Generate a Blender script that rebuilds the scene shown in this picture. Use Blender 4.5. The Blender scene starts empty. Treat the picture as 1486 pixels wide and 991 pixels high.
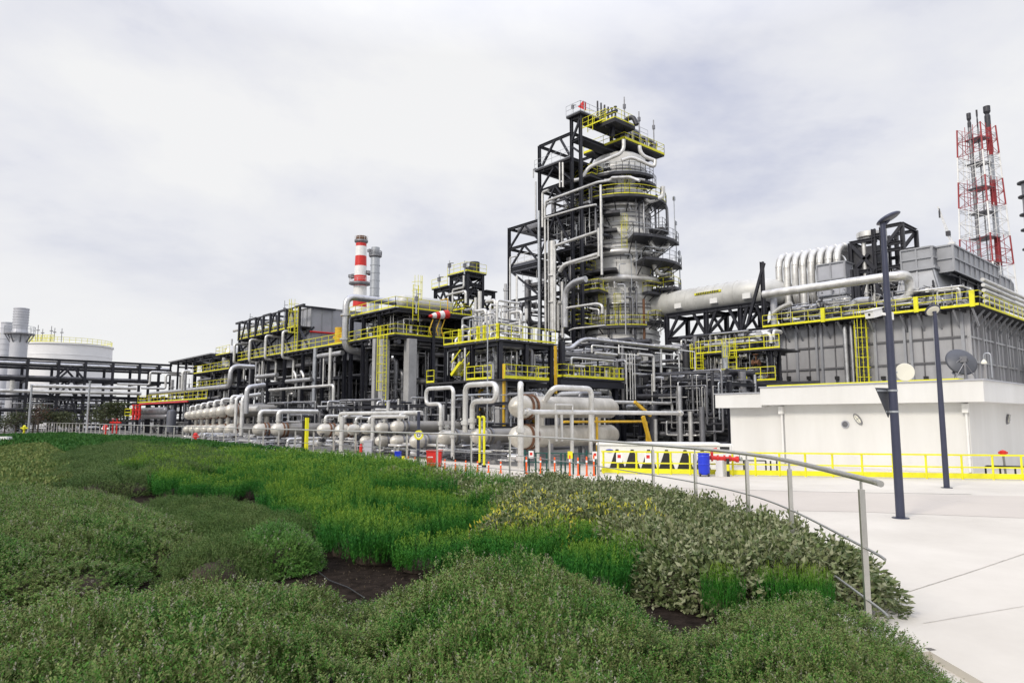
import bpy, math, random
import numpy as np
from mathutils import Vector as V, Matrix, noise as mnoise
R = math.radians
sc = bpy.context.scene
COL = sc.collection
# ------------------------------------------------------------------ camera frame and photo-pixel rays
# plant grid: world X runs right and away, world Y runs left and away, Z up; camera stands at the origin
FPX, HZ, EYE = 1000.0, 607.0, 2.0
PITCH = math.atan((HZ-495.5)/FPX)
AZ = math.atan(.8875)
E1 = (-math.sin(AZ), math.cos(AZ)); E2 = (math.cos(AZ), math.sin(AZ))
def ray(px, py):
    u = px-743; v = py-495.5
    y = FPX*math.cos(PITCH)+v*math.sin(PITCH); z = FPX*math.sin(PITCH)-v*math.cos(PITCH)
    return (u*E2[0]+y*E2[1], u*E1[0]+y*E1[1], z, y)
def at(px, py, x=None, y=None, z=None, d=None):
    r = ray(px, py)
    k = x/r[0] if x is not None else y/r[1] if y is not None else (z-EYE)/r[2] if z is not None else d/r[3]
    return V((r[0]*k, r[1]*k, EYE+r[2]*k))
def proj(p):
    cx = p[0]*E2[0]+p[1]*E1[0]; cy = p[0]*E2[1]+p[1]*E1[1]; cz = p[2]-EYE
    d = cy*math.cos(PITCH)+cz*math.sin(PITCH); up = -cy*math.sin(PITCH)+cz*math.cos(PITCH)
    return 743+FPX*cx/d, 495.5-FPX*up/d, d
# ------------------------------------------------------------------ mesh collector
class MB:
    def __init__(s): s.v=[]; s.f=[]; s.sm=[]; s.mi=[]; s.m=0
    def add(s, vs, fs, smooth=False):
        o=len(s.v); s.v.extend(vs)
        for f in fs: s.f.append([i+o for i in f]); s.sm.append(smooth); s.mi.append(s.m)
        return s
    def box(s, x0,x1,y0,y1,z0,z1):
        return s.add([(x0,y0,z0),(x1,y0,z0),(x1,y1,z0),(x0,y1,z0),(x0,y0,z1),(x1,y0,z1),(x1,y1,z1),(x0,y1,z1)],
              [(3,2,1,0),(4,5,6,7),(0,1,5,4),(1,2,6,5),(2,3,7,6),(3,0,4,7)])
    def cbox(s, c, sx, sy, sz): return s.box(c[0]-sx/2,c[0]+sx/2,c[1]-sy/2,c[1]+sy/2,c[2]-sz/2,c[2]+sz/2)
    def bar(s, p, q, w, h=None):
        p=V(p); q=V(q); d=q-p
        if d.length<1e-5: return s
        d.normalize(); h=h or w
        a=d.cross(V((0,0,1))) if abs(d.z)<.95 else d.cross(V((0,1,0)))
        a.normalize(); b=a.cross(d); a=a*(w/2); b=b*(h/2)
        vs=[p-a-b,p+a-b,p+a+b,p-a+b,q-a-b,q+a-b,q+a+b,q-a+b]
        return s.add([tuple(v) for v in vs],[(3,2,1,0),(4,5,6,7),(0,1,5,4),(1,2,6,5),(2,3,7,6),(3,0,4,7)])
    def ibeam(s, p, q, w, h=None):
        p=V(p); q=V(q); d=(q-p)
        if d.length<1e-5: return s
        d.normalize(); h=h or w; t=w*.16
        a=d.cross(V((0,0,1))) if abs(d.z)<.95 else d.cross(V((0,1,0)))
        a.normalize(); b=a.cross(d)
        pr=[(-w/2,-h/2),(w/2,-h/2),(w/2,-h/2+t),(t/2,-h/2+t),(t/2,h/2-t),(w/2,h/2-t),(w/2,h/2),(-w/2,h/2),(-w/2,h/2-t),(-t/2,h/2-t),(-t/2,-h/2+t),(-w/2,-h/2+t)]
        vs=[tuple(c+a*x+b*y) for c in (p,q) for x,y in pr]; n=12
        fs=[(i,(i+1)%n,n+(i+1)%n,n+i) for i in range(n)]
        for o in (0,n):
            for qd in ((0,1,2,11),(10,3,4,9),(8,5,6,7)):
                fs.append(tuple(o+i for i in (qd if o else qd[::-1])))
        return s.add(vs,fs)
    def tube(s, path, r, n=8, bend=None, caps=True):
        P=[V(p) for p in path]; bend=r*2.2 if bend is None else bend
        pts=[P[0]]
        for i in range(1,len(P)-1):
            a=P[i-1]-P[i]; b=P[i+1]-P[i]; la=a.length; lb=b.length
            if la<1e-6 or lb<1e-6: continue
            a/=la; b/=lb; c=max(-1,min(1,a.dot(b)))
            if c<-.995: pts.append(P[i]); continue
            k=min(bend, la*.48, lb*.48)
            st=P[i]+a*k; en=P[i]+b*k
            m=5 if c>-.5 else 3
            for j in range(m+1):
                t=j/m; pts.append(st*(1-t)**2+P[i]*2*t*(1-t)+en*t*t)
        pts.append(P[-1])
        q=[pts[0]]
        for p in pts[1:]:
            if (p-q[-1]).length>1e-4: q.append(p)
        pts=q
        if len(pts)<2: return s
        u=None; rings=[]
        for i,p in enumerate(pts):
            t=(pts[min(i+1,len(pts)-1)]-pts[max(i-1,0)]).normalized()
            if u is None:
                u=t.cross(V((0,0,1)))
                if u.length<.1: u=t.cross(V((1,0,0)))
            u=(u-t*u.dot(t)).normalized(); w=t.cross(u)
            rings.append([tuple(p+(u*math.cos(2*math.pi*k/n)+w*math.sin(2*math.pi*k/n))*r) for k in range(n)])
        vs=[v for g in rings for v in g]
        fs=[(i*n+k,i*n+(k+1)%n,(i+1)*n+(k+1)%n,(i+1)*n+k) for i in range(len(rings)-1) for k in range(n)]
        s.add(vs,fs,True)
        if caps:
            s.add(rings[0],[tuple(range(n))[::-1]]); s.add(rings[-1],[tuple(range(n))])
        return s
    def lathe(s, prof, c=(0,0,0), axis=(0,0,1), n=16, a0=0, a1=2*math.pi, smooth=True, split=True):
        ax=V(axis).normalized(); u=ax.cross(V((0,0,1)))
        if u.length<.1: u=V((1,0,0))
        u.normalize(); w=ax.cross(u); c=V(c); full=abs(a1-a0-2*math.pi)<1e-6
        k=n if full else n+1
        def ring(rr,z): return [tuple(c+ax*z+(u*math.cos(a0+(a1-a0)*i/n)+w*math.sin(a0+(a1-a0)*i/n))*rr) for i in range(k)]
        for (r0,z0),(r1,z1) in zip(prof,prof[1:]):
            s.add(ring(r0,z0)+ring(r1,z1),[(i,(i+1)%k,k+(i+1)%k,k+i) for i in range(n)],smooth)
        return s
    def lathe_s(s, prof, c=(0,0,0), axis=(0,0,1), n=16):   # shared rings: smooth along the profile
        ax=V(axis).normalized(); u=ax.cross(V((0,0,1)))
        if u.length<.1: u=V((1,0,0))
        u.normalize(); w=ax.cross(u); c=V(c); vs=[]
        for rr,z in prof: vs+=[tuple(c+ax*z+(u*math.cos(2*math.pi*i/n)+w*math.sin(2*math.pi*i/n))*rr) for i in range(n)]
        return s.add(vs,[(j*n+i,j*n+(i+1)%n,(j+1)*n+(i+1)%n,(j+1)*n+i) for j in range(len(prof)-1) for i in range(n)],True)
    def prism(s, poly, dvec):       # extruded planar polygon
        d=V(dvec); n=len(poly); a=[tuple(V(p)) for p in poly]; b=[tuple(V(p)+d) for p in poly]
        return s.add(a+b,[tuple(range(n))[::-1],tuple(range(n,2*n))]+[(i,(i+1)%n,n+(i+1)%n,n+i) for i in range(n)])
    def build(s, name, mats, parent=None, loc=None):
        if not s.v: return None
        o=ORG.get(parent.name,V((0,0,0))) if parent else (V(loc) if loc is not None else V((0,0,0)))
        me=bpy.data.meshes.new(name)
        a=np.array([tuple(v) for v in s.v],dtype=np.float64)-np.array(o)
        me.from_pydata(a.tolist(),[],s.f)
        me.polygons.foreach_set('use_smooth',s.sm)
        if not isinstance(mats,(list,tuple)): mats=[mats]
        for m in mats: me.materials.append(m)
        if len(mats)>1: me.polygons.foreach_set('material_index',s.mi)
        ob=bpy.data.objects.new(name,me); COL.objects.link(ob)
        ORG[ob.name]=o
        if parent: ob.parent=parent
        else: ob.location=o
        return ob
ORG={}
def tag(o,label,cat,group=None,kind=None):
    if label: o['label']=label
    if cat: o['category']=cat
    if group: o['group']=group
    o['kind']=kind or 'thing'
    return o
def thing(name,label,cat,loc=(0,0,0),group=None):
    o=bpy.data.objects.new(name,None); COL.objects.link(o); o.location=loc
    o.empty_display_size=.3
    ORG[o.name]=V(loc); return tag(o,label,cat,group)
def dup(o,parent=None,mats=None):
    c=o.copy(); COL.objects.link(c); ORG[c.name]=ORG.get(o.name,V((0,0,0)))
    if parent: c.parent=parent
    for ch in list(o.children): dup(ch,c)
    return c
def one(name,m,mat,label,cat,group=None,loc=None):
    if loc is None:
        a=np.array([tuple(v) for v in m.v]); loc=((a[:,0].min()+a[:,0].max())/2,(a[:,1].min()+a[:,1].max())/2,a[:,2].min())
    return tag(m.build(name,mat,None,loc),label,cat,group)
# ------------------------------------------------------------------ materials
def mat(name,c,rough=.6,metal=0.,var=.12,scale=2.,bump=0.,bscale=30.,streak=0.,spec=.5,c2=None,coord='Object'):
    m=bpy.data.materials.new(name); m.use_nodes=True; nt=m.node_tree; N=nt.nodes; L=nt.links
    b=N['Principled BSDF']; b.inputs['Roughness'].default_value=rough; b.inputs['Metallic'].default_value=metal
    b.inputs['Specular IOR Level'].default_value=spec
    tc=N.new('ShaderNodeTexCoord')
    nz=N.new('ShaderNodeTexNoise'); nz.inputs['Scale'].default_value=scale; nz.inputs['Detail'].default_value=6; nz.inputs['Roughness'].default_value=.65
    if streak:
        mp=N.new('ShaderNodeMapping'); mp.inputs['Scale'].default_value=(1,1,streak); L.new(tc.outputs[coord],mp.inputs[0]); L.new(mp.outputs[0],nz.inputs['Vector'])
    else: L.new(tc.outputs[coord],nz.inputs['Vector'])
    r=N.new('ShaderNodeValToRGB'); r.color_ramp.elements[0].position=.32; r.color_ramp.elements[1].position=.68
    lo=tuple(x*(1-var) for x in c) if c2 is None else c2; hi=tuple(min(1,x*(1+var)) for x in c)
    r.color_ramp.elements[0].color=(*lo,1); r.color_ramp.elements[1].color=(*hi,1)
    L.new(nz.outputs['Fac'],r.inputs[0]); L.new(r.outputs[0],b.inputs['Base Color'])
    if bump:
        n2=N.new('ShaderNodeTexNoise'); n2.inputs['Scale'].default_value=bscale; n2.inputs['Detail'].default_value=4; L.new(tc.outputs[coord],n2.inputs['Vector'])
        bp=N.new('ShaderNodeBump'); bp.inputs['Strength'].default_value=bump; bp.inputs['Distance'].default_value=.02; L.new(n2.outputs['Fac'],bp.inputs['Height']); L.new(bp.outputs[0],b.inputs['Normal'])
    return m
STEEL=mat('dark_painted_steel',(.016,.017,.026),.5,0,.3,1.5)
STEEL2=mat('slate_painted_steel',(.075,.08,.10),.5,0,.2,1.5)
GRATE=mat('deck_grating',(.03,.03,.036),.7,0,.3,3)
CLAD=mat('aluminium_cladding',(.52,.52,.53),.36,.8,.2,1.6,.25,14)
CLADW=mat('bright_cladding',(.74,.735,.72),.36,.55,.08,1.1,.2,14,c2=(.50,.49,.465))
CLADD=mat('dull_cladding',(.24,.24,.255),.42,.7,.3,1.4,.2,12)
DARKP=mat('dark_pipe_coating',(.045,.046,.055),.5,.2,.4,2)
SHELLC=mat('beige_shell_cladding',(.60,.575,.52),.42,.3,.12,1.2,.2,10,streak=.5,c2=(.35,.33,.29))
COLC=mat('weathered_column_cladding',(.70,.70,.69),.7,.0,.05,1.3,.15,8,streak=.5,c2=(.58,.575,.555),spec=.25)
YEL=mat('lemon_yellow_paint',(.80,.77,.012),.55,0,.05,2.2,c2=(.64,.60,.02))
AMB=mat('amber_yellow_paint',(.62,.38,.02),.5,0,.2,3)
GALV=mat('galvanised_steel',(.42,.44,.47),.4,.7,.15,3)
PANEL=mat('grey_furnace_panel',(.41,.412,.425),.45,.3,.10,.5,.15,6,streak=.35,c2=(.31,.31,.325))
PANEL2=mat('grey_duct_panel',(.34,.35,.375),.45,.35,.12,.7,.15,6)
PANELL=mat('pale_grey_panel',(.43,.44,.48),.45,.3,.1,.6)
WHITE=mat('white_plaster',(.71,.71,.70),.75,0,.03,.5,.1,40,streak=.16,c2=(.63,.625,.61))
WHITEP=mat('white_paint',(.78,.78,.77),.5,0,.06,1.2)
TANKW=mat('white_tank_paint',(.80,.80,.81),.55,0,.05,.25)
RED=mat('red_paint',(.58,.02,.015),.4,0,.15,2)
ORANGE=mat('orange_plastic',(.85,.12,.015),.5,0,.1,3)
BLUE=mat('blue_plastic',(.01,.035,.55),.4,0,.1,3)
NAVY=mat('navy_lamp_paint',(.045,.05,.085),.4,.2,.12,3)
INOX=mat('brushed_stainless_steel',(.62,.61,.58),.30,.85,.1,5)
INOXD=mat('stainless_cable',(.42,.42,.41),.4,.8,.1,5)
BLACK=mat('black_plastic',(.018,.018,.02),.5,0,.2,3)
GREENP=mat('dark_green_paint',(.01,.07,.06),.5,0,.2,3)
CONCR=mat('column_concrete',(.36,.36,.365),.8,0,.15,1.2,.3,30)
CREAM=mat('cream_plastic',(.74,.72,.62),.45,0,.04,2)
DISH=mat('dark_dish_grey',(.085,.09,.105),.5,.2,.12,3)
DUCTM=mat('pale_duct_cladding',(.60,.60,.58),.5,.15,.08,.5,.15,8,c2=(.47,.47,.45))
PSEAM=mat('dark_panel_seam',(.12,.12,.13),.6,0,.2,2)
RUST=mat('rusty_brown_steel',(.16,.075,.04),.7,.2,.4,4)
# ------------------------------------------------------------------ shared shapes
def rail(m,pts,h=.9,sp=1.3,t=.075,toe=.17,closed=False):
    t*=.54; toe*=.72
    P=[V(p) for p in pts]+([V(pts[0])] if closed else [])
    for a,b in zip(P,P[1:]):
        L=(b-a).length; n=max(1,round(L/sp))
        for z in (h,h*.55): m.bar(a+V((0,0,z)),b+V((0,0,z)),t)
        if toe: m.bar(a+V((0,0,toe/2+.02)),b+V((0,0,toe/2+.02)),.03,toe)
        for i in range(n+1):
            p=a.lerp(b,i/n); m.bar(p,p+V((0,0,h)),t*.9)
    return m
def ladder(m,p,h,w=.5,dirv=(0,1,0),cage=True,out=(-1,0,0),t=.06):
    t*=.62; p=V(p); d=V(dirv).normalized(); o=V(out).normalized()
    for s in (-1,1): m.bar(p+d*s*w/2,p+d*s*w/2+V((0,0,h)),t)
    z=.2
    while z<h: m.bar(p-d*w/2+V((0,0,z)),p+d*w/2+V((0,0,z)),t*.6); z+=.35
    if cage:
        z=2.0
        hoop=[p+d*(w*.75*math.cos(a))+o*(w*1.3*math.sin(a)) for a in [math.pi*k/6 for k in range(7)]]
        while z<h+.9:
            m.tube([q+V((0,0,z)) for q in hoop],t*.45,4,0); z+=.8
        if h>2.4:
            for q in hoop[1:-1]: m.bar(q+V((0,0,2)),q+V((0,0,h+.8)),t*.6)
    return m
def valve(m,p,s=.3,axis=(0,0,1)):
    p=V(p); m.lathe([(0,-s*.7),(s*.62,-s*.7),(s*.62,-s*.5),(s*.3,-s*.3),(s*.3,s*.3),(s*.62,s*.5),(s*.62,s*.7),(0,s*.7)],p,(0,1,0),8)
    m.tube([p,p+V((0,0,s*1.5))],s*.16,6); m.lathe([(s*.2,0),(s*.6,0),(s*.6,.06),(s*.2,.06)],p+V((0,0,s*1.5)),(0,0,1),10)
    return m
def snap(pts,x=None,y=None):
    """photo-pixel polyline on a vertical plane -> axis-aligned 3-D path"""
    out=[at(*pts[0],x=x,y=y)]
    for a,b in zip(pts,pts[1:]):
        q=at(*b,x=x,y=y)
        if abs(b[0]-a[0])<=abs(b[1]-a[1]): q.x,q.y=out[-1].x,out[-1].y
        else: q.z=out[-1].z
        out.append(q)
    return out
def pipe(name,path,r,m,parent=None,n=10,bend=None,label=None,cat='pipe',group=None,fl=()):
    b=MB(); b.tube(path,r,n,bend)
    P=[V(p) for p in path]
    if r>.075:
        for a,c in zip(P,P[1:]):
            L=(c-a).length; k=int(L/max(.7,r*5))
            for i in range(1,k+1): b.lathe([(r*.99,-.025),(r*1.045,-.02),(r*1.045,.02),(r*.99,.025)],a.lerp(c,i/(k+1)),c-a,n)
    # flanged joints and seam bands at the runs' ends
    for i,f in fl:
        d=(P[i+1]-P[i]).normalized(); c=P[i].lerp(P[i+1],f)
        b.lathe([(r,-.09),(r*1.55,-.09),(r*1.55,.09),(r,.09)],c,d,n)
    if parent: return b.build(name,m,parent)
    return one(name,b,m,label,cat,group)
def clutter(parent,X,Y,Z,n,seed,rr=(.05,.2),mats=None,vert=.4,name='pipe',lens=(2,7),seg=6,more=True):
    rnd=random.Random(seed); mats=mats or [CLAD,CLAD,CLADW,CLADD,CLADD,DARKP]
    if more: clutter(parent,(X[0]-.2,X[0]+(X[1]-X[0])*.5),(Y[0]-.2,Y[1]),Z,min(85,int(n*.9)),seed+700,(.025,.075),[CLADW,CLAD,CLAD,GALV,CLADD],.55,'conduit',(.8,lens[1]*.7),5,False)
    B=[X,Y,Z]
    for i in range(n):
        r=rr[0]+(rr[1]-rr[0])*rnd.random()**2
        p=V([rnd.uniform(*b) for b in B]); path=[p.copy()]; last=-1
        for k in range(rnd.randint(1,4)):
            ax=2 if rnd.random()<vert and last!=2 else rnd.choice([a for a in (0,1) if a!=last] or [0])
            lo,hi=B[ax]; q=path[-1].copy(); L=rnd.uniform(*lens)*(1 if rnd.random()<.5 else -1)
            t=q[ax]+L
            if t<lo or t>hi: t=q[ax]-L
            q[ax]=max(lo,min(hi,t))
            if (q-path[-1]).length>r*5: path.append(q); last=ax
        if len(path)<2: continue
        b=MB(); b.tube(path,r,seg)
        if rnd.random()<.5:
            d=(path[1]-path[0]); L=d.length; d.normalize()
            for f in (.2,.5,.8)[:rnd.randint(1,3)]: b.lathe([(r,-.06),(r*1.6,-.06),(r*1.6,.06),(r,.06)],path[0]+d*L*f,d,6)
        b.build(name,rnd.choice(mats),parent)
def valves(parent,X,Y,Z,n,seed,s=(.15,.35),mats=None):
    rnd=random.Random(seed)
    for i in range(n):
        b=MB(); valve(b,(rnd.uniform(*X),rnd.uniform(*Y),rnd.uniform(*Z)),rnd.uniform(*s)); b.build('valve',rnd.choice(mats or [CLAD,CLADW,DARKP,DARKP]),parent)
def frame(root,xs,ys,zs,w=.32,m=None,z0=0,ib=True,skip=(),brace=(),bw=None):
    """columns on the xs * ys grid and one beam per grid line and level"""
    m=m or STEEL; w*=.74; bw=bw and bw*.74
    for x in xs:
        for y in ys:
            if (x,y) in skip: continue
            b=MB(); (b.ibeam if ib else b.bar)((x,y,z0),(x,y,zs[-1]),w); b.build('column',m,root)
    bw=bw or w*.9
    for z in zs:
        for x in xs: b=MB(); b.ibeam((x+.003,ys[0],z-w*.5),(x+.003,ys[-1],z-w*.5),bw*.8,bw); b.build('beam',m,root)
        for y in ys: b=MB(); b.ibeam((xs[0],y+.004,z-w*.5-.012),(xs[-1],y+.004,z-w*.5-.012),bw*.8,bw); b.build('beam',m,root)
    for p,q in brace: b=MB(); b.bar(p,q,w*.55); b.build('brace',m,root)
LASTDECK={}
def deck(root,x0,x1,y0,y1,z,t=.12,m=None,name='deck'):
    b=MB(); b.box(x0,x1,y0,y1,z,z+t)
    # joists below
    k=int((y1-y0)/1.2)
    for i in range(1,k): yy=y0+(y1-y0)*i/k; b.box(x0+.1,x1-.1,yy-.05,yy+.05,z-.22,z-.003)
    o=b.build(name,m or GRATE,root); LASTDECK[root.name]=o; return o
def guard(root,pts,h=.9,sp=1.3,m=None,closed=False,toe=.17,t=.075):
    b=MB(); rail(b,pts,h,sp,t,toe,closed); return b.build('guardrail',m or YEL,LASTDECK.get(root.name,root))
CLOUD_LOC=(9.89,15.67,4.9)
def G(px,py,z=0.): return at(px,py,z=z)
def sheet(name,pts,z,m,kind='structure'):
    b=MB(); b.add([(p[0],p[1],z) for p in pts],[tuple(range(len(pts)))]); o=b.build(name,m); o['kind']=kind; return o
# ground, pavement, road
GROUNDM=mat('yard_gravel',(.17,.165,.155),.85,0,.12,.15,.2,12)
PAVE=mat('pale_pavement_concrete',(.63,.595,.53),.8,0,.05,.3,.12,25,c2=(.535,.50,.44))
ROADM=mat('beige_road_surface',(.53,.485,.43),.85,0,.05,.3,.2,30)
SOIL=mat('dark_soil',(.020,.015,.012),1.,0,.6,7,.9,25,spec=.05)
JOINT=mat('pavement_joint',(.535,.505,.45),.9,0,.2,4)
b=MB(); b.add([(-2500,-2500,0),(2500,-2500,0),(2500,2500,0),(-2500,2500,0)],[(0,1,2,3)])
o=b.build('ground',GROUNDM); o['kind']='structure'
# handrail line measured at its top, then everything beyond it is pavement and road
RT=1.45
rt=[at(*q,z=RT) for q in ((1278,702),(1249,694),(1145,669),(1083,658.5),(1008,650.5),(947,645.5),(868,639.5),(797,635))]
rt+= [at(740,632,z=RT)]
x0=rt[-1].x
rt+=[V((x0,y,RT)) for y in (24,34,46,60,80,100,113)]
def spline(P,n=10):
    out=[]
    for i in range(len(P)-1):
        a=P[max(i-1,0)];b_=P[i];c=P[i+1];d=P[min(i+2,len(P)-1)]
        for k in range(n):
            t=k/n; out.append(.5*((2*b_)+(c-a)*t+(2*a-5*b_+4*c-d)*t*t+(3*b_-a-3*c+d)*t**3))
    out.append(P[-1]); return out
RL=spline(rt)
edge=[V((p.x-.12,p.y-.06,0)) for p in RL]
pave=[(edge[-1].x,118),(19.6,118),(19.6,22),(24,19.5),(60,19.5),(60,-60),(2,-60),(3.2,-1.5),(5.2,0.8)]+[(p.x,p.y) for p in edge]
sheet('pavement',pave,.004,PAVE)
rf=[(14.0+4.2,118),(18.2,40),(18.2,24)]+[tuple(G(*q)[:2]) for q in ((800,694),(870,700),(950,706),(1100,711),(1300,717),(1486,720),(1700,726))]
rn=[tuple(G(*q)[:2]) for q in ((1700,775),(1486,752),(1250,743),(1100,740),(1010,733),(940,722),(868,708),(800,701))]+[(15.6,24),(15.6,40),(15.6,118)]
sheet('road',[(p[0],p[1]) for p in rf+rn],.008,ROADM)
# drainage edge lines and expansion joints of the pavement
b=MB()
def strip(pts,w,z):
    P=[V((p[0],p[1],z)) for p in pts]
    for a,c in zip(P,P[1:]):
        d=(c-a).normalized(); n=V((-d.y,d.x,0))*w/2
        b.add([tuple(a-n),tuple(c-n),tuple(c+n),tuple(a+n)],[(0,1,2,3)])
strip([G(800,692.5),G(870,699),G(950,705.5),G(1000,709),G(1180,713.5),G(1410,717.5)],.07,.012)
strip([G(1020,735),G(1060,738.5),G(1112,741.5)],.06,.0122)
strip([G(1265,873),G(1318,859),G(1400,833),G(1486,804),G(1600,766)],.015,.0124)
strip([G(1265,849),G(1318,858)],.014,.0126)
strip([G(1342,945),G(1376,966),G(1425,988)],.012,.0128)
strip([G(1486,880),G(1340,905)],.010,.013)
for k in range(7):
    a=G(1180+60*k,745+8*k); strip([V((16.5+2.9*k,-14,0)),V((16.5+2.9*k,7.6-1.2*k,0))],.010,.0131) if k in (1,3,5) else None
strip([V((9.5,-2.2,0)),V((26,-2.2,0))],.010,.0133)
o=b.build('pavement_joints',JOINT); o['kind']='structure'
# planting bed
bed=[(-14,-4),(2.0,-4),(5.0,.3)]+[(p.x,p.y) for p in edge[2:]]+[(-14,118)]
sheet('planting_bed',bed,.006,SOIL)
b=MB(); P=[V((p.x,p.y,0)) for p in edge]
P=[V((3.6,-1.2,0)),V((5.2,.6,0)),V((6.7,2.2,0))]+P[6:]
for a,c in zip(P,P[1:]): b.bar(a+V((0,0,.02)),c+V((0,0,.02)),.12,.10)
o=b.build('bed_kerb',PAVE); o['kind']='structure'
# ------------------------------------------------------------------ stainless railing
t=thing('steel_railing','long curved stainless steel railing with thin cables beside the shrub bed','railing',tuple(V((RL[12].x,RL[12].y,0))))
b=MB(); b.tube(RL,.029,8,.01); b.build('handrail',INOX,t)
for z in (.83,.37):
    b=MB(); b.tube([V((p.x,p.y,z)) for p in RL],.012,6,.01); b.build('cable',INOXD,t)
# post places: measured near ones, then a regular step
near=[rt[i].xy for i in range(1,9)]
posts=list(near); y=near[-1].y+2.0
while y<113: posts.append(V((x0,y))); y+=2.0
for p in posts:
    i=min(range(len(RL)),key=lambda k:(RL[k].xy-p).length); j=max(0,min(i,len(RL)-2)); d=(RL[j+1]-RL[j]).normalized()
    q=V((p.x,p.y,0)); b=MB()
    n=V((-d.y,d.x,0))*(.024 if p.y<20 else .033); tt=V((d.x,d.y,0))*.024
    vs=[q-n-tt,q+n-tt,q+n+tt,q-n+tt]; b.prism(vs,(0,0,RT-.1)); b.tube([q+V((0,0,RT-.1)),q+V((0,0,RT-.03))],.014,6)
    b.lathe([(0,.02),(.09,.02),(.09,0)],q,n=10)
    b.build('post',INOX,t)
# ------------------------------------------------------------------ lamp posts
def ell(m,c,axis,r,h0,h1,n=20):
    pr=[(r*math.cos(a),(h1 if a>0 else h0)*math.sin(a)) for a in [R(k) for k in range(-90,91,15)]]
    m.lathe_s([(max(.001,x),z) for x,z in pr],c,axis,n)
def lamp(base,top_px,label,r0,r1,hd,hr,off,ax):
    bp=G(*base); d=proj(bp)[2]
    tz=at(*top_px,d=bp.x*E2[1]+bp.y*E1[1]).z
    t=thing('street_lamp',label,'street lamp',tuple(bp))
    b=MB(); b.tube([bp,bp+V((0,0,tz))],r0,14)
    b=MB(); b.lathe([(r0,0),(r0*.95,tz*.45),(r1,tz)],bp,n=16); b.lathe([(0,tz),(r1,tz)],bp,n=16); b.build('pole',NAVY,t)
    b=MB(); b.lathe([(r0*1.9,.0),(r0*1.9,.02),(r0,.022)],bp,n=14); b.build('base_plate',NAVY,t)
    c=bp+V((0,0,tz))+V(off)
    b=MB(); b.tube([bp+V((0,0,tz-.06)),c-V((0,0,.03))],r1*.8,8); ell(b,c,ax,hr,hd*.35,hd); lh=b.build('lamp_head',NAVY,t)
    b=MB(); a=V(ax).normalized(); ell(b,c-a*hd*.24,ax,hr*.82,hd*.25,.01); b.build('diffuser',CREAM if hr<.24 else DISH,lh)
    return t,bp,tz
RGT=V((E2[0],E1[0],0)); FWD=V((E2[1],E1[1],0))       # image right and view direction on the ground
l1,lp1,tz1=lamp((1307,752),(1284,324),'tall dark navy street lamp nearest the railing, carrying the security camera and signs',.085,.05,.08,.255,tuple(RGT*.13+V((0,0,.10))),tuple(V((0,0,1))-RGT*.42+FWD*.2))
l2,lp2,tz2=lamp((1374,708),(1354,452),'slimmer dark navy street lamp standing farther off, nearer to the white building',.08,.05,.09,.22,tuple(RGT*-.06+V((0,0,.03))),tuple(V((0,0,1))+FWD*.9))
dl=lp1.x*E2[1]+lp1.y*E1[1]
# security camera
c=at(1268,455,d=dl); t=thing('security_camera','white box security camera on a bracket on the tall lamp post','camera',tuple(c))
pp=at(1293,458,d=dl)
b=MB(); b.bar(c+V((0,0,.03)),pp,.05,.05); b.bar(pp-V((0,0,.09)),pp+V((0,0,.07)),.08); b.build('bracket',WHITEP,t)
ax=(RGT*-.9+V((0,0,-.25))-FWD*.5).normalized()
b=MB(); b.bar(c-ax*.16,c+ax*.16,.19,.15); b.bar(c-ax*.18+V((0,0,.09)),c+ax*.21+V((0,0,.09)),.22,.018); lh=b.build('housing',WHITEP,t)
b=MB(); b.lathe_s([(.001,0),(.06,.01),(.07,.05)],c+ax*.165-V((0,0,.0)),ax*-1,12); b.lathe([(0,-.14),(.06,-.1),(.06,0)],c-V((0,0,.06)),n=12); b.build('dome_lens',BLACK,lh)
# triangular sign from behind, on two clamps
A,B_,C=at(1275,562,d=dl-.12),at(1307,563,d=dl+.10),at(1294,606,d=dl+.02)
A=A+FWD*.12;B_=B_+FWD*.12;C=C+FWD*.12
t=thing('road_sign','dark back of a downward pointing triangular road sign on the tall lamp post','sign',tuple(C))
b=MB(); b.prism([A,B_,C],tuple(FWD*.012-RGT*.006)); b.build('plate',DISH,t)
for f,k in ((.1,GALV),(.8,GALV)):
    b=MB(); b.bar(A.lerp(C,f)-FWD*.02,B_.lerp(C,f)-FWD*.02,.02,.035); q=V((lp1.x,lp1.y,A.lerp(C,f).z)); b.lathe([(.086,-.02),(.093,-.02),(.093,.02),(.086,.02)],q,n=14); b.build('clamp',k,t)
# round sign
c=at(1313.5,540,d=dl-.05); t=thing('round_sign','cream round disc clamped to the right side of the tall lamp post','sign',tuple(c))
nrm=(FWD*-1+RGT*-.25).normalized()
b=MB(); b.lathe([(0,.0),(.175,.0),(.185,-.01),(.185,-.03),(0,-.03)],c,nrm,28); b.build('disc',CREAM,t)
b=MB(); b.bar(c-nrm*.05,V((lp1.x,lp1.y,c.z)),.03); b.build('bracket',GALV,t)
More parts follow.
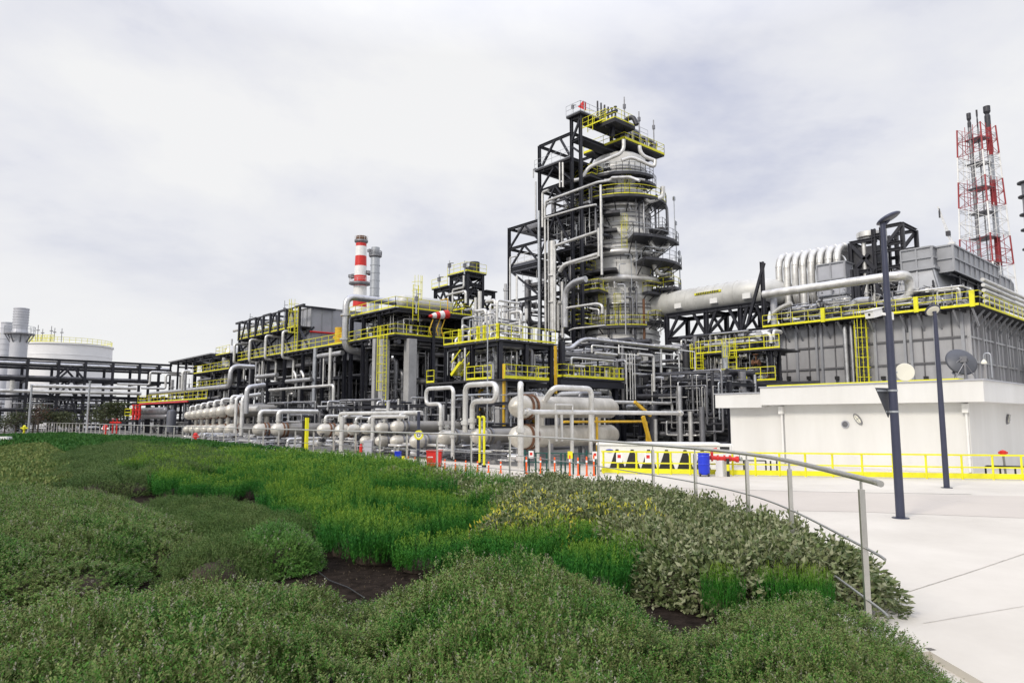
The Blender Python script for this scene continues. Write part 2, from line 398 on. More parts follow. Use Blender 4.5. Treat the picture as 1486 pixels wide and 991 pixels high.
# ------------------------------------------------------------------ white building
BX=29.5
wc=at(1409,640,x=BX); wl=at(1059,640,x=BX); mid=at(1140,640,x=BX)
zf1=at(1409,583,x=BX-.55).z; zf2=at(1409,552,x=BX-.55).z
t=thing('white_building','low white plastered building with a deep flat fascia beneath the grey furnace','building',(BX,wc.y,0))
b=MB(); b.box(BX,BX+16,wc.y,mid.y,0,zf1+.1); b.box(BX+.12,BX+14,mid.y,wl.y,0,zf1); b.build('wall',WHITE,t)
fc=at(1427,560,x=BX-.55).y
b=MB(); st=at(1103,570,x=BX-.55).y; b.box(BX-.55,BX+17,fc,st,zf1,zf2); b.build('fascia',WHITE,t)
lo=at(1038,580,x=BX-.45).y; zl=at(1070,571.5,x=BX-.45).z; zl0=at(1070,591.5,x=BX-.45).z
b=MB(); b.box(BX-.45,BX+15,st+.003,lo,zl0,zl); b.build('low_fascia',WHITE,t)
b=MB(); b.box(BX-.60,BX+17.05,fc-.05,st+.04,zf2,zf2+.05); b.box(BX-.5,BX+15,st+.05,lo+.04,zl,zl+.05); b.build('coping',PANELL,t)
def dpipe(px,y0,y1):
    p=at(px,y0,x=BX-.06); q=at(px,y1,x=BX-.06); b=MB(); b.tube([p,V((p.x,p.y,0.05))],.045,8); b.box(p.x-.12,p.x+.055,p.y-.1,p.y+.1,p.z-.32,p.z); 
    for z in (.6,1.4): b.lathe([(.045,-.03),(.055,-.03),(.055,.03),(.045,.03)],(p.x,p.y,z),n=8)
    b.build('downpipe',WHITEP,t)
dpipe(1134,590,690); dpipe(1401,586,690)
c=at(1227,615.5,x=BX); b=MB(); b.lathe([(.16,0),(.16,.05),(.12,.05),(.12,.0)],c,(-1,0,0),20); b.build('vent_ring',PANELL,t)
b=MB(); b.lathe([(0,.02),(.12,.02)],c,(-1,0,0),16)
for k in range(-3,4): b.box(c.x-.04,c.x-.015,c.y-.11,c.y+.11,c.z+k*.03-.006,c.z+k*.03+.006)
b.build('vent_grille',CLADD,t)
def walllamp(c,along,nrm):
    d=thing('wall_lamp','oval bulkhead lamp tilted on the front wall of the white building' if nrm[0]<0 else 'oval bulkhead lamp tilted on the right end wall of the white building','lamp',tuple(c))
    a=V(along).normalized(); n=V(nrm)
    b=MB(); s=n.cross(a)
    ring=[c+a*(.26*math.cos(k*math.pi/8))+s*(.11*math.sin(k*math.pi/8)) for k in range(16)]
    b.prism([tuple(p) for p in ring],tuple(n*.07)); b.build('body',CLADD,d)
    b=MB(); r2=[c+n*.072+a*(.2*math.cos(k*math.pi/8))+s*(.075*math.sin(k*math.pi/8)) for k in range(16)]; b.prism([tuple(p) for p in r2],tuple(n*.025)); b.build('lens',CREAM,d)
    b=MB(); b.bar(c+n*.11-a*.24,c+n*.11+a*.24,.015); b.bar(c+n*.11-s*.1,c+n*.11+s*.1,.015); b.build('wire_guard',GALV,d)
walllamp(at(1245.5,608,x=BX),(0,-.55,-.8),(-1,0,0))
walllamp(at(1461,608,y=wc.y),(.62,0,.75),(0,-1,0))
# roof dish and gooseneck lamp
c=at(1395,525,x=BX+.9); k=c.x*E2[1]+c.y*E1[1]
t=thing('satellite_dish','dark grey satellite dish seen from behind on the white building roof','satellite dish',(c.x,c.y,zf2))
rr=21.5*k/1000; ax=(FWD*.9-V((0,0,.42))+RGT*.1).normalized()
b=MB(); prof=[(.001,-.16)]+[(rr*i/8,-.16+.17*(i/8)**2) for i in range(1,9)]+[(rr*.97,.02)]+[(rr*i/8*.97,-.13+.15*(i/8)**2) for i in range(7,0,-1)]+[(.001,-.13)]
b.lathe_s(prof,c,ax,28); b.build('reflector',DISH,t)
b=MB(); b.cbox(c-ax*.2,.2,.2,.22); q=c-ax*.25; b.tube([q,V((q.x,q.y,zf2+.05))],.05,8); 
for s in (-1,1): b.tube([V((q.x,q.y,q.z-.15)),V((q.x,q.y,zf2+.06))+RGT*.45*s],.022,6); b.tube([q+RGT*.1*s,c+RGT*.3*s-ax*.08-V((0,0,.12))],.02,6)
b.build('mount',CLADD,t)
b=MB(); p=V((c.x,c.y,c.z-rr*.9)); f=c+ax*.75; b.tube([p+ax*.02,f-V((0,0,.1))],.02,6); b.lathe_s([(.001,0),(.05,.02),(.06,.12)],f-V((0,0,.08)),ax*-1,10); b.build('feed_horn',CLADD,t)
p=at(1440,548,x=BX+.15); t=thing('roof_lamp','small gooseneck lamp on a bent pipe beside the roof dish','lamp',tuple(p))
h=at(1440,512,x=BX+.15).z-p.z; q=p+V((0,0,h)); e=at(1427,512,x=BX+.15); e.z=q.z
b=MB(); b.tube([p,q,e,e-V((0,0,.25))],.025,6,.12); b.build('bent_pipe',GALV,t)
b=MB(); b.lathe([(.03,0),(.1,-.1),(.1,-.16),(.02,-.18)],e-V((0,0,.22)),n=12); b.build('lamp_shade',CREAM,t)
# ------------------------------------------------------------------ yellow road barrier
Y0=G(873,687); Y1=G(1500,697.3)
t=thing('yellow_barrier','long lemon yellow guard rail with kick plate in front of the white building','guard rail',tuple(Y0.lerp(Y1,.5)))
H_=.80
for z,w in ((H_,.055),(H_*.5,.045)): b=MB(); b.bar(Y0+V((0,0,z)),Y1+V((0,0,z)),w); b.build('rail',YEL,t)
b=MB(); b.bar(Y0+V((0,0,.12)),Y1+V((0,0,.12)),.02,.17); b.build('kick_plate',YEL,t)
for px in (876,897,924,955,974,1002,1027,1064,1097,1132,1169.5,1209,1252,1297,1345,1397,1442,1484):
    # intersection of the pixel column with the barrier line
    r=ray(px,690); d=Y1-Y0; k=(Y0.x*r[1]-Y0.y*r[0])/(d.y*r[0]-d.x*r[1]); q=Y0+d*k+V((.005,.004,0))
    b=MB(); b.bar(q,q+V((0,0,H_)),.055); b.build('post',YEL,t)
DB=(Y1-Y0).normalized(); NB=V((-DB.y,DB.x,0))    # NB points away from the camera
if NB.dot(FWD)<0: NB=-NB
def BL(px,off=0.):
    r=ray(px,690); o=Y0+NB*off; d=Y1-Y0; k=(o.x*r[1]-o.y*r[0])/(d.y*r[0]-d.x*r[1]); return o+d*k
# low black pipe rail behind the barrier
t=thing('black_pipe_rail','low black pipe rail beside the red capped post by the white building','rail',tuple(BL(1460,.5)))
b=MB(); a,c=BL(1431,.5),BL(1500,.5); b.tube([a,a+V((0,0,.42)),c+V((0,0,.40))],.03,8)
for px in (1431,1452,1474,1492): q=BL(px,.5); b.tube([q,q+V((0,0,.41))],.03,8)
b.build('pipe_frame',BLACK,t)
t=thing('warning_post','grey post with a red cap behind the yellow barrier on the right','post',tuple(BL(1460,.55)))
q=BL(1460,.55); b=MB(); b.tube([q,q+V((-.03,.03,.82))],.035,8); b.build('post',CLADD,t); b=MB(); b.lathe([(0,.16),(.1,.12),(.1,0),(0,0)],q+V((-.03,.03,.8)),n=10); b.bar(q+V((-.03,.03,.86))-RGT*.14,q+V((-.03,.03,.86))+RGT*.14,.07); b.build('red_cap',RED,t)
t=thing('black_pipe_rail','low black pipe rail behind the barrier just left of the downpipe','rail',tuple(BL(1110,.6)))
b=MB(); b.tube([BL(1062,.6)+V((0,0,.5)),BL(1112,.6)+V((0,0,.5))],.025,6)
for px in (1080,1112,1119,1128): q=BL(px,.6); b.tube([q,q+V((0,0,.5))],.03,6)
b.build('pipe_frame',BLACK,t)
# ------------------------------------------------------------------ white chiller with V coils
a,c=BL(868,.9),BL(1046,.9); Lc=(c-a).length; zc=at(940,646,d=a.lerp(c,.5).x*E2[1]+a.lerp(c,.5).y*E1[1]).z
t=thing('chiller_unit','long white air chiller with dark triangular coil openings behind the yellow barrier','chiller',tuple(a.lerp(c,.5)))
b=MB(); w_=NB*1.9
def quad(m,pts): m.add([tuple(p) for p in pts],[tuple(range(len(pts)))])
b.prism([a+V((0,0,.08)),c+V((0,0,.08)),c+V((0,0,zc)),a+V((0,0,zc))],tuple(w_)); b.build('casing',WHITEP,t)
b=MB(); b.prism([a-DB*.06-NB*.06+V((0,0,zc)),c+DB*.06-NB*.06+V((0,0,zc)),c+DB*.06-NB*.06+V((0,0,zc+.07)),a-DB*.06-NB*.06+V((0,0,zc+.07))],tuple(NB*2.0)); b.build('top_rim',WHITEP,t)
for px in (896,918,942,968,995,1020):
    q=BL(px,.885); b=MB(); hw=.30
    b.prism([q-DB*hw+V((0,0,.12)),q+DB*hw+V((0,0,.12)),q+DB*.05+V((0,0,zc-.16)),q-DB*.05+V((0,0,zc-.16))],tuple(NB*.01)); b.build('coil_opening',BLACK,t)
q=BL(885,.88); b=MB(); ring=[q+V((0,0,zc-.22))+DB*(.15*math.cos(k*math.pi/8))+V((0,0,.065*math.sin(k*math.pi/8))) for k in range(16)]; b.prism([tuple(p) for p in ring],tuple(NB*.008)); b.build('oval_badge',mat('badge_blue',(.02,.06,.42),.4),t)
b=MB(); b.box(0,0,0,0,0,0)
for px in (880,955,1035):
    q=BL(px,1.0); b.bar(q+V((0,0,.0)),q+V((0,0,.08)),.12)
b.build('feet',BLACK,t)
# warning signs hung on the barrier
for px,l in ((899,'small white sign with red mark on the barrier before the second coil opening'),(941,'small white and red sign on the yellow barrier before the third coil opening')):
    q=BL(px,-.05)+V((0,0,.62)); t=thing('warning_sign',l,'sign',tuple(q)); b=MB(); b.prism([q-DB*.11-V((0,0,.2)),q+DB*.11-V((0,0,.2)),q+DB*.11+V((0,0,.14)),q-DB*.11+V((0,0,.14))],tuple(NB*.012)); b.build('plate',WHITEP,t)
    b=MB(); b.prism([q-DB*.06-V((0,0,.05))-NB*.004,q+DB*.06-V((0,0,.05))-NB*.004,q+DB*.06+V((0,0,.07))-NB*.004,q-DB*.06+V((0,0,.07))-NB*.004],tuple(NB*.003)); b.build('red_mark',RED,t)
# blue barrel, monitor, bollard, pale box
q=BL(1022,-.5); t=thing('plastic_barrel','upright blue plastic barrel bin on wheels in front of the yellow barrier','barrel',tuple(q))
b=MB(); b.lathe([(0,.06),(.17,.06),(.19,.10),(.20,.4),(.215,.42),(.20,.44),(.20,.66),(.215,.68),(.20,.70),(.185,.76),(0,.77)],q,n=18); b.build('body',BLUE,t)
b=MB(); b.lathe([(.19,.0),(.205,0),(.205,.05),(0,.05)],q+V((0,0,.755)),n=18); b.build('lid',BLUE,t)
for s in (-1,1):
    b=MB(); b.lathe([(0,-.03),(.06,-.03),(.06,.03),(0,.03)],q+DB*.14*s+V((0,0,.06))+NB*-.12,DB,10); b.build('wheel',BLACK,t)
q=BL(1047,-.3); t=thing('fire_monitor','red fire water monitor on a pale pedestal by the blue barrel','fire monitor',tuple(q))
b=MB(); b.cbox(q+V((0,0,.08)),.3,.3,.16); b.cbox(q+V((0,0,.32)),.26,.26,.46); b.build('pedestal',WHITE,t)
b=MB(); q2=q+V((0,0,.62)); b.tube([q2-V((0,0,.1)),q2],.07,8); b.tube([q2-DB*.42+V((0,0,.02)),q2+DB*.5-V((0,0,.03))],.075,10); b.lathe([(.07,0),(.11,.06),(.11,.14),(.05,.16)],q2+DB*.45-V((0,0,.03)),DB,10)
for k in (-.3,-.1,.12,.3): b.lathe([(.075,-.03),(.115,-.03),(.115,.03),(.075,.03)],q2+DB*k,DB,10)
b.tube([q2-DB*.3,q2-DB*.3+V((0,0,.28)),q2-DB*.12+V((0,0,.32))],.05,8); b.build('nozzle',RED,t)
b=MB(); valve(b,q2+DB*.62-V((0,0,.02)),.12); b.build('hand_wheel',GALV,t)
q=BL(1057,-.45); t=thing('striped_bollard','short black bollard with a yellow band beside the fire monitor','bollard',tuple(q))
b=MB(); b.tube([q,q+V((0,0,.62))],.05,10); b.build('post',BLACK,t); b=MB(); b.lathe([(.052,.2),(.056,.2),(.056,.42),(.052,.42)],q,n=10); b.build('band',YEL,t)
t=thing('pipe_manifold_tank','pale low tank end and white ledge behind the fire monitor','tank',tuple(BL(1045,3.0)))
q=BL(1043,4.0); b=MB(); b.prism([q-DB*.5+V((0,0,.85)),q+DB*.6+V((0,0,.85)),q+DB*.6+V((0,0,.95)),q-DB*.5+V((0,0,.95))],tuple(NB*.8)); b.prism([q-DB*.4,q+DB*.5,q+DB*.5+V((0,0,.6)),q-DB*.4+V((0,0,.6))],tuple(NB*.7))
for s in (-.4,.5): b.bar(q+DB*s+V((0,0,.5)),q+DB*s+V((0,0,.9)),.06)
b.build('ledge',WHITEP,t)
# orange delineator posts
def bollard(px,py,h,i):
    p=G(px,py); t=thing('orange_bollard','slim orange delineator post in the row along the road edge','bollard',tuple(p),'orange delineator posts along the road')
    b=MB(); b.lathe([(.06,.0),(.06,.03),(.032,.05),(.028,h),(.0,h+.02)],p,n=8); b.build('post',ORANGE,t)
    b=MB(); b.lathe([(.034,h*.7),(.034,h*.82)],p,n=8); b.build('reflective_band',WHITEP,t)
for i,(px,py,h) in enumerate(((592,677.5,.42),(602,678.5,.42),(645.5,681.5,.40),(660.7,683,.40),(675.8,684,.40),(693,685,.40),(709,685.8,.40),(726.7,686.6,.42),(764,687.5,.62),(784.5,688,.6),(805,688.5,.6),(827,690,.7),(839,690,.62),(851.5,690.5,.66),(862,690.5,.72))): bollard(px,py,h,i)
# dark green pipe fence
t=thing('green_pipe_fence','dark green pipe fence between the orange posts and the big exchangers','fence',tuple(G(815,687)))
zt=at(815,657,x=G(815,687).x).z
F0,F1=G(760,687),G(868,689)
for f in (zt,zt*.55): b=MB(); b.bar(F0+V((0,0,f)),F1+V((0,0,f)),.04); b.build('rail',GREENP,t)
for px in (762,768,778,794,815,821,832.5,841.6,852,864):
    q=F0.lerp(F1,(px-760)/108.); b=MB(); b.bar(q,q+V((0,0,zt+.12*(px%3==0))),.045); b.build('post',GREENP,t)
for px,l,m_ in ((771,'white sign with red mark hung on the left end of the green fence',WHITEP),(828,'small yellow tag hung on the middle of the green fence',YEL),(863.5,'small white sign on the right end of the green fence',WHITEP)):
    q=F0.lerp(F1,(px-760)/108.)-FWD*.06+V((0,0,zt-.05)); t=thing('fence_sign',l,'sign',tuple(q)); b=MB(); d=(F1-F0).normalized(); b.prism([q-d*.09-V((0,0,.13)),q+d*.09-V((0,0,.13)),q+d*.09+V((0,0,.13)),q-d*.09+V((0,0,.13))],tuple(FWD*.012)); b.build('plate',m_,t)
    if m_ is WHITEP: b=MB(); b.prism([q-d*.05-V((0,0,.03))-FWD*.004,q+d*.05-V((0,0,.03))-FWD*.004,q+d*.05+V((0,0,.07))-FWD*.004,q-d*.05+V((0,0,.07))-FWD*.004],tuple(FWD*.003)); b.build('red_mark',RED,t)
# red and blue bins
def binbox(px,py,wpx,hpx,dep,m,name,label,cat,lid=True):
    p=G(px,py); d=p.x*E2[1]+p.y*E1[1]; w=wpx*d/1000; h=hpx*d/1000
    t=thing(name,label,cat,tuple(p)); b=MB()
    c=[p-RGT*w*.46+V((0,0,.03)),p+RGT*w*.46+V((0,0,.03)),p+RGT*w*.5+V((0,0,h)),p-RGT*w*.5+V((0,0,h))]; b.prism(c,tuple(FWD*dep)); b.build('body',m,t)
    if lid:
        b=MB(); c=[p-RGT*w*.53-FWD*.03+V((0,0,h)),p+RGT*w*.53-FWD*.03+V((0,0,h)),p+RGT*w*.53-FWD*.03+V((0,0,h*1.07)),p-RGT*w*.53-FWD*.03+V((0,0,h*1.07))]; b.prism(c,tuple(FWD*(dep+.06))); b.build('lid',m,t)
    return t,p,w,h
t,p,w_,h_=binbox(629,678.5,21,23,.6,RED,'red_bin','square red fire equipment box with white lettering near the road','box')
b=MB(); q=p+V((0,0,h_*.62))-FWD*.006
for k in range(5): a_=q+RGT*w_*(-.4+.075*k); b.prism([a_,a_+RGT*w_*.05,a_+RGT*w_*.05+V((0,0,h_*.07)),a_+V((0,0,h_*.07))],tuple(FWD*.004))
b.build('white_lettering',WHITEP,t)
for s in (-1,1):
    b=MB(); b.cbox(p+RGT*w_*.38*s+FWD*.3+V((0,0,.015)),.1,.4,.03); b.build('foot',BLACK,t)
binbox(576.5,672.5,8.5,16,.3,BLUE,'blue_bin','narrow blue plastic bin left of the red box','bin')
t,p,w_,h_=binbox(533,663,12,22,.4,PANELL,'grey_cabinet','grey electrical cabinet behind the railing left of the blue bin','cabinet')
q=p-RGT*.34+V((0,0,.25)); t=thing('fire_extinguisher','small red fire extinguisher beside the grey electrical cabinet','fire extinguisher',tuple(q)); b=MB(); b.lathe([(0,0),(.08,0),(.08,.34),(.03,.40),(.03,.44),(0,.45)],q,n=10); b.build('cylinder',RED,t); b=MB(); b.bar(q+V((0,0,.44)),q+V((0,0,.44))+RGT*.12,.03); b.build('nozzle',BLACK,t)
for px in (570.5,585):
    q=G(px,673.5); t=thing('striped_bollard','black and yellow striped short bollard on the %s side of the blue bin'%('left' if px<575 else 'right'),'bollard',tuple(q))
    b=MB(); b.tube([q,q+V((0,0,.5))],.06,8); b.build('post',BLACK,t); b=MB(); b.lathe([(.062,.16),(.068,.16),(.068,.36),(.062,.36)],q,n=8); b.build('band',YEL,t)
# round yellow ring sign on a dark post
q=G(606.5,679); d=q.x*E2[1]+q.y*E1[1]; z=at(608,631,d=d).z
t=thing('ring_sign','round white sign with a yellow ring on a dark post','sign',tuple(q))
b=MB(); b.bar(q,q+V((0,0,at(606,597,d=d).z)),.09); b.build('post',NAVY,t)
c=V((q.x,q.y,z))-FWD*.08+RGT*.02; n_=-FWD
b=MB(); b.lathe([(0,.0),(.13,.0),(.13,-.02),(0,-.02)],c,n_,18); b.build('plate',WHITEP,t)
b=MB(); b.lathe([(.12,.012),(.19,.012),(.19,-.02),(.12,-.02),(.12,.012)],c,n_,20); b.build('ring',YEL,t)
b=MB(); b.lathe([(.045,.006),(.075,.006),(.075,-.0)],c,n_,14); b.box(0,0,0,0,0,0); b.build('emblem',BLACK,t)
# yellow posts
for px,y0,y1,wd,l in ((696,675,605,.09,'bright yellow standpipe with hooked top, left of a close pair'),(702.5,679,605,.09,'bright yellow standpipe with hooked top, right of a close pair'),(444,656,606,.18,'single thick yellow post with a dark post beside it')):
    q=G(px,y0); d=q.x*E2[1]+q.y*E1[1]; h=at(px,y1,d=d).z
    t=thing('yellow_post',l,'post',tuple(q)); b=MB()
    if wd<.1: b.tube([q+V((0,0,.1)),q+V((0,0,h)),q+V((0,0,h))-RGT*.12],.05,8)
    else: b.bar(q+V((0,0,.08)),q+V((0,0,h)),wd)
    b.build('post',YEL,t)
    b=MB(); b.bar(q-RGT*(.0 if wd<.1 else .2),q-RGT*(.0 if wd<.1 else .2)+V((0,0,.12 if wd<.1 else h*.92)),.13); b.build('base',BLACK,t)
# red hydrants at the far left
for px,py,l in ((283,646,'red fire hydrant with a red collar in front of the left exchangers'),(152,634.5,'red and white hydrant at the far left end of the railing')):
    q=G(px,py); d=q.x*E2[1]+q.y*E1[1]; s=d/1000
    t=thing('fire_hydrant',l,'hydrant',tuple(q)); b=MB(); b.lathe([(0,0),(4.5*s,0),(4.5*s,4*s),(1.8*s,5*s),(1.8*s,10*s),(3.2*s,11*s),(3.2*s,16*s),(1.5*s,18*s),(0,18*s)],q,n=10); b.build('body',RED,t)
    for k in (-1,1):
        b=MB(); b.tube([q+V((0,0,12.5*s)),q+V((0,0,12.5*s))+RGT*5*s*k],1.5*s,8); b.build('outlet',RED if px>200 else WHITEP,t)
# white car-like striped block at the left edge
q=G(2,652); d=q.x*E2[1]+q.y*E1[1]
t=thing('striped_barrier','red and white striped plastic barrier at the left edge of the bed','barrier',tuple(q)); s=d/1000
for k,m_ in ((0,WHITEP),(8,RED),(13,WHITEP)):
    b=MB(); z0=k*s; z1=(k+(8 if k==0 else 5))*s; c=[q-RGT*16*s+V((0,0,z0)),q+RGT*7*s+V((0,0,z0)),q+RGT*6*s+V((0,0,z1)),q-RGT*16*s+V((0,0,z1))]; b.prism(c,tuple(FWD*.5)); b.build('band',m_,t)
# ================================================================== far background
def ringrail(m,c,r,z,h=.9,n=32,a0=0,a1=2*math.pi,sp=1,t=.075,toe=.17):
    P=[V((c[0]+r*math.cos(a0+(a1-a0)*i/n),c[1]+r*math.sin(a0+(a1-a0)*i/n),z)) for i in range(n+1)]
    for a,b in zip(P,P[1:]):
        for q in (h,h*.55): m.bar(a+V((0,0,q)),b+V((0,0,q)),t)
        if toe: m.bar(a+V((0,0,toe/2)),b+V((0,0,toe/2)),.03,toe)
    for i in range(0,n+1,sp): m.bar(P[i],P[i]+V((0,0,h)),t*.9)
    return m
# storage tanks
def tank(pxl,pxr,pyt,d,label,top=True):
    pc=(pxl+pxr)/2; c=at(pc,pyt,d=d); r=(pxr-pxl)/2*d/1000; z=at(pc,pyt,d=d-r).z; c.z=z
    t=thing('storage_tank',label,'storage tank',(c.x,c.y,0))
    b=MB(); b.lathe([(r,0),(r,z)],(c.x,c.y,0),n=64)
    b.lathe([(r,z),(r*.5,z+r*.07),(0,z+r*.1)],(c.x,c.y,0),n=64); b.build('shell',TANKW,t)
    b=MB()
    for k in range(1,7): b.lathe([(r,0),(r+.05,0),(r+.05,.12),(r,.12)],(c.x,c.y,z*k/7),n=64)
    b.lathe([(r,-.3),(r+.25,-.3),(r+.25,0),(r,0)],(c.x,c.y,z),n=64); b.build('wind_girder',TANKW,t)
    b=MB(); ringrail(b,c,r*.98,z,1.1,48,t=.07,toe=.1); b.build('guardrail',YEL,t)
    if top:
        b=MB(); q=c-FWD*r*.9
        for s in range(-6,7): b.bar(q+RGT*s*.6-RGT*2+V((0,0,.2)),q+RGT*s*.6-RGT*2+V((0,0,1.5)),.09)
        for h in (.3,.9,1.5): b.bar(q-RGT*6+V((0,0,h)),q+RGT*2+V((0,0,h)),.1)
        b.build('top_walkway',YEL,t)
        b=MB()
        for s,h in ((-1.6,3.6),(-.6,2.8),(1.2,3.4),(1.9,3.0),(3.4,2.9)): b.bar(q+RGT*s,q+RGT*s+V((0,0,h)),.11); b.bar(q+RGT*(s-.3)+V((0,0,h*.7)),q+RGT*(s+.3)+V((0,0,h*.7)),.2)
        b.build('vent_mast',CLADD,t)
tank(43,156,496,150,'wide white storage tank with yellow rim rail beyond the left pipe rack')
tank(-62,17,487,165,'white storage tank cut by the left photo edge behind grey stacks',False)
STACKM=mat('pale_stack_cladding',(.52,.53,.57),.5,.2,.08,.4)
# grey exhaust stacks at the far left
def stack(px,w,pyt,d,label,ringy=None,m=STACKM,w2=None,lip=True):
    c=at(px,pyt,d=d); r=w/2*d/1000; z=c.z; r2=(w2 or w)/2*d/1000
    t=thing('exhaust_stack',label,'chimney',(c.x,c.y,0)); C0=(c.x,c.y,0)
    zr=at(px,ringy,d=d).z if ringy else z*.6
    b=MB(); b.lathe([(r2,0),(r2,zr),(r,zr+r*.6),(r,z)],C0,n=24); b.lathe([(r,z),(r*.9,z),(r*.9,z-1)],C0,n=24); b.build('shell',m,t)
    b=MB()
    for k in range(1,8): b.lathe([(r,0),(r+.06,0),(r+.06,.15),(r,.15)],(c.x,c.y,zr+r+(z-zr-r)*k/7.-.2),n=24)
    b.build('stiffener',m,t)
    if ringy:
        b=MB(); b.lathe([(r2,zr-.2),(r2*1.75,zr-.2),(r2*1.75,zr),(r2,zr)],C0,n=24)
        for k in range(8): a=k*math.pi/4; u=V((math.cos(a),math.sin(a),0)); b.bar(V((c.x,c.y,zr-.2))+u*r2*1.6,V((c.x,c.y,zr-r2*1.2))+u*r2,.14)
        b.build('platform',CLADD,t); b=MB(); ringrail(b,c,r2*1.7,zr,1.1,20,t=.05,toe=0); b.build('guardrail',GALV,t)
    return t
stack(31.5,19,447.5,110,'nearer grey cylindrical exhaust stack with a ring platform at the far left',484,w2=22)
stack(11,15,468,135,'grey exhaust stack half hidden behind the nearer one at the far left')
# striped and plain chimneys
C0=at(524.5,343,d=210); t=thing('striped_chimney','red and white striped chimney with ring platforms','chimney',(C0.x,C0.y,0)); s=.21
def zy(py,d=210,px=524): return at(px,py,d=d).z
bands=[(349.5,358,RED),(358,372,WHITEP),(372,386.5,RED),(386.5,400.5,WHITEP),(400.5,415.5,RED),(415.5,430,WHITEP),(430,446,RED),(446,620,WHITEP)]
for y0,y1,m_ in bands:
    r0=s*(7.6+(y0-349)*.027); r1=s*(7.6+(y1-349)*.027); b=MB(); b.lathe([(r0,zy(y0)),(r1,zy(y1))],(C0.x,C0.y,0),n=24); b.build('band',m_,t)
b=MB(); b.lathe([(s*7.6,zy(349.5)),(s*7.8,zy(343.5)),(s*6.5,zy(343.5)),(s*6.5,zy(349.5))],(C0.x,C0.y,0),n=24); b.build('crown_ring',RUST,t)
for y,rr in ((349,10.0),(410.5,16.5)):
    b=MB(); b.lathe([(s*7.7,zy(y)),(s*rr,zy(y)),(s*rr,zy(y)-.5),(s*7.7,zy(y)-1.0)],(C0.x,C0.y,0),n=24); b.build('ring_platform',CLADD,t)
    b=MB(); ringrail(b,C0,s*rr*.97,zy(y),1.2,24,sp=3,t=.06,toe=0); b.build('guardrail',WHITEP,t)
for y,sx in ((399,-1),(394,1)):
    q=V((C0.x,C0.y,zy(y)))+RGT*s*13*sx; b=MB(); b.lathe([(0,0),(s*5,0),(s*5,-.8),(s*2,-1.2)],q,n=14); b.bar(q,V((C0.x,C0.y,q.z)),.6); b.build('side_platform',CLADD,t)
C1=at(545,359.5,d=195); t=thing('grey_chimney','plain grey steel chimney beside the striped one','chimney',(C1.x,C1.y,0)); s=.195
b=MB(); z=lambda y: zy(y,195,545)
b.lathe([(s*7.2,0),(s*7.2,z(480)),(s*6.6,z(372)),(s*6.0,z(371)),(s*6.3,z(359.5)),(s*5.4,z(359.5)),(s*5.4,z(366))],(C1.x,C1.y,0),n=24); b.build('shell',GALV,t)
b=MB(); b.lathe([(s*6.4,z(371)),(s*9.5,z(371)),(s*9.5,z(372.5)),(s*6.4,z(374.5))],(C1.x,C1.y,0),n=24); b.build('ring_platform',CLADD,t); b=MB(); ringrail(b,C1,s*9.3,z(371),1.2,20,t=.12,toe=0); b.build('guardrail',CLADD,t)
q=V((C1.x,C1.y,z(364)))-RGT*s*8; b=MB(); b.cbox(q,1.2,1.2,.8); b.bar(q,V((C1.x,C1.y,q.z)),.5); b.build('side_box',CLADD,t)
b=MB()
for k in range(1,9): b.lathe([(s*7,0),(s*7.35,0),(s*7.35,.25),(s*7,.25)],(C1.x,C1.y,z(375+k*11)),n=24)
b.build('seam_ring',GALV,t)
# lattice flare tower with risers
d=165; s=d/1000.
T0=at(1433,400,d=d); zb=T0.z
t=thing('flare_tower','tall red and white lattice flare tower with two riser pipes','tower',(T0.x,T0.y,0))
def zf(y): return at(1430,y,d=d).z
def cen(z): return V((T0.x,T0.y,z))
zt=zf(186); hw=lambda z: s*(23.5-(z-zf(386))/(zt-zf(386))*6.0)
cs=[(1,1),(1,-1),(-1,-1),(-1,1)]
ru=RGT*.92+FWD*.39; rf_=FWD*.92-RGT*.39
def corner(i,z): return cen(z)+ru*cs[i][0]*hw(z)+rf_*cs[i][1]*hw(z)
lv=[zf(420)-6+ (zt-(zf(420)-6))*k/15. for k in range(16)]
DRED=mat('weathered_dark_red_paint',(.30,.022,.028),.5,0,.2,2)
yb=[(186,226,DRED),(226,262,WHITEP),(262,300,DRED),(300,345,WHITEP),(345,386,DRED),(386,600,WHITEP)]
def bandm(z):
    for y0,y1,m_ in yb:
        if z<=zf(y0)+.01 and z>zf(y1): return m_
    return WHITEP
for y0,y1,m_ in yb:
    z1=zf(y0); z0=max(0,zf(y1)) if y1<600 else 0; b=MB()
    for i in range(4):
        b.bar(corner(i,z0),corner(i,z1),.30)
        for f in (.33,.66): b.bar(corner(i,z0).lerp(corner((i+1)%4,z0),f),corner(i,z1).lerp(corner((i+1)%4,z1),f),.12)
    n=max(2,round((z1-z0)/3.2))
    for k in range(n):
        a,c=z0+(z1-z0)*k/n,z0+(z1-z0)*(k+1)/n
        for i in range(4):
            b.bar(corner(i,a),corner((i+1)%4,a),.11); b.bar(corner(i,a),corner((i+1)%4,c),.075); b.bar(corner((i+1)%4,a),corner(i,c),.075)
    b.build('lattice_section',m_,t)
for k in range(1,7):
    z=zf(420)+(zt-zf(420))*k/6.5; b=MB(); 
    P=[corner(i,z) for i in range(4)]; b.prism([p.lerp(cen(z),.35) for p in P],(0,0,.15)); rail(b,P,1.1,2.5,.11,0,True); b.build('stage_deck',CLADD,t)
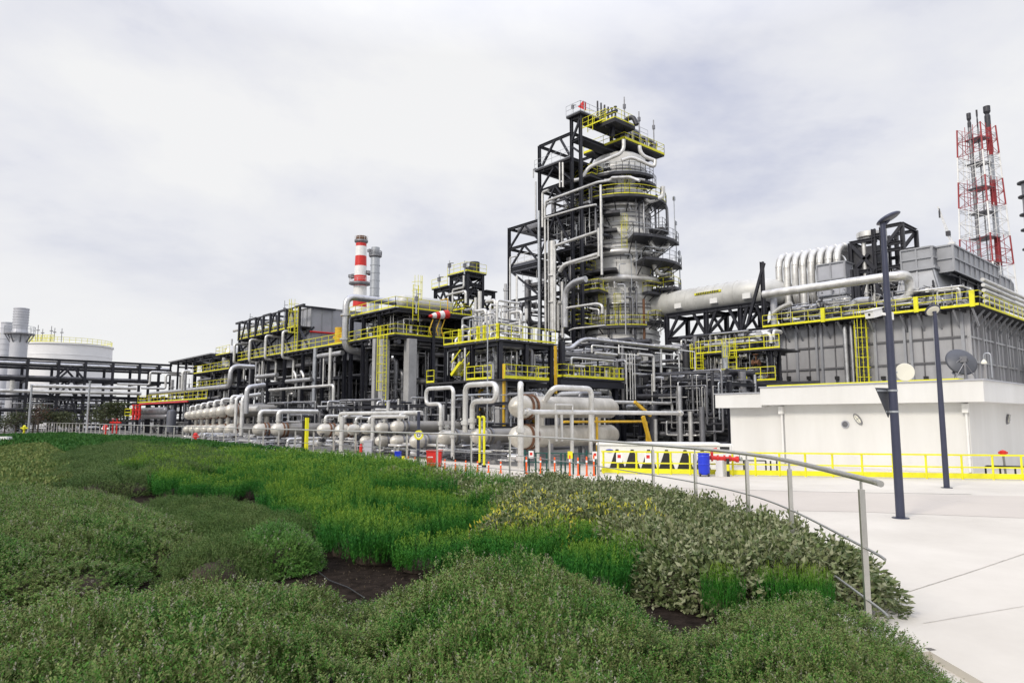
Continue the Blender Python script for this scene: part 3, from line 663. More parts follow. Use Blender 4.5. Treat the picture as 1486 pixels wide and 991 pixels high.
for px,top,r in ((1407,165,.42),(1434,155,.66),(1419,160,.18)):
    q=at(px,186,d=d); off=V((q.x-T0.x,q.y-T0.y,0)); zz=at(px,top,d=d).z
    for y0,y1,m_ in yb:
        z1=zf(y0); z0=max(0,zf(y1)) if y1<600 else 0; b=MB(); b.lathe([(r,z0),(r,z1)],(T0.x+off.x,T0.y+off.y,0),n=12); b.build('riser_pipe',(DRED if m_ is DRED else GALV) if r>.5 else CLADD,t)
    b=MB(); b.lathe([(r,zt),(r,zz-2.5),(r*.7,zz-2),(r*1.2,zz-1.4),(r*1.2,zz),(r*.7,zz)],(T0.x+off.x,T0.y+off.y,0),n=12); b.build('flare_tip',DARKP,t)
# distant crane jib
a,c=at(1361,300,d=260),at(1381,352,d=260); t=thing('crane_jib','slim white crane boom leaning beyond the furnace ducts','crane',(c.x,c.y,0))
g=at(1386,560,d=260); g.z=0; g2=at(1400,545,d=260)
b=MB(); b.bar(c,V((c.x,c.y,0))+RGT*7,2.2); b.build('mast',WHITEP,t)
b=MB(); u=(c-a).normalized(); n_=u.cross(FWD).normalized()*.5
for sgn in (-1,1): b.bar(a+n_*sgn*.4,c+n_*sgn,.22)
for k in range(14): b.bar(a.lerp(c,k/14)+n_*.6*(1 if k%2 else -1),a.lerp(c,(k+1)/14)-n_*.6*(1 if k%2 else -1),.15)
b.build('boom',WHITEP,t); b=MB(); b.cbox(a.lerp(c,.75),1.4,1.4,1.8); b.bar(a.lerp(c,.1)+V((0,0,.5)),a.lerp(c,.1)-V((0,0,3)),.5); b.build('hook_block',DARKP,t)
# edge column on the far right
d=120; c=at(1495,320,d=d); t=thing('far_column','grey process column with ring platforms cut by the right photo edge','column',(c.x,c.y,0)); r=.9
zc_=lambda y: at(1486,y,d=d).z
b=MB(); b.lathe([(r,0),(r,zc_(265)),(r*.6,zc_(262)),(0,zc_(260))],(c.x,c.y,0),n=16); b.build('shell',CLADD,t)
for y in (264,284,310,332,360): b=MB(); b.lathe([(r,0),(r+.6,0),(r+.6,-.25),(r,-.25)],(c.x,c.y,zc_(y)),n=14); b.build('ring_platform',DARKP,t)
# ================================================================== left pipe rack
RK=[125.,131.2]
X0=at(-30,518,y=125.).x; X1=at(250,531,y=125.).x
ztop=at(0,518.5,y=125.).z; zm=at(0,548,y=125.).z; zb_=at(0,574,y=125.).z
t=thing('pipe_rack','long dark steel pipe rack crossing behind the far left of the bed','pipe rack',(at(120,600,y=125.).x,125,0))
cols=[at(px,550,y=125.).x for px in (-28,39,84,123,163,202,230)]
for y in RK:
    for x in cols: b=MB(); b.ibeam((x,y,0),(x,y,ztop),.36); b.build('column',STEEL,t)
    for z in (ztop,ztop-1.05,zm,zb_,zb_*.6): b=MB(); b.ibeam((X0,y+.01,z),(X1,y+.01,z),.28,.34); b.build('beam',STEEL,t)
for x in cols:
    for z in (ztop-.1,zm,zb_,zb_*.6): b=MB(); b.ibeam((x+.01,RK[0],z-.31),(x+.01,RK[1],z-.31),.34); b.build('beam',STEEL,t)
for y in RK:
    xa,xb=cols[2],cols[3]; xm=(xa+xb)/2
    for p,q in (((xa,y-.2,zm),(xm,y-.2,ztop-.9)),((xb,y-.2,zm),(xm,y-.2,ztop-.9)),((xa,y-.2,0),(xm,y-.2,zb_)),((xb,y-.2,0),(xm,y-.2,zb_)),((xa,y-.2,zb_),(xm,y-.2,zm)),((xb,y-.2,zb_),(xm,y-.2,zm))): b=MB(); b.bar(p,q,.28); b.build('brace',STEEL,t)
rnd=random.Random(3)
for i,(y,z,r,m_) in enumerate(((126.4,ztop-.65,.3,CLAD),(127.5,ztop-.6,.28,CLADW),(128.6,ztop-.65,.34,CLADD),(129.8,ztop-.7,.2,CLAD),(126.4,zb_*.62,.2,CLADD),(127.8,zb_*.62,.24,CLAD),(129.2,zb_*.64,.2,CLADD),(127,zb_*.3,.2,CLADD),(128.7,zb_*.3,.22,CLAD),(127.8,zm+.35,.28,CLADD),(129.4,zm+.35,.22,CLAD))):
    b=MB(); b.tube([(X0,y,z),(X1-.3*i,y,z)],r,8); b.build('pipe',m_,t)
b=MB()
for y in (126,128.1): b.box(X0,X1-2,y,y+.6,zb_-.55,zb_-.4)
b.build('cable_tray',STEEL2,t)
clutter(t,(X0,X1),(125.5,133),(.3,zb_),34,11,(.06,.2),[CLADD,CLADD,DARKP,DARKP,CLAD],.3)
def hpipe(name,pts,y,r,m,label,n=10):
    return pipe(name,snap(pts,y=y),r,m,None,n,label=label)
hpipe('rack_pipe',[(-30,566),(205,567.5)],123.1,.28,CLADW,'lower of the two fat white pipes along the front of the left rack')
P=snap([(44,559.5),(198,561.5)],y=123.2); pipe('rack_pipe',P,.29,CLADW,label='upper fat white pipe on the left rack, starting at the vertical stub'); 
P=snap([(18,552),(18,566)],y=123); pipe('rack_pipe',P,.28,CLADW,label='short vertical white stub joining the fat white pipes at the far left')
hpipe('loop_pipe',[(170,557),(217,559),(217,539.5),(262,541)],123.5,.18,CLADW,'taller white expansion loop above the right end of the left rack')
hpipe('loop_pipe',[(205,563),(240,562.5),(240,543.5),(262,545),(262,570)],122,.18,CLADW,'lower white expansion loop right of the taller one on the rack end')
hpipe('loop_pipe',[(264,566),(264,538),(276,537.5)],84,.14,CLADW,'left of two hooked white pipes left of the stair tower')
hpipe('loop_pipe',[(268.5,566),(268.5,540)],83,.12,CLADD,'dull grey pipe close behind the hooked white pipes')
# long grey pipe with upward elbow
b=at(212,585,y=70); P=snap([(211,580),(218,572),],y=70)
p0=at(218,571.5,x=26); p1=at(333,571.5,x=26)
za=p0.z
P=[V((p0.x,p0.y,za-1.2)),V((p0.x,p0.y,za)),V((p1.x,p1.y,za)),V((p1.x,p1.y,at(333,531,x=26).z)),V((p1.x+2.5,p1.y,at(333,531,x=26).z))]
pipe('header_pipe',P,.24,CLAD,None,12,.9,label='long grey pipe sweeping up by a wide elbow at the foot of the cooler deck')
# low walkway with yellow rail below it
t=thing('pipe_walkway','low walkway with yellow rail below the long grey pipe on the left','walkway',tuple(at(250,640,x=25)))
ya,yb_=at(200,583,x=25.5).y,at(300,580,x=25.5).y; zz=at(230,583,x=25.5).z
deck(t,25.5,28,yb_,ya,zz-.15,.15,STEEL); guard(t,[(25.5,yb_,zz),(25.5,ya,zz)],.95,1.6)
for k in range(6): b=MB(); y=yb_+(ya-yb_)*k/5; b.ibeam((25.6,y,0),(25.6,y,zz-.2),.28); b.ibeam((27.9,y,0),(27.9,y,zz-.2),.28); b.build('column',STEEL,t)
clutter(t,(26,30),(yb_,ya),(.3,zz),30,5,(.06,.22),[CLADD,CLAD,DARKP,CLADD],.35)
# red deluge header
X=24.
t=thing('deluge_header','red sprinkler header of vertical risers with a long red pipe','fire pipe',tuple(at(203,640,x=X)))
P=snap([(203,586.5),(272,587)],x=X); b=MB(); b.tube(P,.10,8); b.build('main_pipe',RED,t)
for px in (193,197.5,202):
    a,c=at(px,587,x=X-.1),at(px,608,x=X-.1); b=MB(); b.tube([V((c.x,c.y,c.z)),V((c.x,c.y,a.z))],.16,8)
    for f in (.0,.3,.6,.95): b.lathe([(.16,-.06),(.26,-.06),(.26,.06),(.16,.06)],V((c.x,c.y,c.z+(a.z-c.z)*f)),n=8)
    b.build('riser',RED,t)
b=MB(); a,c=at(193,590,x=X-.1),at(193,607,x=X-.1); b.bar(a,at(203,590,x=X-.1),.12); b.bar(c,at(203,607,x=X-.1),.12)
b.bar(V((c.x,c.y,0)),c,.2); c2=at(203,607,x=X-.1); b.bar(V((c2.x,c2.y,0)),c2,.2); b.build('support',STEEL2,t)
b=MB(); q=at(190,598,x=X-.1); q2=at(181,598,x=X-.1)
for dz in (-.45,0,.45): b.bar(q+V((0,0,dz)),q2+V((0,0,dz)),.1)
b.bar(q2-V((0,0,.5)),q2+V((0,0,.5)),.1); b.bar(q-V((0,0,.5)),q+V((0,0,.5)),.1); b.build('yellow_gate',YEL,t)
t=thing('red_valve_set','small red valve group near the far left of the railing','valve',tuple(at(167,640,x=22)))
b=MB(); q=at(160,613,x=22); q2=at(175,613,x=22); b.tube([q,q2],.11,8)
for px in (164,170): w_=at(px,613,x=22); b.tube([V((w_.x,w_.y,0)),w_],.1,8); valve(b,w_,.3)
b.build('valve_pipe',RED,t)
# grey horizontal drums left of the exchangers
for i,(y0,l) in enumerate(((597,'upper grey horizontal drum behind the red sprinkler header'),(604.5,'lower grey horizontal drum behind the red sprinkler header'))):
    a=at(205,y0,x=25.5); c=at(243,y0+.5,x=25.5); c.z=a.z; t=thing('horizontal_drum',l,'drum',(a.x,(a.y+c.y)/2,0)); r=.36 if i else .5
    b=MB(); b.lathe_s([(.001,0),(r*.7,.08),(r,.3),(r,(a-c).length-.3),(r*.7,(a-c).length-.08),(.001,(a-c).length)],c,(0,1,0),14); b.build('shell',CLADD,t)
    b=MB()
    for f in (.2,.8): q=c.lerp(a,f); b.bar(V((q.x,q.y,0)),q,.3)
    b.build('saddle',STEEL,t)
p=at(247,640,x=23); t=thing('vertical_drum','upright slate grey drum at the left end of the exchangers','drum',(p.x,p.y,0)); h=at(247,594,x=23).z; b=MB(); b.lathe_s([(.5,.5),(.5,h-.3),(.35,h-.08),(.001,h)],(p.x,p.y,0),n=14); b.build('shell',STEEL2,t)
b=MB()
for k in range(4): a=k*math.pi/2+.5; b.bar((p.x+.4*math.cos(a),p.y+.4*math.sin(a),0),(p.x+.4*math.cos(a),p.y+.4*math.sin(a),.7),.1)
b.build('leg',STEEL,t)
# steel light poles at the left
for px,y0,y1,l in ((169,558,625,'left galvanised pole before the white tank'),(535,555,620,'')):
    if not l: continue
    p=at(41,625,z=0.0) if px==169 else p
    d=92; c=at(41.5,620,d=d); t=thing('steel_pole','thin galvanised pole standing before the left end of the pipe rack','pole',(c.x,c.y,0)); b=MB(); b.lathe([(.16,0),(.12,at(41.5,559,d=d).z)],(c.x,c.y,0),n=8); b.build('shaft',GALV,t); b=MB(); b.cbox((c.x,c.y,at(41.5,559,d=d).z),.3,.3,.12); b.build('cap',GALV,t)
    c=at(126,620,d=d); t=thing('steel_pole','thin galvanised pole standing before the middle of the pipe rack','pole',(c.x,c.y,0)); b=MB(); b.lathe([(.16,0),(.12,at(126,553,d=d).z)],(c.x,c.y,0),n=8); b.build('shaft',GALV,t); b=MB(); b.cbox((c.x,c.y,at(126,553,d=d).z),.3,.3,.12); b.build('cap',GALV,t)
# far yard behind: low dark mass of piping that closes the view between the racks
t=thing('far_pipe_yard','dark low yard of pipes and beams seen through the left pipe rack','pipe yard',(at(120,600,y=139).x,139,0))
frame(t,[at(px,600,y=138).x for px in (-30,40,110,180,250)],[138,143],[3,5.8],.3)
clutter(t,(X0-3,X1+6),(137,144),(.2,6),60,21,(.08,.25),[DARKP,CLADD,DARKP,CLADD],.25)
# ================================================================== left wing: stair tower, cooler deck
WX=33.2
# stair tower with round head platform
t=thing('stair_tower','dark open stair tower with three yellow railed landings left of the cooler deck','tower',tuple(at(308,640,x=WX+1)))
ya=at(336,520,x=WX).y; yb_=at(284,540,x=WX).y; zl=[at(310,571,x=WX).z+.6,at(310,540,x=WX).z,at(318,517,x=WX).z]
frame(t,[WX,WX+5],[ya,(ya+yb_)/2,yb_],zl,.34,bw=.28)
for i,z in enumerate(zl):
    y1=yb_ if i<2 else (ya+yb_)/2-2
    deck(t,WX-.3,WX+5,ya,y1,z); guard(t,[(WX-.3,ya,z+.12),(WX-.3,y1,z+.12),(WX+5,y1,z+.12)],1.1,1.5)
for k in range(2):
    b=MB(); 
    for s in (0,1.0): b.bar((WX+.2+s,ya+1,zl[k]+.1),(WX+.2+s,yb_-1,zl[k+1]),.12,.3)
    n=12
    for i in range(n): f=i/n; b.box(WX+.2,WX+1.2,ya+1+(yb_-2-ya)*f,ya+1.3+(yb_-2-ya)*f,zl[k]+.1+(zl[k+1]-zl[k])*f,zl[k]+.14+(zl[k+1]-zl[k])*f)
    b.build('stair_flight',STEEL2,t)
clutter(t,(WX,WX+6),(ya,yb_),(.5,zl[-1]),40,31,(.08,.25),[CLADD,DARKP,CLAD,DARKP],.5)
c=at(336,508,x=WX+2); t=thing('domed_vessel','pale domed vessel top rising from the stair tower','vessel',(c.x,c.y,0)); b=MB(); b.lathe_s([(1.2,0),(1.2,c.z-.6),(1.0,c.z+.1),(.6,c.z+.5),(.001,c.z+.7)],(c.x,c.y,0),n=18); b.build('shell',CLADW,t); b=MB(); b.tube([c+V((0,0,.6)),c+V((0,0,1.6))],.12,6); b.build('nozzle',CLAD,t)
# sloping rack roof that runs to the stair tower
t=thing('covered_pipe_rack','dark pipe rack running away from the stair tower to the left','pipe rack',tuple(at(265,640,x=WX)))
y0=at(306,515,x=WX).y; y1=at(244,530,x=WX).y; zt=at(306,514,x=WX).z
frame(t,[WX+.4,WX+5.6],[y0+k*(y1-y0)/5 for k in range(6)],[3,6,zt],.34,bw=.3)
b=MB(); b.box(WX,WX+6,y0+.2,y1,zt+.02,zt+.2); b.build('roof_sheet',CLADD,t)
clutter(t,(WX+.5,WX+6),(y0,y1),(.5,zt-.3),60,32,(.1,.3),[DARKP,CLADD,DARKP,CLAD],.25)
# cooler deck
yr,yl=at(497,498,x=WX).y,at(344,526,x=WX).y
ZD=at(497,498,x=WX).z; WB=WX+8.5
t=thing('cooler_deck','long raised dark steel deck with yellow railings carrying the air coolers','platform',(WX,(yr+yl)/2,0))
ys=[yr+(yl-yr)*k/6 for k in range(7)]
frame(t,[WX+.3,WX+4.4,WB],ys,[3.4,6.3,ZD-.15],.42,bw=.36)
deck(t,WX,WB,yr,yl,ZD-.14)
guard(t,[(WX,yr,ZD),(WX,yl,ZD),(WB,yl,ZD)],1.05,1.5,t=.09)
zu=at(344,493,x=WX).z; yu=at(433,470,x=WX).y; zg=at(344,469,x=WX).z
deck(t,WX+.1,WX+1.6,yu,yl+.6,zu-.12,name='upper_walkway')
b=MB(); rail(b,[(WX+.15,yu,zu),(WX+.15,yl+.6,zu)],.95,1.5,.08); b.build('guardrail',YEL,t)
nb=5
for k in range(nb):
    y=yu+(yl-yu)*k/(nb-1); 
    for dy in ((-.0,),(0.,))[0]:
        b=MB()
        for yy in (y-1.1,y+1.1) if k not in (0,nb-1) else ((y,)):
            b.bar((WX+.1,yy,zu),(WX+.1,yy,zg),.26)
        b.bar((WX+.1,y-1.2,zg),(WX+.1,y+1.2,zg),.24); b.bar((WX+.1,y,zg),(WX+4.5,y,zg),.22)
        b.build('portal_frame',STEEL,t)
    b=MB(); b.bar((WX+.2,y,ZD),(WX+.2,y,zu),.28); b.bar((WX+.3,y,ZD+1.2),(WX+1.9,y,zu),.2); b.bar((WX+.2,y-.05,zu-.5),(WX+.3,y-2.5,ZD),.2); b.build('brace',STEEL,t)
    if k<nb-1:
        y2=yu+(yl-yu)*(k+1)/(nb-1); ym=(y+y2)/2
        for s in (-1,1): b=MB(); b.bar((WX+.1,ym+s*1.3,zu),(WX+.1,ym+s*.2,zg-.1),.17); b.build('brace',STEEL,t)
b=MB(); b.bar((WX+.1,yu,zg-.02),(WX+.1,yl,zg-.02),.14); b.build('beam',STEEL,t)
b=MB(); q=V((WX-.35,at(434,480,x=WX).y,0)); ladder(b,(q.x,q.y,ZD),zg-ZD-.2,.7,t=.09); b.build('ladder',YEL,t)
clutter(t,(WX+.5,WB),(yr,yl),(.5,ZD-.4),95,33,(.08,.3),[CLADD,DARKP,CLAD,DARKP,CLADD],.5)
valves(t,(WX,WX+2),(yr,yl),(2,6.5),16,34,(.25,.5))
b=MB()
for k in range(5): b.box(WX+2.5+k,WX+3+k,yr,yl,6.5,6.62)
b.build('cable_tray',STEEL2,t)
b=MB(); b.box(WX+5.6,WX+5.75,yr,yl,.1,ZD-.9); b.build('dark_backdrop',DARKP,t)  # added dark sheet, stands in for the deep shade under the deck
# dark fan rings below the deck
for k in range(6):
    y=(ys[k]+ys[k+1])/2; b=MB(); b.lathe([(1.6,0),(1.8,-1.0),(1.8,-1.1),(1.5,-1.1)],(WX+3.2,y,ZD-.4),n=20); b.build('fan_ring',CLADD,t)
# cooler housings
hy=[at(px,460,x=WX+1.7).y for px in (452,414,386,363,347)]
zh=at(452,446,x=WX+1.7).z
for k in range(4):
    l=['first','second','third','fourth'][k]
    a,c=hy[k],hy[k+1]-.5
    t=thing('air_cooler',('large grey panelled air cooler housing nearest the big upright pipe' if k==0 else '%s grey air cooler housing from the right on the cooler deck, behind portal frames'%l),'air cooler',(WX+4.5,(a+c)/2,ZD))
    b=MB(); b.box(WX+1.7,WB-.3,a,c,ZD+.02,zh-(0 if k==0 else 1.3)); b.build('casing',PANELL if k==0 else PANEL2,t)
    b=MB(); n=6
    for i in range(n+1): yy=a+(c-a)*i/n; b.box(WX+1.62,WX+1.7,yy-.06,yy+.06,ZD+.1,zh-(.0 if k==0 else 1.3))
    for i in range(6): xx=WX+1.7+(WB-2-WX)*i/5; b.box(xx-.06,xx+.06,a-.07,a,ZD+.1,zh-(0 if k==0 else 1.3))
    for z in (ZD+1.4,ZD+2.8): b.box(WX+1.60,WX+1.7,a,c,z,z+.12)
    b.build('panel_rib',PANEL if k else PANEL2,t)
    b=MB(); zz=zh-(0 if k==0 else 1.3); b.box(WX+1.55,WB-.2,a-.1,c+.1,zz,zz+.12); b.build('roof_trim',CLAD,t)
    if k: 
        b=MB(); ym=(a+c)/2; b.tube([(WX+.9,a,zz+.6),(WX+.9,c,zz+.6)],.2,8); b.tube([(WX+2.5,ym,zz+.1),(WX+2.5,ym,zz+1.0),(WX+.9,ym,zz+1.0)],.15,8); b.build('header_pipe',CLADW,t)
# red fire line and amber toe on the deck's right end
P=snap([(449,481),(494,484.5)],y=hy[0]-.35); pipe('fire_line',P,.12,RED,label='thin red fire pipe along the large grey cooler housing')
t=thing('amber_pump_skid','amber yellow pump skid on the right end of the cooler deck','pump skid',tuple(at(490,490,x=WX+.9)))
q=at(490,497,x=WX+.9); q.z=ZD; b=MB(); b.box(q.x-.4,q.x+.8,q.y-1.4,q.y+1.4,ZD,ZD+.35); b.build('base',AMB,t); b=MB(); b.lathe([(0,0),(.5,0),(.5,1.6),(0,1.6)],(q.x+.2,q.y,ZD+.35),n=12); b.lathe([(0,0),(.3,0),(.3,.8),(0,.8)],(q.x+.2,q.y-.9,ZD+.35),n=12); b.tube([(q.x+.2,q.y-1.2,ZD+1),(q.x+.2,q.y+1.2,ZD+1)],.18,8); b.build('pump_body',AMB,t)
# white hairpin header pipes on the deck front
for i,(px,y0,y1,hx) in enumerate(((340.6,499,527,9),(363,492.7,525,12),(386,487,521,13),(411,480.5,519,16))):
    p=at(px,y0,x=WX-.5); q=at(px,y1,x=WX-.5); q=V((p.x,p.y,q.z))
    P=[p+V((2.6,0,0)),p,q,q+V((1.4,0,0)),q+V((1.4,0,-2.0-.3*i))]
    pipe('hairpin_pipe',P,.165,CLADW,None,10,label=['leftmost','second','third','rightmost'][i]+' white hairpin pipe hooked over the railing of the cooler deck',group='white hairpin pipes on the cooler deck')
# uprights and headers under the deck, in front of it
for i,(px,y0,y1,r,m_,l) in enumerate(((458,505,600,.30,GALV,'pale grey column below the right half of the cooler deck'),(480,505,560,.24,CLADW,'bright vertical pipe right of the pale grey column below the cooler deck'),(470,520,560,.12,CLADW,'thin bright upright between two thicker ones below the cooler deck'),(363.5,527,590,.17,CLADD,'dull grey upright below the left part of the cooler deck'),(381,524,560,.12,CLADW,'thin white upright below the third hairpin pipe'),(372,525,580,.13,CLAD,'grey upright between the second and third hairpin pipes'),(441,545,563,.2,CLADW,'short white upright with bent top left of the pale grey column'),(430,545,563,.2,CLADW,'short white upright with bent top farther left of the pale grey column'))):
    P=snap([(px,y0),(px,y1)],x=WX-1); r*=.74
    if 'bent' in l: P=[P[0]+V((0,.7,.5))]+P
    pipe('riser_pipe',P,r,m_,None,10,label=l)
def xp(name,pts,x,r,m,label,n=10,bend=None,fl=()):
    r*=(.72 if x>30 else .56)
    return pipe(name,snap(pts,x=x),r,m,None,n,bend,label=label,fl=fl)
xp('header_pipe',[(373,547),(402,546)],WX-1.5,.33,CLAD,'short fat grey pipe below the left half of the cooler deck')
xp('header_pipe',[(416,553.5),(452,552)],WX-1.5,.3,CLAD,'fat grey pipe below the middle of the cooler deck')
xp('header_pipe',[(391,566),(400,564),(484,565.5),(486,600)],WX-4,.24,CLADW,'long white header pipe bending down at its right end below the cooler deck')
xp('header_pipe',[(462,517),(497,511)],WX-.8,.34,CLAD,'fat grey pipe running into the large upright pipe at deck height')
# the large upright return pipe
x=WX-1.2
a=at(502.5,430,x=x); P=[a+V((8,0,.0)),a,V((a.x,a.y,at(502,508,x=x).z)),V((a.x+5,a.y,at(502,508,x=x).z))]
pipe('return_pipe',P,.33,CLAD,None,14,1.0,label='large upright grey pipe bending over between cooler deck and middle block',fl=((1,.35),(1,.8)))
# steam puff
# ================================================================== exchanger rows along the road
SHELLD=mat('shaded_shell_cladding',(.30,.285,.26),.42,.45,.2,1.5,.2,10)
def exch(x,y,z,r,L,m,parent,bm=None):
    k=r/.4; h=.42*k+.48
    b=MB(); b.lathe_s([(.001,0),(r*.55,.08*k),(r*.85,.22*k),(r,.42*k),(r,h)],(x,y,z),(1,0,0),18); o=b.build('channel_head',m,parent)
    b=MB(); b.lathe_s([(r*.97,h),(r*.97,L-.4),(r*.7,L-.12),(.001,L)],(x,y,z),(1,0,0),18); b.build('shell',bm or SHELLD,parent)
    b=MB()
    for f in (h-.14,h+.14): b.lathe([(r,-.05),(r*1.12,-.05),(r*1.12,.05),(r,.05)],(x+f,y,z),(1,0,0),18)
    b.build('flange',RUST if r>.38 else CLADD,o)
    return o
def exchanger(px,ph,hpx,x,L,label,group=None,m=SHELLC,lower=None,neck=True,hook=0,bm=None):
    """px,ph: pixel centre of the front head; hpx: head height in pixels"""
    c=at(px,ph,x=x); d=c.x*E2[1]+c.y*E1[1]; r=hpx*d/2000.
    t=thing('heat_exchanger',label,'heat exchanger',(x+L*.4,c.y,0),group)
    sh=exch(x,c.y,c.z,r,L,m,t,bm)
    zc=[c.z]
    if lower: c2=at(px,lower,x=x); exch(x,c.y,c2.z,r,L,m,t,bm); zc.append(c2.z)
    b=MB(); zl=min(zc)
    for f in (.3,.75): b.box(x+L*f-.12,x+L*f+.12,c.y-r*.75,c.y+r*.75,.18,zl-r*.55)
    b.build('saddle',CLADD,t)
    b=MB()
    for f in (.3,.75): b.box(x+L*f-.25,x+L*f+.25,c.y-r*.9,c.y+r*.9,0,.18)
    b.build('plinth',CONCR,t)
    if lower:
        b=MB()
        for f in (.25,.8): b.tube([(x+L*f,c.y,zl+r*.9),(x+L*f,c.y,max(zc)-r*.9)],r*.4,8)
        b.build('link_pipe',m,t)
    if neck:
        b=MB(); q=V((x+.55,c.y,max(zc)+r*.9)); b.tube([q,q+V((0,0,r*1.2)),q+V((1.2,0,r*1.2))],r*.27,10,r*.5) if not hook else b.tube([q,q+V((0,0,r*.8))],r*.27,10)
        b.lathe([(r*.27,0),(r*.45,0),(r*.45,.06),(r*.27,.06)],q+V((0,0,r*.35)),n=10); b.build('nozzle',CLADW,sh)
    b=MB(); q=V((x+.55,c.y,zl-r*.9)); b.tube([q,q-V((0,0,r*.8)),q+V((-.3,r*.9,-r*.8))],r*.25,8); b.build('drain_pipe',CLAD,t)
    return t,c,r
ordn=['first','second','third','fourth','fifth','sixth','seventh']
EX=19.4
gl='paired exchangers at the left end of the row'
for i,(px,ph,hp,lo) in enumerate(((326,595,19,624),(312,597,17,624),(301.5,598.5,16,624),(292,599.5,15,623.5),(283,600.5,14,623.5),(275,601.5,13,623),(267,602.5,12,623))):
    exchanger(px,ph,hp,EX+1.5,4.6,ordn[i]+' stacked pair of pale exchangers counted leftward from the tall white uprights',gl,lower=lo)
for px,hp,l in ((366,19,'left of two round white exchanger heads below hooked pipes near the yellow post'),(392.5,19.5,'right of two round white exchanger heads below hooked pipes near the yellow post')):
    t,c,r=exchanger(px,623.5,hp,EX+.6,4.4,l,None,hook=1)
    # hooked feed pipe above
    q=V((EX+1.15,c.y,c.z+r)); zz=at(px,597,x=EX+1.15).z; pipe('feed_pipe',[q+V((0,0,.05)),V((q.x,q.y,zz)),V((q.x+3,q.y,zz))],.17,CLADW,None,10,.3,label='hooked white feed pipe rising from the %s round exchanger head'%('left' if px<380 else 'right'))
gm='paired exchangers in the middle of the row'
for i,(px,ph,hp,lo) in enumerate(((567,619,17,640),(545,621,16,640),(523,622,15.5,640))):
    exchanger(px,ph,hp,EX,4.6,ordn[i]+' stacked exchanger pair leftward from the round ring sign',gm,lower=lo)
for i,(px,ph,hp) in enumerate(((504,623.5,16),(486,624.5,19),(460,624,19))):
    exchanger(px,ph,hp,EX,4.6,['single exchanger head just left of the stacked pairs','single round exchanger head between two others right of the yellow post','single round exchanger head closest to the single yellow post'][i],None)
for px,ph,hp,l in ((595,640.5,20,'single beige exchanger directly left of the ring sign, low to the ground'),(635,634.5,22,'single beige exchanger head under the left zigzag pipe'),(684,633,23,'single beige exchanger head under the right zigzag pipe, by the yellow pair')):
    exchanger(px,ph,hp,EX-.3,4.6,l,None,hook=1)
# big stacked pair
t,c,r=exchanger(741,590,34,EX-.6,6.6,'largest stacked pair of beige exchangers with dark flanges above the orange posts',None,lower=634,neck=False,bm=SHELLC)
BE=c.y
# white headers above the middle rows
xp('header_pipe',[(493,612),(495,600),(612,597.5)],EX+.9,.2,CLADW,'upper bright white header pipe above the middle exchangers')
xp('header_pipe',[(540,604.5),(590,603.5)],EX+.4,.16,CLADW,'lower bright white header pipe right above the stacked pairs')
xp('header_pipe',[(495,655),(495,604)],EX-.5,.24,CLADW,'thick white upright pipe standing among the middle exchanger heads')
xp('header_pipe',[(540,652),(540,606)],EX-.45,.18,CLADW,'white upright pipe in front of the stacked exchanger pairs')
xp('header_pipe',[(563,600),(563,583)],EX+2,.18,CLADW,'short white upright above the stacked exchanger pairs')
xp('header_pipe',[(419,597),(419,612),(436,612.5)],EX+2.0,.13,CLAD,'small grey elbow pipe left of the single yellow post')
# tall uprights right of the left row
for i,(px,y0,y1,r,l) in enumerate(((341,577,628,.2,'left one of three close white uprights ending the left exchanger row'),(350,576,632,.26,'thickest of three close white uprights ending the left exchanger row'),(357,562,600,.3,'dull wide upright with sloped top behind the white uprights'))):
    P=snap([(px,y1),(px,y0)],x=EX+1); pipe('upright_pipe',P+[P[-1]+V((1.6,.6,.25))],r*.62,CLADW if i<2 else CLAD,None,12,label=l)
xp('header_pipe',[(360,593.5),(376,593.5)],EX+3,.42,CLADW,'stubby fat white pipe right of the three white uprights')
# zigzag loops over the single exchangers
xp('loop_pipe',[(657,662),(657,562),(618.6,562.5),(618.6,586.5),(640,586.5),(640,624)],EX-.2,.165,CLADW,'left white zigzag pipe loop over the single exchangers',12,.3,((0,.3),(4,.75)))
xp('loop_pipe',[(675,627),(675,559),(720.5,558),(720.5,581.5),(685.5,582.5),(685.5,622)],EX-.25,.215,CLADW,'right and thicker white zigzag pipe loop over the single exchangers',12,.34,((0,.2),(4,.7)))
# big front pipes at the stacked pair
x=EX-.8
P=snap([(755.5,680),(755.5,556.5)],x=x-.6); pipe('front_pipe',P+[P[-1]+V((1.2,1.3,0))],.115,CLADW,None,14,.26,label='thick white upright pipe standing in front of the largest exchanger pair',fl=((0,.12),(0,.45)))
y=BE-1.0
p=at(806,562,y=y); q=at(858,561,y=y); q.z=p.z; P=[V((p.x,p.y+1.0,p.z-.9)),V((p.x,p.y+.1,p.z)),q,V((q.x,q.y,at(858,598,y=y).z-1.2))]
pipe('arch_pipe',P,.12,CLADW,None,14,.3,label='thick white arched pipe right above the largest exchanger pair')
P=snap([(760,597.5),(990,599)],y=BE-1.6); pipe('service_pipe',[p-V((0,0,0)) for p in P],.095,CLADW,None,12,label='long white horizontal pipe across the largest exchanger pair',fl=((0,.02),(0,.98)))
for px,l in ((779.5,'left white leg pipe below the long horizontal pipe'),(829.5,'middle white leg pipe below the long horizontal pipe'),(856.5,'right white leg pipe behind the long horizontal pipe')):
    P=snap([(px,598),(px,684 if px<850 else 668)],y=BE-1.55 if px<850 else BE-1.0); pipe('leg_pipe',P,.088 if px!=829.5 else .082,CLADW,None,10,label=l,fl=((0,.9),))
for px,l in ((807,'thin white upright left of the middle leg pipe'),(815,'thin white upright touching the middle leg pipe')):
    P=snap([(px,600),(px,640)],y=BE-1.3); pipe('leg_pipe',P,.06,CLADW,None,8,label=l)
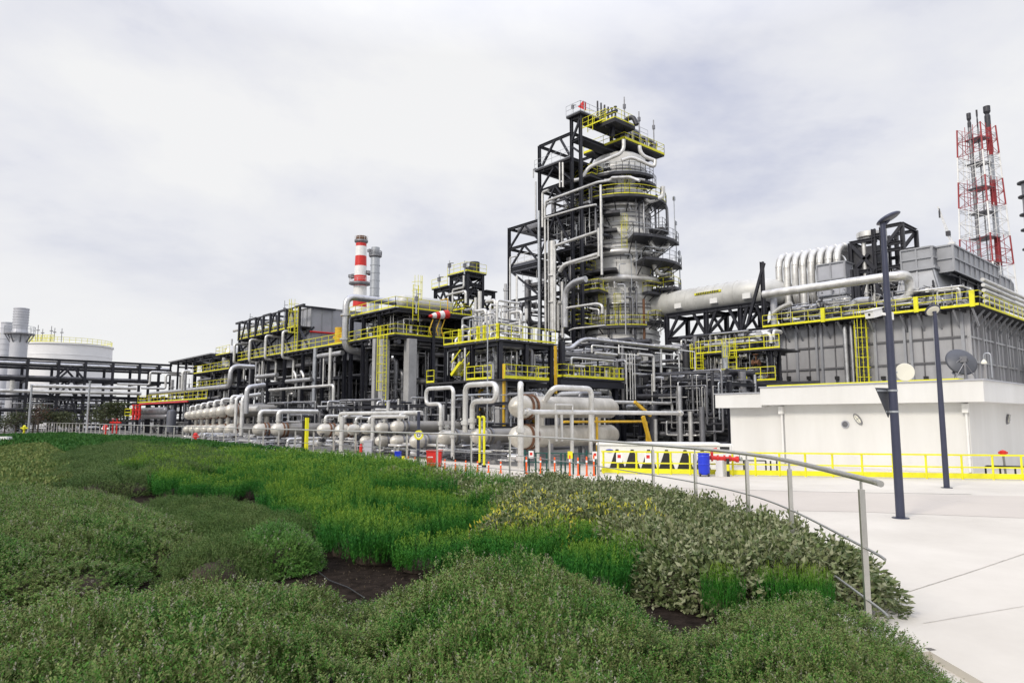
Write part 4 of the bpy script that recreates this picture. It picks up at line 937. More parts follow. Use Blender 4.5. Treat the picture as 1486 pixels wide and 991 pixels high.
P=snap([(806,596),(806,587),(831,587),(831,597)],y=BE-1.7); pipe('bracket_pipe',P,.035,CLADW,None,6,.02,label='thin white pipe bracket on top of the long horizontal pipe')

t=thing('exchanger_piping','dense dark small piping and supports close behind the exchanger row','piping',(25,40,0))
frame(t,[24.6,27.5],[25+6.5*k for k in range(8)],[1.6,2.9],.26)
clutter(t,(24.3,28),(22,72),(.3,3.3),85,171,(.06,.2),[CLADD,DARKP,CLADD,CLAD],.45,lens=(1,5))
t=thing('low_pipe_run','small pipes and valves lying low under the exchanger heads','piping',(20.3,40,0))
clutter(t,(19.2,22.5),(21.5,66),(.12,.7),70,172,(.03,.10),[CLADD,CLADW,CLAD,DARKP],.25,lens=(.8,4)); valves(t,(19.3,21),(22,62),(.35,.8),30,173,(.12,.25))
# ================================================================== middle block B (two railed decks, drum on top)
c=at(573,484.5,d=62); BX0,BY0=c.x,c.y; ZB=c.z; yl=at(506,496,x=BX0).y; xr=at(668,499,y=BY0).x
ZB2=at(569,446,x=BX0).z; X2=at(684,457,y=BY0).x
t=thing('process_deck','middle dark steel block with two yellow railed decks left of the stepped frame tower','platform',(BX0,BY0,0))
ys=[BY0,BY0+3.2,BY0+6.2,yl]; xs=[BX0+.3,BX0+4.2,X2]
frame(t,xs,ys,[3.6,ZB-.15,ZB2-.15],.40,bw=.34,skip=[(xs[0],ys[0])])
deck(t,BX0,X2,BY0,yl,ZB-.14); deck(t,BX0,X2,BY0,yl,ZB2-.14)
guard(t,[(BX0,yl,ZB),(BX0,BY0,ZB),(xr,BY0,ZB)],.95,1.25,t=.085); guard(t,[(BX0,yl,ZB2),(BX0,BY0,ZB2),(X2,BY0,ZB2)],.95,1.25,t=.085)
b=MB(); ladder(b,(BX0-.3,at(563,500,x=BX0).y,2.5),ZB-2.5,.6,t=.08); b.build('ladder',YEL,t)
b=MB(); q=at(602,470,y=BY0-.3); ladder(b,(q.x,BY0-.4,at(602,466,y=BY0-.4).z),3.4,.6,(1,0,0),True,(0,-1,0),t=.08); b.build('ladder',YEL,t)
clutter(t,(BX0+.6,X2),(BY0+.5,yl),(ZB+.2,ZB2-.3),55,41,(.06,.22),[CLAD,DARKP,CLADD,CLADW,DARKP],.5,lens=(1,3.5))
clutter(t,(BX0+.8,X2),(BY0+.5,yl),(.4,ZB-.4),44,42,(.08,.3),[CLADD,DARKP,CLAD,DARKP,CLADD],.45)
valves(t,(BX0,BX0+3),(BY0,yl),(1.5,ZB2-1),22,43,(.2,.42))
b=MB(); b.lathe([(0,0),(.8,.0),(.8,2.2),(0,2.2)],(BX0+3,BY0+3,ZB),n=14); b.build('vessel',CLADD,t); b=MB(); b.lathe([(0,0),(.6,0),(.6,1.8),(0,1.8)],(BX0+5.5,BY0+1.4,ZB),n=14); b.build('vessel',CLADD,t)
for px in (546,):
    b=MB(); q=at(px,500,x=BX0-.1); b.bar((q.x,q.y,0),(q.x,q.y,ZB-.2),.5); b.build('pier',CONCR,t)
q=at(597,490,y=BY0-.2); b=MB(); b.box(q.x-.42,q.x+.42,q.y-.3,q.y+.55,0,ZB-.35); b.build('pier',CONCR,t)
q=at(556,490,x=BX0-.2); b=MB(); b.box(q.x-.2,q.x+.5,q.y-.35,q.y+.35,0,ZB-.35); b.build('pier',CONCR,t)
b=MB(); 
for k in range(11): b.cbox((q.x+7.2-.3,BY0+2,1+.62*k),1.8,.12,.14)
b.build('stair_flight',CLADD,t)
b=MB(); b.box(X2-.6,X2-.45,BY0+.4,yl,.1,ZB-.5); b.box(BX0+5,X2-.7,yl-.5,yl-.35,.1,ZB-.5); b.build('dark_backdrop',DARKP,t)  # added dark sheets giving the near-black shade below the lower deck
b=MB(); b.box(X2-.6,X2-.45,BY0+.4,yl,ZB+.1,ZB2-.5); b.build('dark_backdrop',DARKP,t)  # same added shade backdrop between the two decks
# grey drum lying on the upper deck
a=at(578,446,y=BY0+1.5); c2=at(655,452,y=BY0+1.5); r=.7
t=thing('horizontal_drum','long grey horizontal drum on the upper deck of the middle block','drum',((a.x+c2.x)/2,BY0+1.5,ZB2))
b=MB(); L=c2.x-a.x; b.lathe_s([(.001,0),(r*.8,.15),(r,.5),(r,L-.5),(r*.8,L-.15),(.001,L)],(a.x,BY0+1.5,ZB2+.85),(1,0,0),20); b.build('shell',DUCTM,t)
b=MB()
for f in (.25,.75): b.box(a.x+L*f-.15,a.x+L*f+.15,BY0+.7,BY0+2.3,ZB2+.02,ZB2+.5)
b.build('saddle',STEEL,t)
# striped windsock body hung under the upper deck
a=at(622,459,y=BY0-.8); c2=at(649.5,456,y=BY0-.8)
t=thing('wind_sock','red and white striped wind sock in front of the middle deck','wind sock',(c2.x,c2.y,c2.z))
cols_=[RED,WHITEP,RED,WHITEP,RED]; fr=[0,.16,.34,.52,.74,1]; rr=[.09,.18,.30,.36,.40,.42]
for k in range(5):
    b=MB(); p,q=a.lerp(c2,fr[k]),a.lerp(c2,fr[k+1]); b.lathe([(rr[k],0),(rr[k+1],(q-p).length)],p,(c2-a),14); b.build('cloth_band',cols_[k],t)
b=MB()
for px in (626,636,643): p=at(px,463,y=BY0-.8); b.tube([V((p.x,p.y,ZB+.1)),V((p.x-.2,p.y,p.z-1.0)),p+V((.2,0,0))],.05,6)
b.tube([c2,c2+V((0,0,1.5)),c2+V((0,1.2,1.5))],.05,6); b.build('mast',AMB,t)
q=at(632,446,y=BY0-.2)
# masts on the deck
def mast(px,y0,y1,d,label,m=GALV,r=.05,arm=True,group=None):
    a=at(px,y0,d=d); z=at(px,y1,d=d).z; t=thing('antenna_mast',label,'mast',tuple(a),group); b=MB(); b.lathe([(r*1.6,0),(r,z-a.z)],a,n=6); b.build('pole',m,t)
    if arm: b=MB(); b.cbox((a.x,a.y,a.z+(z-a.z)*.62),.25,.25,.4); b.bar((a.x,a.y,a.z+(z-a.z)*.8),(a.x,a.y,a.z+(z-a.z)*.8)+np.array([.3,-.3,0]),.07); b.build('light_head',CLADD,t)
for px,y0,y1,d,l in ((604,455,420,60,'thin light mast on the upper deck of the middle block'),(652,398,378,66,'left thin mast on the stepped frame tower top'),(674,398,378,68,'right thin mast on the stepped frame tower top'),(412,470,436,85,'left thin mast behind the cooler portal frames'),(362,480,455,95,'far left thin mast behind the cooler portal frames'),(637,418,398,66,'thin mast on the lower left step of the frame tower')): mast(px,y0,y1,d,l)
# ================================================================== stepped frame tower behind block B
SX=at(668,400,d=70).x; 
def SP(px,py): return at(px,py,x=SX)
t=thing('frame_tower','stepped dark open steel tower with yellow topped decks between middle block and tall column','tower',(SX,SP(668,500).y,0))
Yc=SP(678,420).y; Ya=SP(655,420).y; Ym=SP(632,430).y; Yr=Yc
zt=SP(678,396).z; zl_=SP(632,421).z
xr1=at(700,404,y=Yc).x; xr2=at(716,424,y=Yc).x; zr2=at(712,424,y=Yc).z
for (x,y,z) in ((SX,Yc,zt),(SX,Ya,zt),(SX,Ym,zl_),(xr1,Yc,zt),(xr1,Ya,zt),(xr2,Yc,zr2),(xr2,Ya,zr2),(SX+4,Ym,zl_),(xr1,Ym,zl_)): b=MB(); b.ibeam((x,y,0),(x,y,z),.3); b.build('column',STEEL,t)
zs=sorted({zt,zl_,zr2,ZB2,ZB,4.})
for z in (zt,zl_,ZB2+.8,ZB,4.):
    for x in (SX,xr1): b=MB(); b.ibeam((x,Yc,z-.2),(x,Ya if z>zl_+.1 else Ym,z-.2),.24,.32); b.build('beam',STEEL,t)
    for y in (Yc,Ya): b=MB(); b.ibeam((SX,y,z-.22),(xr1,y,z-.22),.24,.32); b.build('beam',STEEL,t)
for y in (Yc,Ya): b=MB(); b.ibeam((xr1,y,zr2-.2),(xr2,y,zr2-.2),.24,.32); b.build('beam',STEEL,t); b=MB(); b.ibeam((SX,y,zr2-.2),(xr1,y,zr2-.2),.24,.32); b.build('beam',STEEL,t)
for p,q in (((SX,Ya,zl_-.2),(SX,(Ya+Yc)/2,zt-.4)),((SX,Yc,zl_-.2),(SX,(Ya+Yc)/2,zt-.4)),((SX,Ym,zl_-.4-2.2),(SX,(Ym+Ya)/2,zl_-.4)),((SX,Ya,zl_-2.6),(SX,(Ym+Ya)/2,zl_-.4)),((xr1,Yc,zt-2.5),(xr1-2,Yc,zt-.4)),((SX,Yc,zt-2.5),(SX+2,Yc,zt-.4)),((xr2,Yc,zr2-2.6),(xr2-2,Yc,zr2-.4)),((xr1,Yc,zr2-2.6),(xr1+1.5,Yc,zr2-.4))): b=MB(); b.bar(p,q,.17); b.build('brace',STEEL,t)
deck(t,SX-.3,xr1+.3,Yc-.3,Ya+.3,zt); deck(t,SX-.3,xr1+.3,Ya+.3,Ym+.3,zl_); deck(t,xr1+.3,xr2+.3,Yc-.3,Ya,zr2); deck(t,SX,xr1,Yc,Ym,ZB2+.8)
guard(t,[(SX-.3,Ym+.3,zl_+.12),(SX-.3,Ya+.3,zl_+.12)],.95,1.3,m=YEL); guard(t,[(SX-.3,Ya+.3,zt+.12),(SX-.3,Yc-.3,zt+.12),(xr1+.3,Yc-.3,zt+.12)],.95,1.3,t=.06,m=YEL)
guard(t,[(SX-.3,Ym,ZB2+.9),(SX-.3,Yc,ZB2+.9),(xr2,Yc,ZB2+.9)],.95,1.3)
b=MB(); b.lathe([(0,0),(.55,0),(.55,1.5),(0,1.6)],(SX+2,(Yc+Ya)/2,zt+.12),n=12); b.box(SX+.5,SX+1.1,Yc+.4,Yc+1.0,zt+.12,zt+.8); b.build('fan_unit',DARKP,t)
for x in (SX,xr1):
    for ya_,yb2,zz0,zz1 in ((Yc,Ya,ZB2+.9,zl_),(Ya,Ym,ZB2+.9,zl_-.3),(Yc,Ya,zl_,zt-.3)):
        for p,q in (((x,ya_,zz0),(x,yb2,zz1)),((x,yb2,zz0),(x,ya_,zz1))): b=MB(); b.bar(p,q,.13); b.build('brace',STEEL,t)
for zz in (zl_-1.6,zl_+.9,zt-1.1):
    b=MB(); b.ibeam((SX,Yc,zz),(SX,Ya if zz>zl_ else Ym,zz),.16); b.build('beam',STEEL,t); b=MB(); b.ibeam((SX,Yc,zz),(xr1 if zz>zr2 else xr2,Yc,zz),.16); b.build('beam',STEEL,t)
clutter(t,(SX,xr2),(Yc,Ym),(ZB,ZB2+1.2),50,51,(.08,.3),[CLAD,CLADW,CLADD,DARKP],.5,lens=(1,4))
clutter(t,(SX,xr2+3),(Yc-3,Ym),(.5,ZB),36,52,(.1,.35),[CLADD,DARKP,DARKP,CLAD],.4)
def sp_(pts,r,m,l,n=10,name='pipe_line',dx=-1.0): pipe(name,snap(pts,x=SX+dx),r*.45,m,None,n,label=l)
sp_([(673,400),(673,417),(657,418.5),(657,440)],.22,CLADW,'white pipe zigzagging down the front of the frame tower')
sp_([(648,428.5),(676,428),(676,440)],.3,CLADW,'white pipe curving over below the frame tower middle deck')
sp_([(690,500),(690,432)],.35,CLADW,'left of two pale upright pipes on the right side of the frame tower')
sp_([(696,500),(696,423)],.45,CLADW,'right and thicker of two pale upright pipes on the frame tower')
sp_([(706,438),(719,436),(719,470)],.4,CLADW,'bulky white pipe bending down right of the frame tower')
sp_([(700,455),(722,452)],.5,CLAD,'short fat grey pipe right of the frame tower')
t=thing('round_vessel','short pale vessel head on the right shoulder of the frame tower','vessel',tuple(at(712,470,x=SX-1.5)))
q=at(710,462,x=SX-1.5); b=MB(); b.lathe_s([(.5,-2.2),(.5,.3),(.4,.65),(.001,.8)],q,n=16); b.build('shell',CLADW,t); b=MB(); b.lathe([(.5,0),(.62,0),(.62,.12),(.5,.12)],q,n=16); b.build('flange',CLADD,t)
# ================================================================== module A (front railed deck on dark columns)
c=at(725,491,d=42); AX,AY=c.x,c.y; ZA=c.z; yl=at(644,502,x=AX).y; xr=at(806,497.5,y=AY).x
t=thing('pipe_module','front dark steel module with yellow railed deck above the zigzag pipes','platform',(AX,AY,0))
xs=[AX+.25,(AX+xr)/2,xr-.2]; ys=[AY+.25,AY+3,yl]
zlow=at(640,556,x=AX).z
frame(t,xs,ys,[zlow-.1,ZA-.15],.36,bw=.32)
q=V((AX+.25,AY+.25,0)); b=MB(); b.box(q.x-.32,q.x+.32,q.y-.32,q.y+.32,0,at(727,553,x=AX).z); b.build('pedestal',CONCR,t)
deck(t,AX,xr,AY,yl,ZA-.14); guard(t,[(AX,yl,ZA),(AX,AY,ZA),(xr,AY,ZA)],.9,.95,t=.07,toe=.15)
deck(t,AX-.5,AX+1.4,at(727,550,x=AX).y+.5,at(628,556,x=AX).y,zlow-.1,name='side_walkway')
y2=at(650,556,x=AX).y; y1=at(628,556,x=AX).y; guard(t,[(AX-.5,y1,zlow+.02),(AX-.5,y2+.9,zlow+.02)],.85,.8); guard(t,[(AX-.5,at(686,553,x=AX).y,zlow+.02),(AX-.5,at(722,551,x=AX).y,zlow+.02)],.85,.9)
deck(t,at(733,553,y=AY-1).x,at(797,553,y=AY-1).x,AY-1.0,AY+.2,zlow-.12,name='side_walkway'); zz=zlow; guard(t,[(at(732,553,y=AY-1).x,AY-1.0,zz),(at(797,553,y=AY-1).x,AY-1.0,zz),(at(797,553,y=AY-1).x,AY+.2,zz)],.85,.9,toe=.24)
# inclined stair in yellow
b=MB(); p=at(655,544,x=AX-.6); q=at(668,526,x=AX-.6)
for s in (0,.8): b.bar(p+V((s,0,0)),q+V((s,0,0)),.09,.2); b.bar(p+V((s,0,.8)),q+V((s,0,.8)),.06)
for k in range(8): r_=p.lerp(q,k/8); b.box(r_.x,r_.x+.8,r_.y-.12,r_.y+.12,r_.z,r_.z+.04)
b.build('stair_flight',YEL,t)
b=MB(); b.bar((at(731.5,560,y=AY-.6).x,AY-.6,1.0),(at(731.5,505,y=AY-.6).x,AY-.6,at(731.5,528,y=AY-.6).z),.14); b.bar((at(806,500,y=AY-.5).x,AY-.5,ZA-3.3),(at(806,500,y=AY-.5).x,AY-.5,ZA-.2),.14); b.build('amber_strut',AMB,t)
clutter(t,(AX+.4,xr),(AY+.4,yl),(zlow+.1,ZA-.4),52,61,(.06,.2),[CLAD,CLADD,DARKP,CLADW,DARKP],.5,lens=(1,3))
clutter(t,(AX+.6,xr),(AY+.4,yl),(.3,zlow-.2),42,62,(.08,.22),[CLADD,DARKP,CLAD,AMB],.45,lens=(1,3))
valves(t,(AX,AX+1.5),(AY,yl),(1.2,ZA-1),26,63,(.18,.32))
rnd=random.Random(9)
for k in (0,2,3,6): b=MB(); y=AY+.4+k*(yl-AY-.6)/8; b.box(AX+.1,AX+.25,y-.07,y+.07,ZA-.15,ZA+1.0); b.build('instrument_box',YEL,t)
b=MB()
for k in range(8): y=AY+.8+k*.75; b.tube([(AX+1.2,y,ZA),(AX+1.2,y,ZA+rnd.uniform(.5,1.6)),(AX+2.6,y,ZA+.9)],.1,8)
b.build('deck_pipe',CLADW,t)
clutter(t,(AX+.6,xr),(AY+.5,yl),(ZA+.1,ZA+2.6),14,66,(.05,.13),[CLADW,CLAD,CLAD],.6,lens=(.8,2.4))
# pipes rising through and above module A
def ap(pts,r,m,l,dx=-.6,n=10,name='riser_pipe',fl=()): pipe(name,snap(pts,x=AX+dx),r*.72,m,None,n,label=l,fl=fl)
ap([(733.5,497),(733.5,412)],.155,CLAD,'thick pale upright pipe at the left foot of the tall support frame',5,12,fl=((0,.45),(0,.9)))
ap([(740,490),(740,374),(750,372)],.075,CLADW,'thin white upright pipe with hooked top beside the thick pale one',5)
ap([(750,492),(750,400)],.11,CLADW,'middle white upright pipe left of the tall support frame',5)
ap([(742,454),(756.5,452),(756.5,495)],.15,CLADW,'short white elbow pipe dropping to the front module deck',5)
ap([(707,655),(707,470)],.045,GALV,'thin galvanised pole standing in front of the front module',-3,8,'steel_pole')
ap([(675,505),(678.5,509),(678.5,552)],.1,CLADW,'bright slim pipe with kinked top on the front module left side',-.4)
ap([(716,560),(716,504)],.14,PANELL,'pale grey square duct upright near the front module corner',.6,4)
# right extension: long yellow basket walkway and pipe bundle
xa=at(817,548,y=AY-.5).x; xb=at(906,555,y=AY-.5).x; zw=at(820,547,y=AY-.5).z
t=thing('basket_walkway','long narrow walkway with close yellow mesh railing right of the front module','walkway',((xa+xb)/2,AY,0))
yw=AY-.5
deck(t,xa,xb,yw,yw+1.5,zw-.12,.12,STEEL); guard(t,[(xa,yw+1.5,zw),(xa,yw,zw),(xb,yw,zw),(xb,yw+1.5,zw)],.85,.52,t=.07,toe=.2)
b=MB(); b.box(xa-.1,xb+.1,yw+.1,yw+1.4,zw-.6,zw-.15); b.build('girder',STEEL,t)
for x in (xa+.3,(xa+xb)/2,xb-.2): b=MB(); b.ibeam((x,yw+.7,0),(x,yw+.7,zw-.6),.34); b.build('column',STEEL,t)
b=MB(); b.ibeam((xa,yw+.72,zw-2.0),(xb,yw+.72,zw-2.0),.25); b.build('beam',STEEL,t)
clutter(t,(xa,xb+4),(yw+2.5,yw+9),(.3,zw+1.8),70,71,(.06,.24),[CLADD,DARKP,CLAD,DARKP,CLADW],.35,lens=(1.5,5))
b=MB(); b.box(xa+.2,xb+6,yw+5,yw+5.2,.1,3.2); b.build('dark_backdrop',STEEL2,t)
# dark post between module and bundle
q=at(815,497,y=AY-.2); t=thing('steel_post','dark navy steel post rising between front module and pipe bundle','post',(q.x,q.y,0)); b=MB(); b.ibeam((q.x,q.y,0),(q.x,q.y,at(815,495,y=AY-.2).z),.34); b.build('shaft',STEEL,t); b=MB(); b.box(q.x-.3,q.x+.3,q.y-.3,q.y+.3,0,.3); b.build('plinth',CONCR,t)
def yp(pts,y,r,m,l,n=12,name='pipe_line',bend=None,fl=()): return pipe(name,snap(pts,y=y),r*.72,m,None,n,bend,label=l,fl=fl)
y=AY+2.2
p=[at(818,505,y=y),at(828,506,y=y),at(846,494,y=y),at(880,495,y=y),at(1000,511,y=y)]; zc_=p[3].z
pipe('pipe_line',[V((p[0].x,y,p[0].z)),V((p[1].x,y,p[0].z)),V((p[2].x,y,zc_)),V((p[4].x+1,y,zc_))],.155,CLAD,None,12,1.2,label='thick grey pipe stepping up and running right below the tall column')
yp([(867,490),(884,491),(888,498)],y+.8,.14,CLADW,'short white pipe arched over the thick grey pipe')
p=at(822,510,y=AY+.6); q=at(893,520,y=AY+.6); b=MB(); b.prism([(p.x,p.y,p.z-.22),(q.x,p.y,p.z-.22),(q.x,p.y,p.z),(p.x,p.y,p.z)],(0,1.5,0)); b.build and one('cable_duct',b,CLADD,'flat grey cable duct running beside the dark navy post','duct')
yp([(859,512),(859,501),(897,503)],AY+.3,.10,CLADW,'white pipe with square elbow above the flat grey duct')
yp([(829,530),(831,519),(890,524)],AY-.0,.11,CLADW,'long white pipe hooked down at its left end above the yellow basket')
yp([(864,512),(895,510.5)],AY-.3,.13,CLADW,'stubby pale pipe end above the flat grey duct')
yp([(833,531),(848,529.5)],AY-.7,.13,CLADW,'stubby pale pipe end just above the yellow basket')
yp([(926,514),(948,515),(948,568)],AY-2,.14,CLADW,'white pipe turning down right of the four slim pipes')
for i,px in enumerate((910,915,918.5,922)): yp([(px,580),(px,513)],AY-2.2,.05,CLADW,['leftmost','second','third','rightmost'][i]+' of four slim white vertical pipes right of the yellow basket',8,'slim_pipe')
yp([(838,582),(946,583),(950,586)],AY-3,.15,CLADW,'white pipe running right at mid height behind the arched pipe')
yp([(944,584.5),(975,585.5),(975,600)],AY-3.4,.13,CLADW,'white pipe bending down at the right end of the long service pipe')
# white square frame rails
t=thing('tube_rack','white square tube frame with diagonal pipes left of the caged ladders','frame',tuple(at(985,640,y=AY-1)))
for pts in ([(951,512),(985,511),(985,568)],[(950,500),(986,499)],[(985,508),(1008,507),(1010,560)],[(898,500),(898,513),(925,514)],[(898,503),(940,508)]):
    b=MB(); b.tube(snap(pts,y=AY-1.2),.045,6,.02); b.build('tube',WHITEP,t)
for px in (985,1009): q=at(px,560,y=AY-1.2); b=MB(); b.tube([(q.x,q.y,0),(q.x,q.y,q.z)],.05,6); b.build('leg',GALV,t)
b=MB(); a=at(903,527,y=AY-1.2); b.bar((a.x,a.y,a.z-.0),(at(1000,527,y=AY-1.2).x,a.y,a.z),.06); b.build('tube',GALV,t)
# amber struts under the service pipe
t=thing('amber_pipe_support','amber yellow pipe line and sloped strut below the long white service pipe','pipe support',tuple(at(940,640,y=BE-1.9)))
for pts in ([(818,612),(938,606),(939,640)],[(866,605),(868,660)]): b=MB(); b.tube(snap(pts,y=BE-.6),.06,6); b.build('amber_pipe',AMB,t)
b=MB(); b.bar(at(921,583,y=BE-1),at(944,603,y=BE-1),.12); b.bar(at(933,604,y=BE-1),at(944,645,y=BE-1),.14); b.build('strut',AMB,t)
# ================================================================== tall column
CD=75.; CX,CY=at(903,480,d=CD)[:2]
fw=V((CX,CY,0)).normalized(); cdir=-fw; rdir=V((fw.y,-fw.x,0))
def zc(y,th=0,px=903): return at(px,y,d=CD-3.4*math.cos(R(th))).z
def zt_(y): return at(903,y,d=CD-3.5).z    # front face of the shell
def cpt(th,r,z): a=R(th); v=cdir*math.cos(a)+rdir*math.sin(a); return V((CX+v.x*r,CY+v.y*r,z))
t=thing('distillation_column','tall weathered grey column wrapped in ring platforms and curved pipes','column',(CX,CY,0))
prof=[(500,4.0),(478,4.0),(475,3.7),(436,3.6),(432,3.72),(418,3.72),(412,3.45),(382,3.4),(378,3.5),(372,3.42),(340,3.38),(336,3.5),(330,3.38),(300,3.3),(296,3.22),(270,3.05),(262,3.0),(232,2.98),(219,2.9),(213,2.2),(210,1.1),(209,.05)]
pz=[(3.9,0.)]+[(r,zc(y)) for y,r in prof]
b=MB()
for (r0,z0),(r1,z1) in zip(pz,pz[1:]): b.lathe([(r0,z0),(r1,z1)],(CX,CY,0),n=56)
b.build('shell',COLC,t)
def rad(y):
    for (a,ra),(c,rc) in zip(prof,prof[1:]):
        if c<=y<=a: return ra+(rc-ra)*(a-y)/max(1e-6,a-c)
    return 3.9
for y in (492,484,470,462,455,445,440,426,406,399,371,366,357,352,345,326,321,313,307,303,290,284,277,273,268,256,250,242,237):
    b=MB(); r=rad(y); z=zc(y); b.lathe([(r-.02,-.06),(r+.09,-.06),(r+.09,.06),(r-.02,.06)],(CX,CY,z),n=56); b.build('band',CLADD if int(y)%3 else CLAD,t)
# vertical seams of the sheet cladding
b=MB(); rnd=random.Random(8)
for k in range(90):
    y0=rnd.uniform(235,470); th=rnd.uniform(-95,95); r=rad(y0); 
    b.bar(cpt(th,r+.015,zc(y0)),cpt(th,rad(y0-12)+.015,zc(y0-12)),.05)
b.build('cladding_seam',CLADD,t)
def arcP(y,t0,t1,o,wd,mat_=None,rl=True,n=None,thick=.28,both=True,ry=None,name='ring_platform'):
    """curved platform: y deck pixel at the column axis, angles from the camera side (right positive)"""
    z=zc(y,(t0+t1)/2); r0=rad(y)+.05; r1=r0+wd; n=n or max(4,int(abs(t1-t0)/9))
    b=MB(); A=[t0+(t1-t0)*i/n for i in range(n+1)]
    for i_,(a,c) in enumerate(zip(A,A[1:])):
        q=[cpt(a,r0,z),cpt(c,r0,z),cpt(c,r1,z),cpt(a,r1,z)]
        b.prism([tuple(v) for v in q],(0,0,-thick))
        # brackets
        if i_%2==0: b.bar(cpt(a,r1-.1,z-thick),cpt(a,r0,z-thick-wd*.6),.09)
    o_=b.build(name,mat_ or DARKP,t)
    if rl:
        P=[cpt(a,r1-.05,z) for a in A]
        if both: P=[cpt(t0,r0+.1,z)]+P+[cpt(t1,r0+.1,z)]
        b=MB(); rail(b,P,1.05,1.1,.08,.0 if t0>0 else .12); b.build('guardrail',GALV if (t0>0 and y<400) or y==252 else YEL,o_)
    return o_
arcP(474,-30,32,0,1.1); arcP(476,-112,-38,0,2.6); arcP(470,45,100,0,1.2)
arcP(429,-118,-22,0,2.4); arcP(427,35,64,0,1.0); arcP(424,58,100,0,2.7)
arcP(398,-115,-5,0,1.9,rl=False); b_=arcP(397,-112,-50,0,2.5)
arcP(386,22,88,0,3.1); arcP(352,12,80,0,2.9)
arcP(335,-42,-5,0,1.0,rl=False); arcP(352,-110,-70,0,1.8)
arcP(313,-80,0,0,1.4,rl=False); arcP(312,-86,-55,0,2.6)
arcP(288,-100,95,0,1.9); arcP(252,-60,60,0,1.2); arcP(262,-100,-35,0,2.1); arcP(268,35,80,0,1.0)
def arcpipe(y,t0,t1,o,r,m,ends=(),n=14,y2=None):
    P=[cpt(t0+(t1-t0)*i/n,rad(y)+o,zc(y,0)+(0 if y2 is None else (zc(y2)-zc(y))*i/n)) for i in range(n+1)]
    P=list(ends[0](P[0]) if ends else [])+P+list(ends[1](P[-1]) if len(ends)>1 else [])
    b=MB(); b.tube(P,r,12,.3); return b.build('wrap_pipe',m,t)
up=lambda dz,dr=0,th=0: (lambda p: [V((p.x,p.y,p.z))+rdir*dr+V((0,0,dz*.5)),V((p.x,p.y,p.z))+rdir*dr*.3+V((0,0,dz))])
nn=lambda p: []
arcpipe(405,-78,72,.75,.40,CLADW,(nn,up(1.8,1.2)))
arcpipe(366,-55,70,.5,.32,CLADW,(nn,up(1.6,1.0)))
arcpipe(297,-85,45,.5,.18,CLADW,(nn,up(1.0,.4)))
arcpipe(262,-75,40,1.1,.13,CLADW)
arcpipe(446,-20,20,.35,.12,CLADD); arcpipe(441,-30,25,.3,.14,CLAD)
# inclined pipes feeding the right hand platforms from below
for th,y0,y1 in ((40,352,368),(48,388,402),(35,288,296)):
    P=[cpt(th,rad(y0)+1.2,zc(y0,55)),cpt(th+4,rad(y0)+1.4,zc(y0,55)-1.1),cpt(th+26,rad(y1)+2.0,zc(y1,60)+.3),cpt(th+26,rad(y1)+2.0,zc(y1,60)+1.4)]
    b=MB(); b.tube(P,.26,12,.7); b.build('feed_pipe',CLADW,t)
# caged ladders on the shell
for th,y0,y1 in ((6,362,326),(14,290,258),(-6,478,438),(-28,474,430)):
    z0,z1=zc(y0),zc(y1); p=cpt(th,rad(y1)+.35,z0); o=cpt(th,10,0)-cpt(th,9,0); b=MB(); ladder(b,p,z1-z0,.55,o.cross(V((0,0,1))),True,o,t=.065); b.build('ladder',YEL,t)
# dark uprights on the lower front
for th,y0,y1,m in ((-18,500,434,DARKP),(17,495,470,DARKP),(30,500,436,RUST),(12,470,420,CLADD),(21,465,423,CLADD),(-24,470,450,CLADW),(-10,420,405,CLAD)):
    b=MB(); b.tube([cpt(th,rad(y0)+.5,zc(y0)),cpt(th,rad(y0)+.5,zc(y1))],.13,8); b.build('riser_pipe',m,t)
rnd=random.Random(4)
for k in range(42):
    y=rnd.choice((474,470,429,426,386,352,313,288,262,252))+0; th=rnd.uniform(-95,88); b=MB(); valve(b,cpt(th,rad(y)+.6,zc(y,th)+.5),rnd.uniform(.2,.4)); b.build('valve',rnd.choice((CLAD,CLADW,DARKP)),t)
rnd=random.Random(77)
for k in range(34):
    th=rnd.uniform(-110,88); y1=rnd.uniform(255,450); y0=min(488,y1+rnd.uniform(18,80)); o_=rnd.choice((.3,.5,.8)); r_=rad(y0)+o_
    a=cpt(th,r_,zc(y0,th)); c=cpt(th,r_,zc(y1,th)); e=cpt(th+rnd.choice((-9,9)),r_,c.z); b=MB(); b.tube([a,c,e],rnd.choice((.05,.06,.09,.13)),6,.25); b.build('riser_pipe',rnd.choice((CLADW,GALV,DARKP,CLAD,CLADD)),t)
arcP(452,-115,-60,0,2.0); arcP(410,-112,-75,0,1.6); arcP(366,-112,-72,0,2.0); arcP(338,62,98,0,1.6); arcP(410,60,100,0,2.2)
# right hand drop pipe of the upper part
P=[cpt(62,rad(288)+1.2,zc(290,70)),cpt(75,rad(300)+1.5,zc(298,80)),cpt(82,rad(305)+1.8,zc(306,85)),cpt(82,rad(320)+1.8,zc(345,85))]; b=MB(); b.tube(P,.16,8,.5); b.build('drop_pipe',CLADD,t)
for th,y0,y1 in ((75,352,300),(84,386,352),(88,386,330),(80,424,386),(90,424,372),(86,430,395)): b=MB(); b.tube([cpt(th,rad(y0)+2.6,zc(y0,85)),cpt(th,rad(y0)+2.6,zc(y1,85)+.5)],.05,6); b.cbox(cpt(th,rad(y0)+2.6,zc(y1,85)+.2),.22,.22,.4); b.build('light_mast',GALV,t)
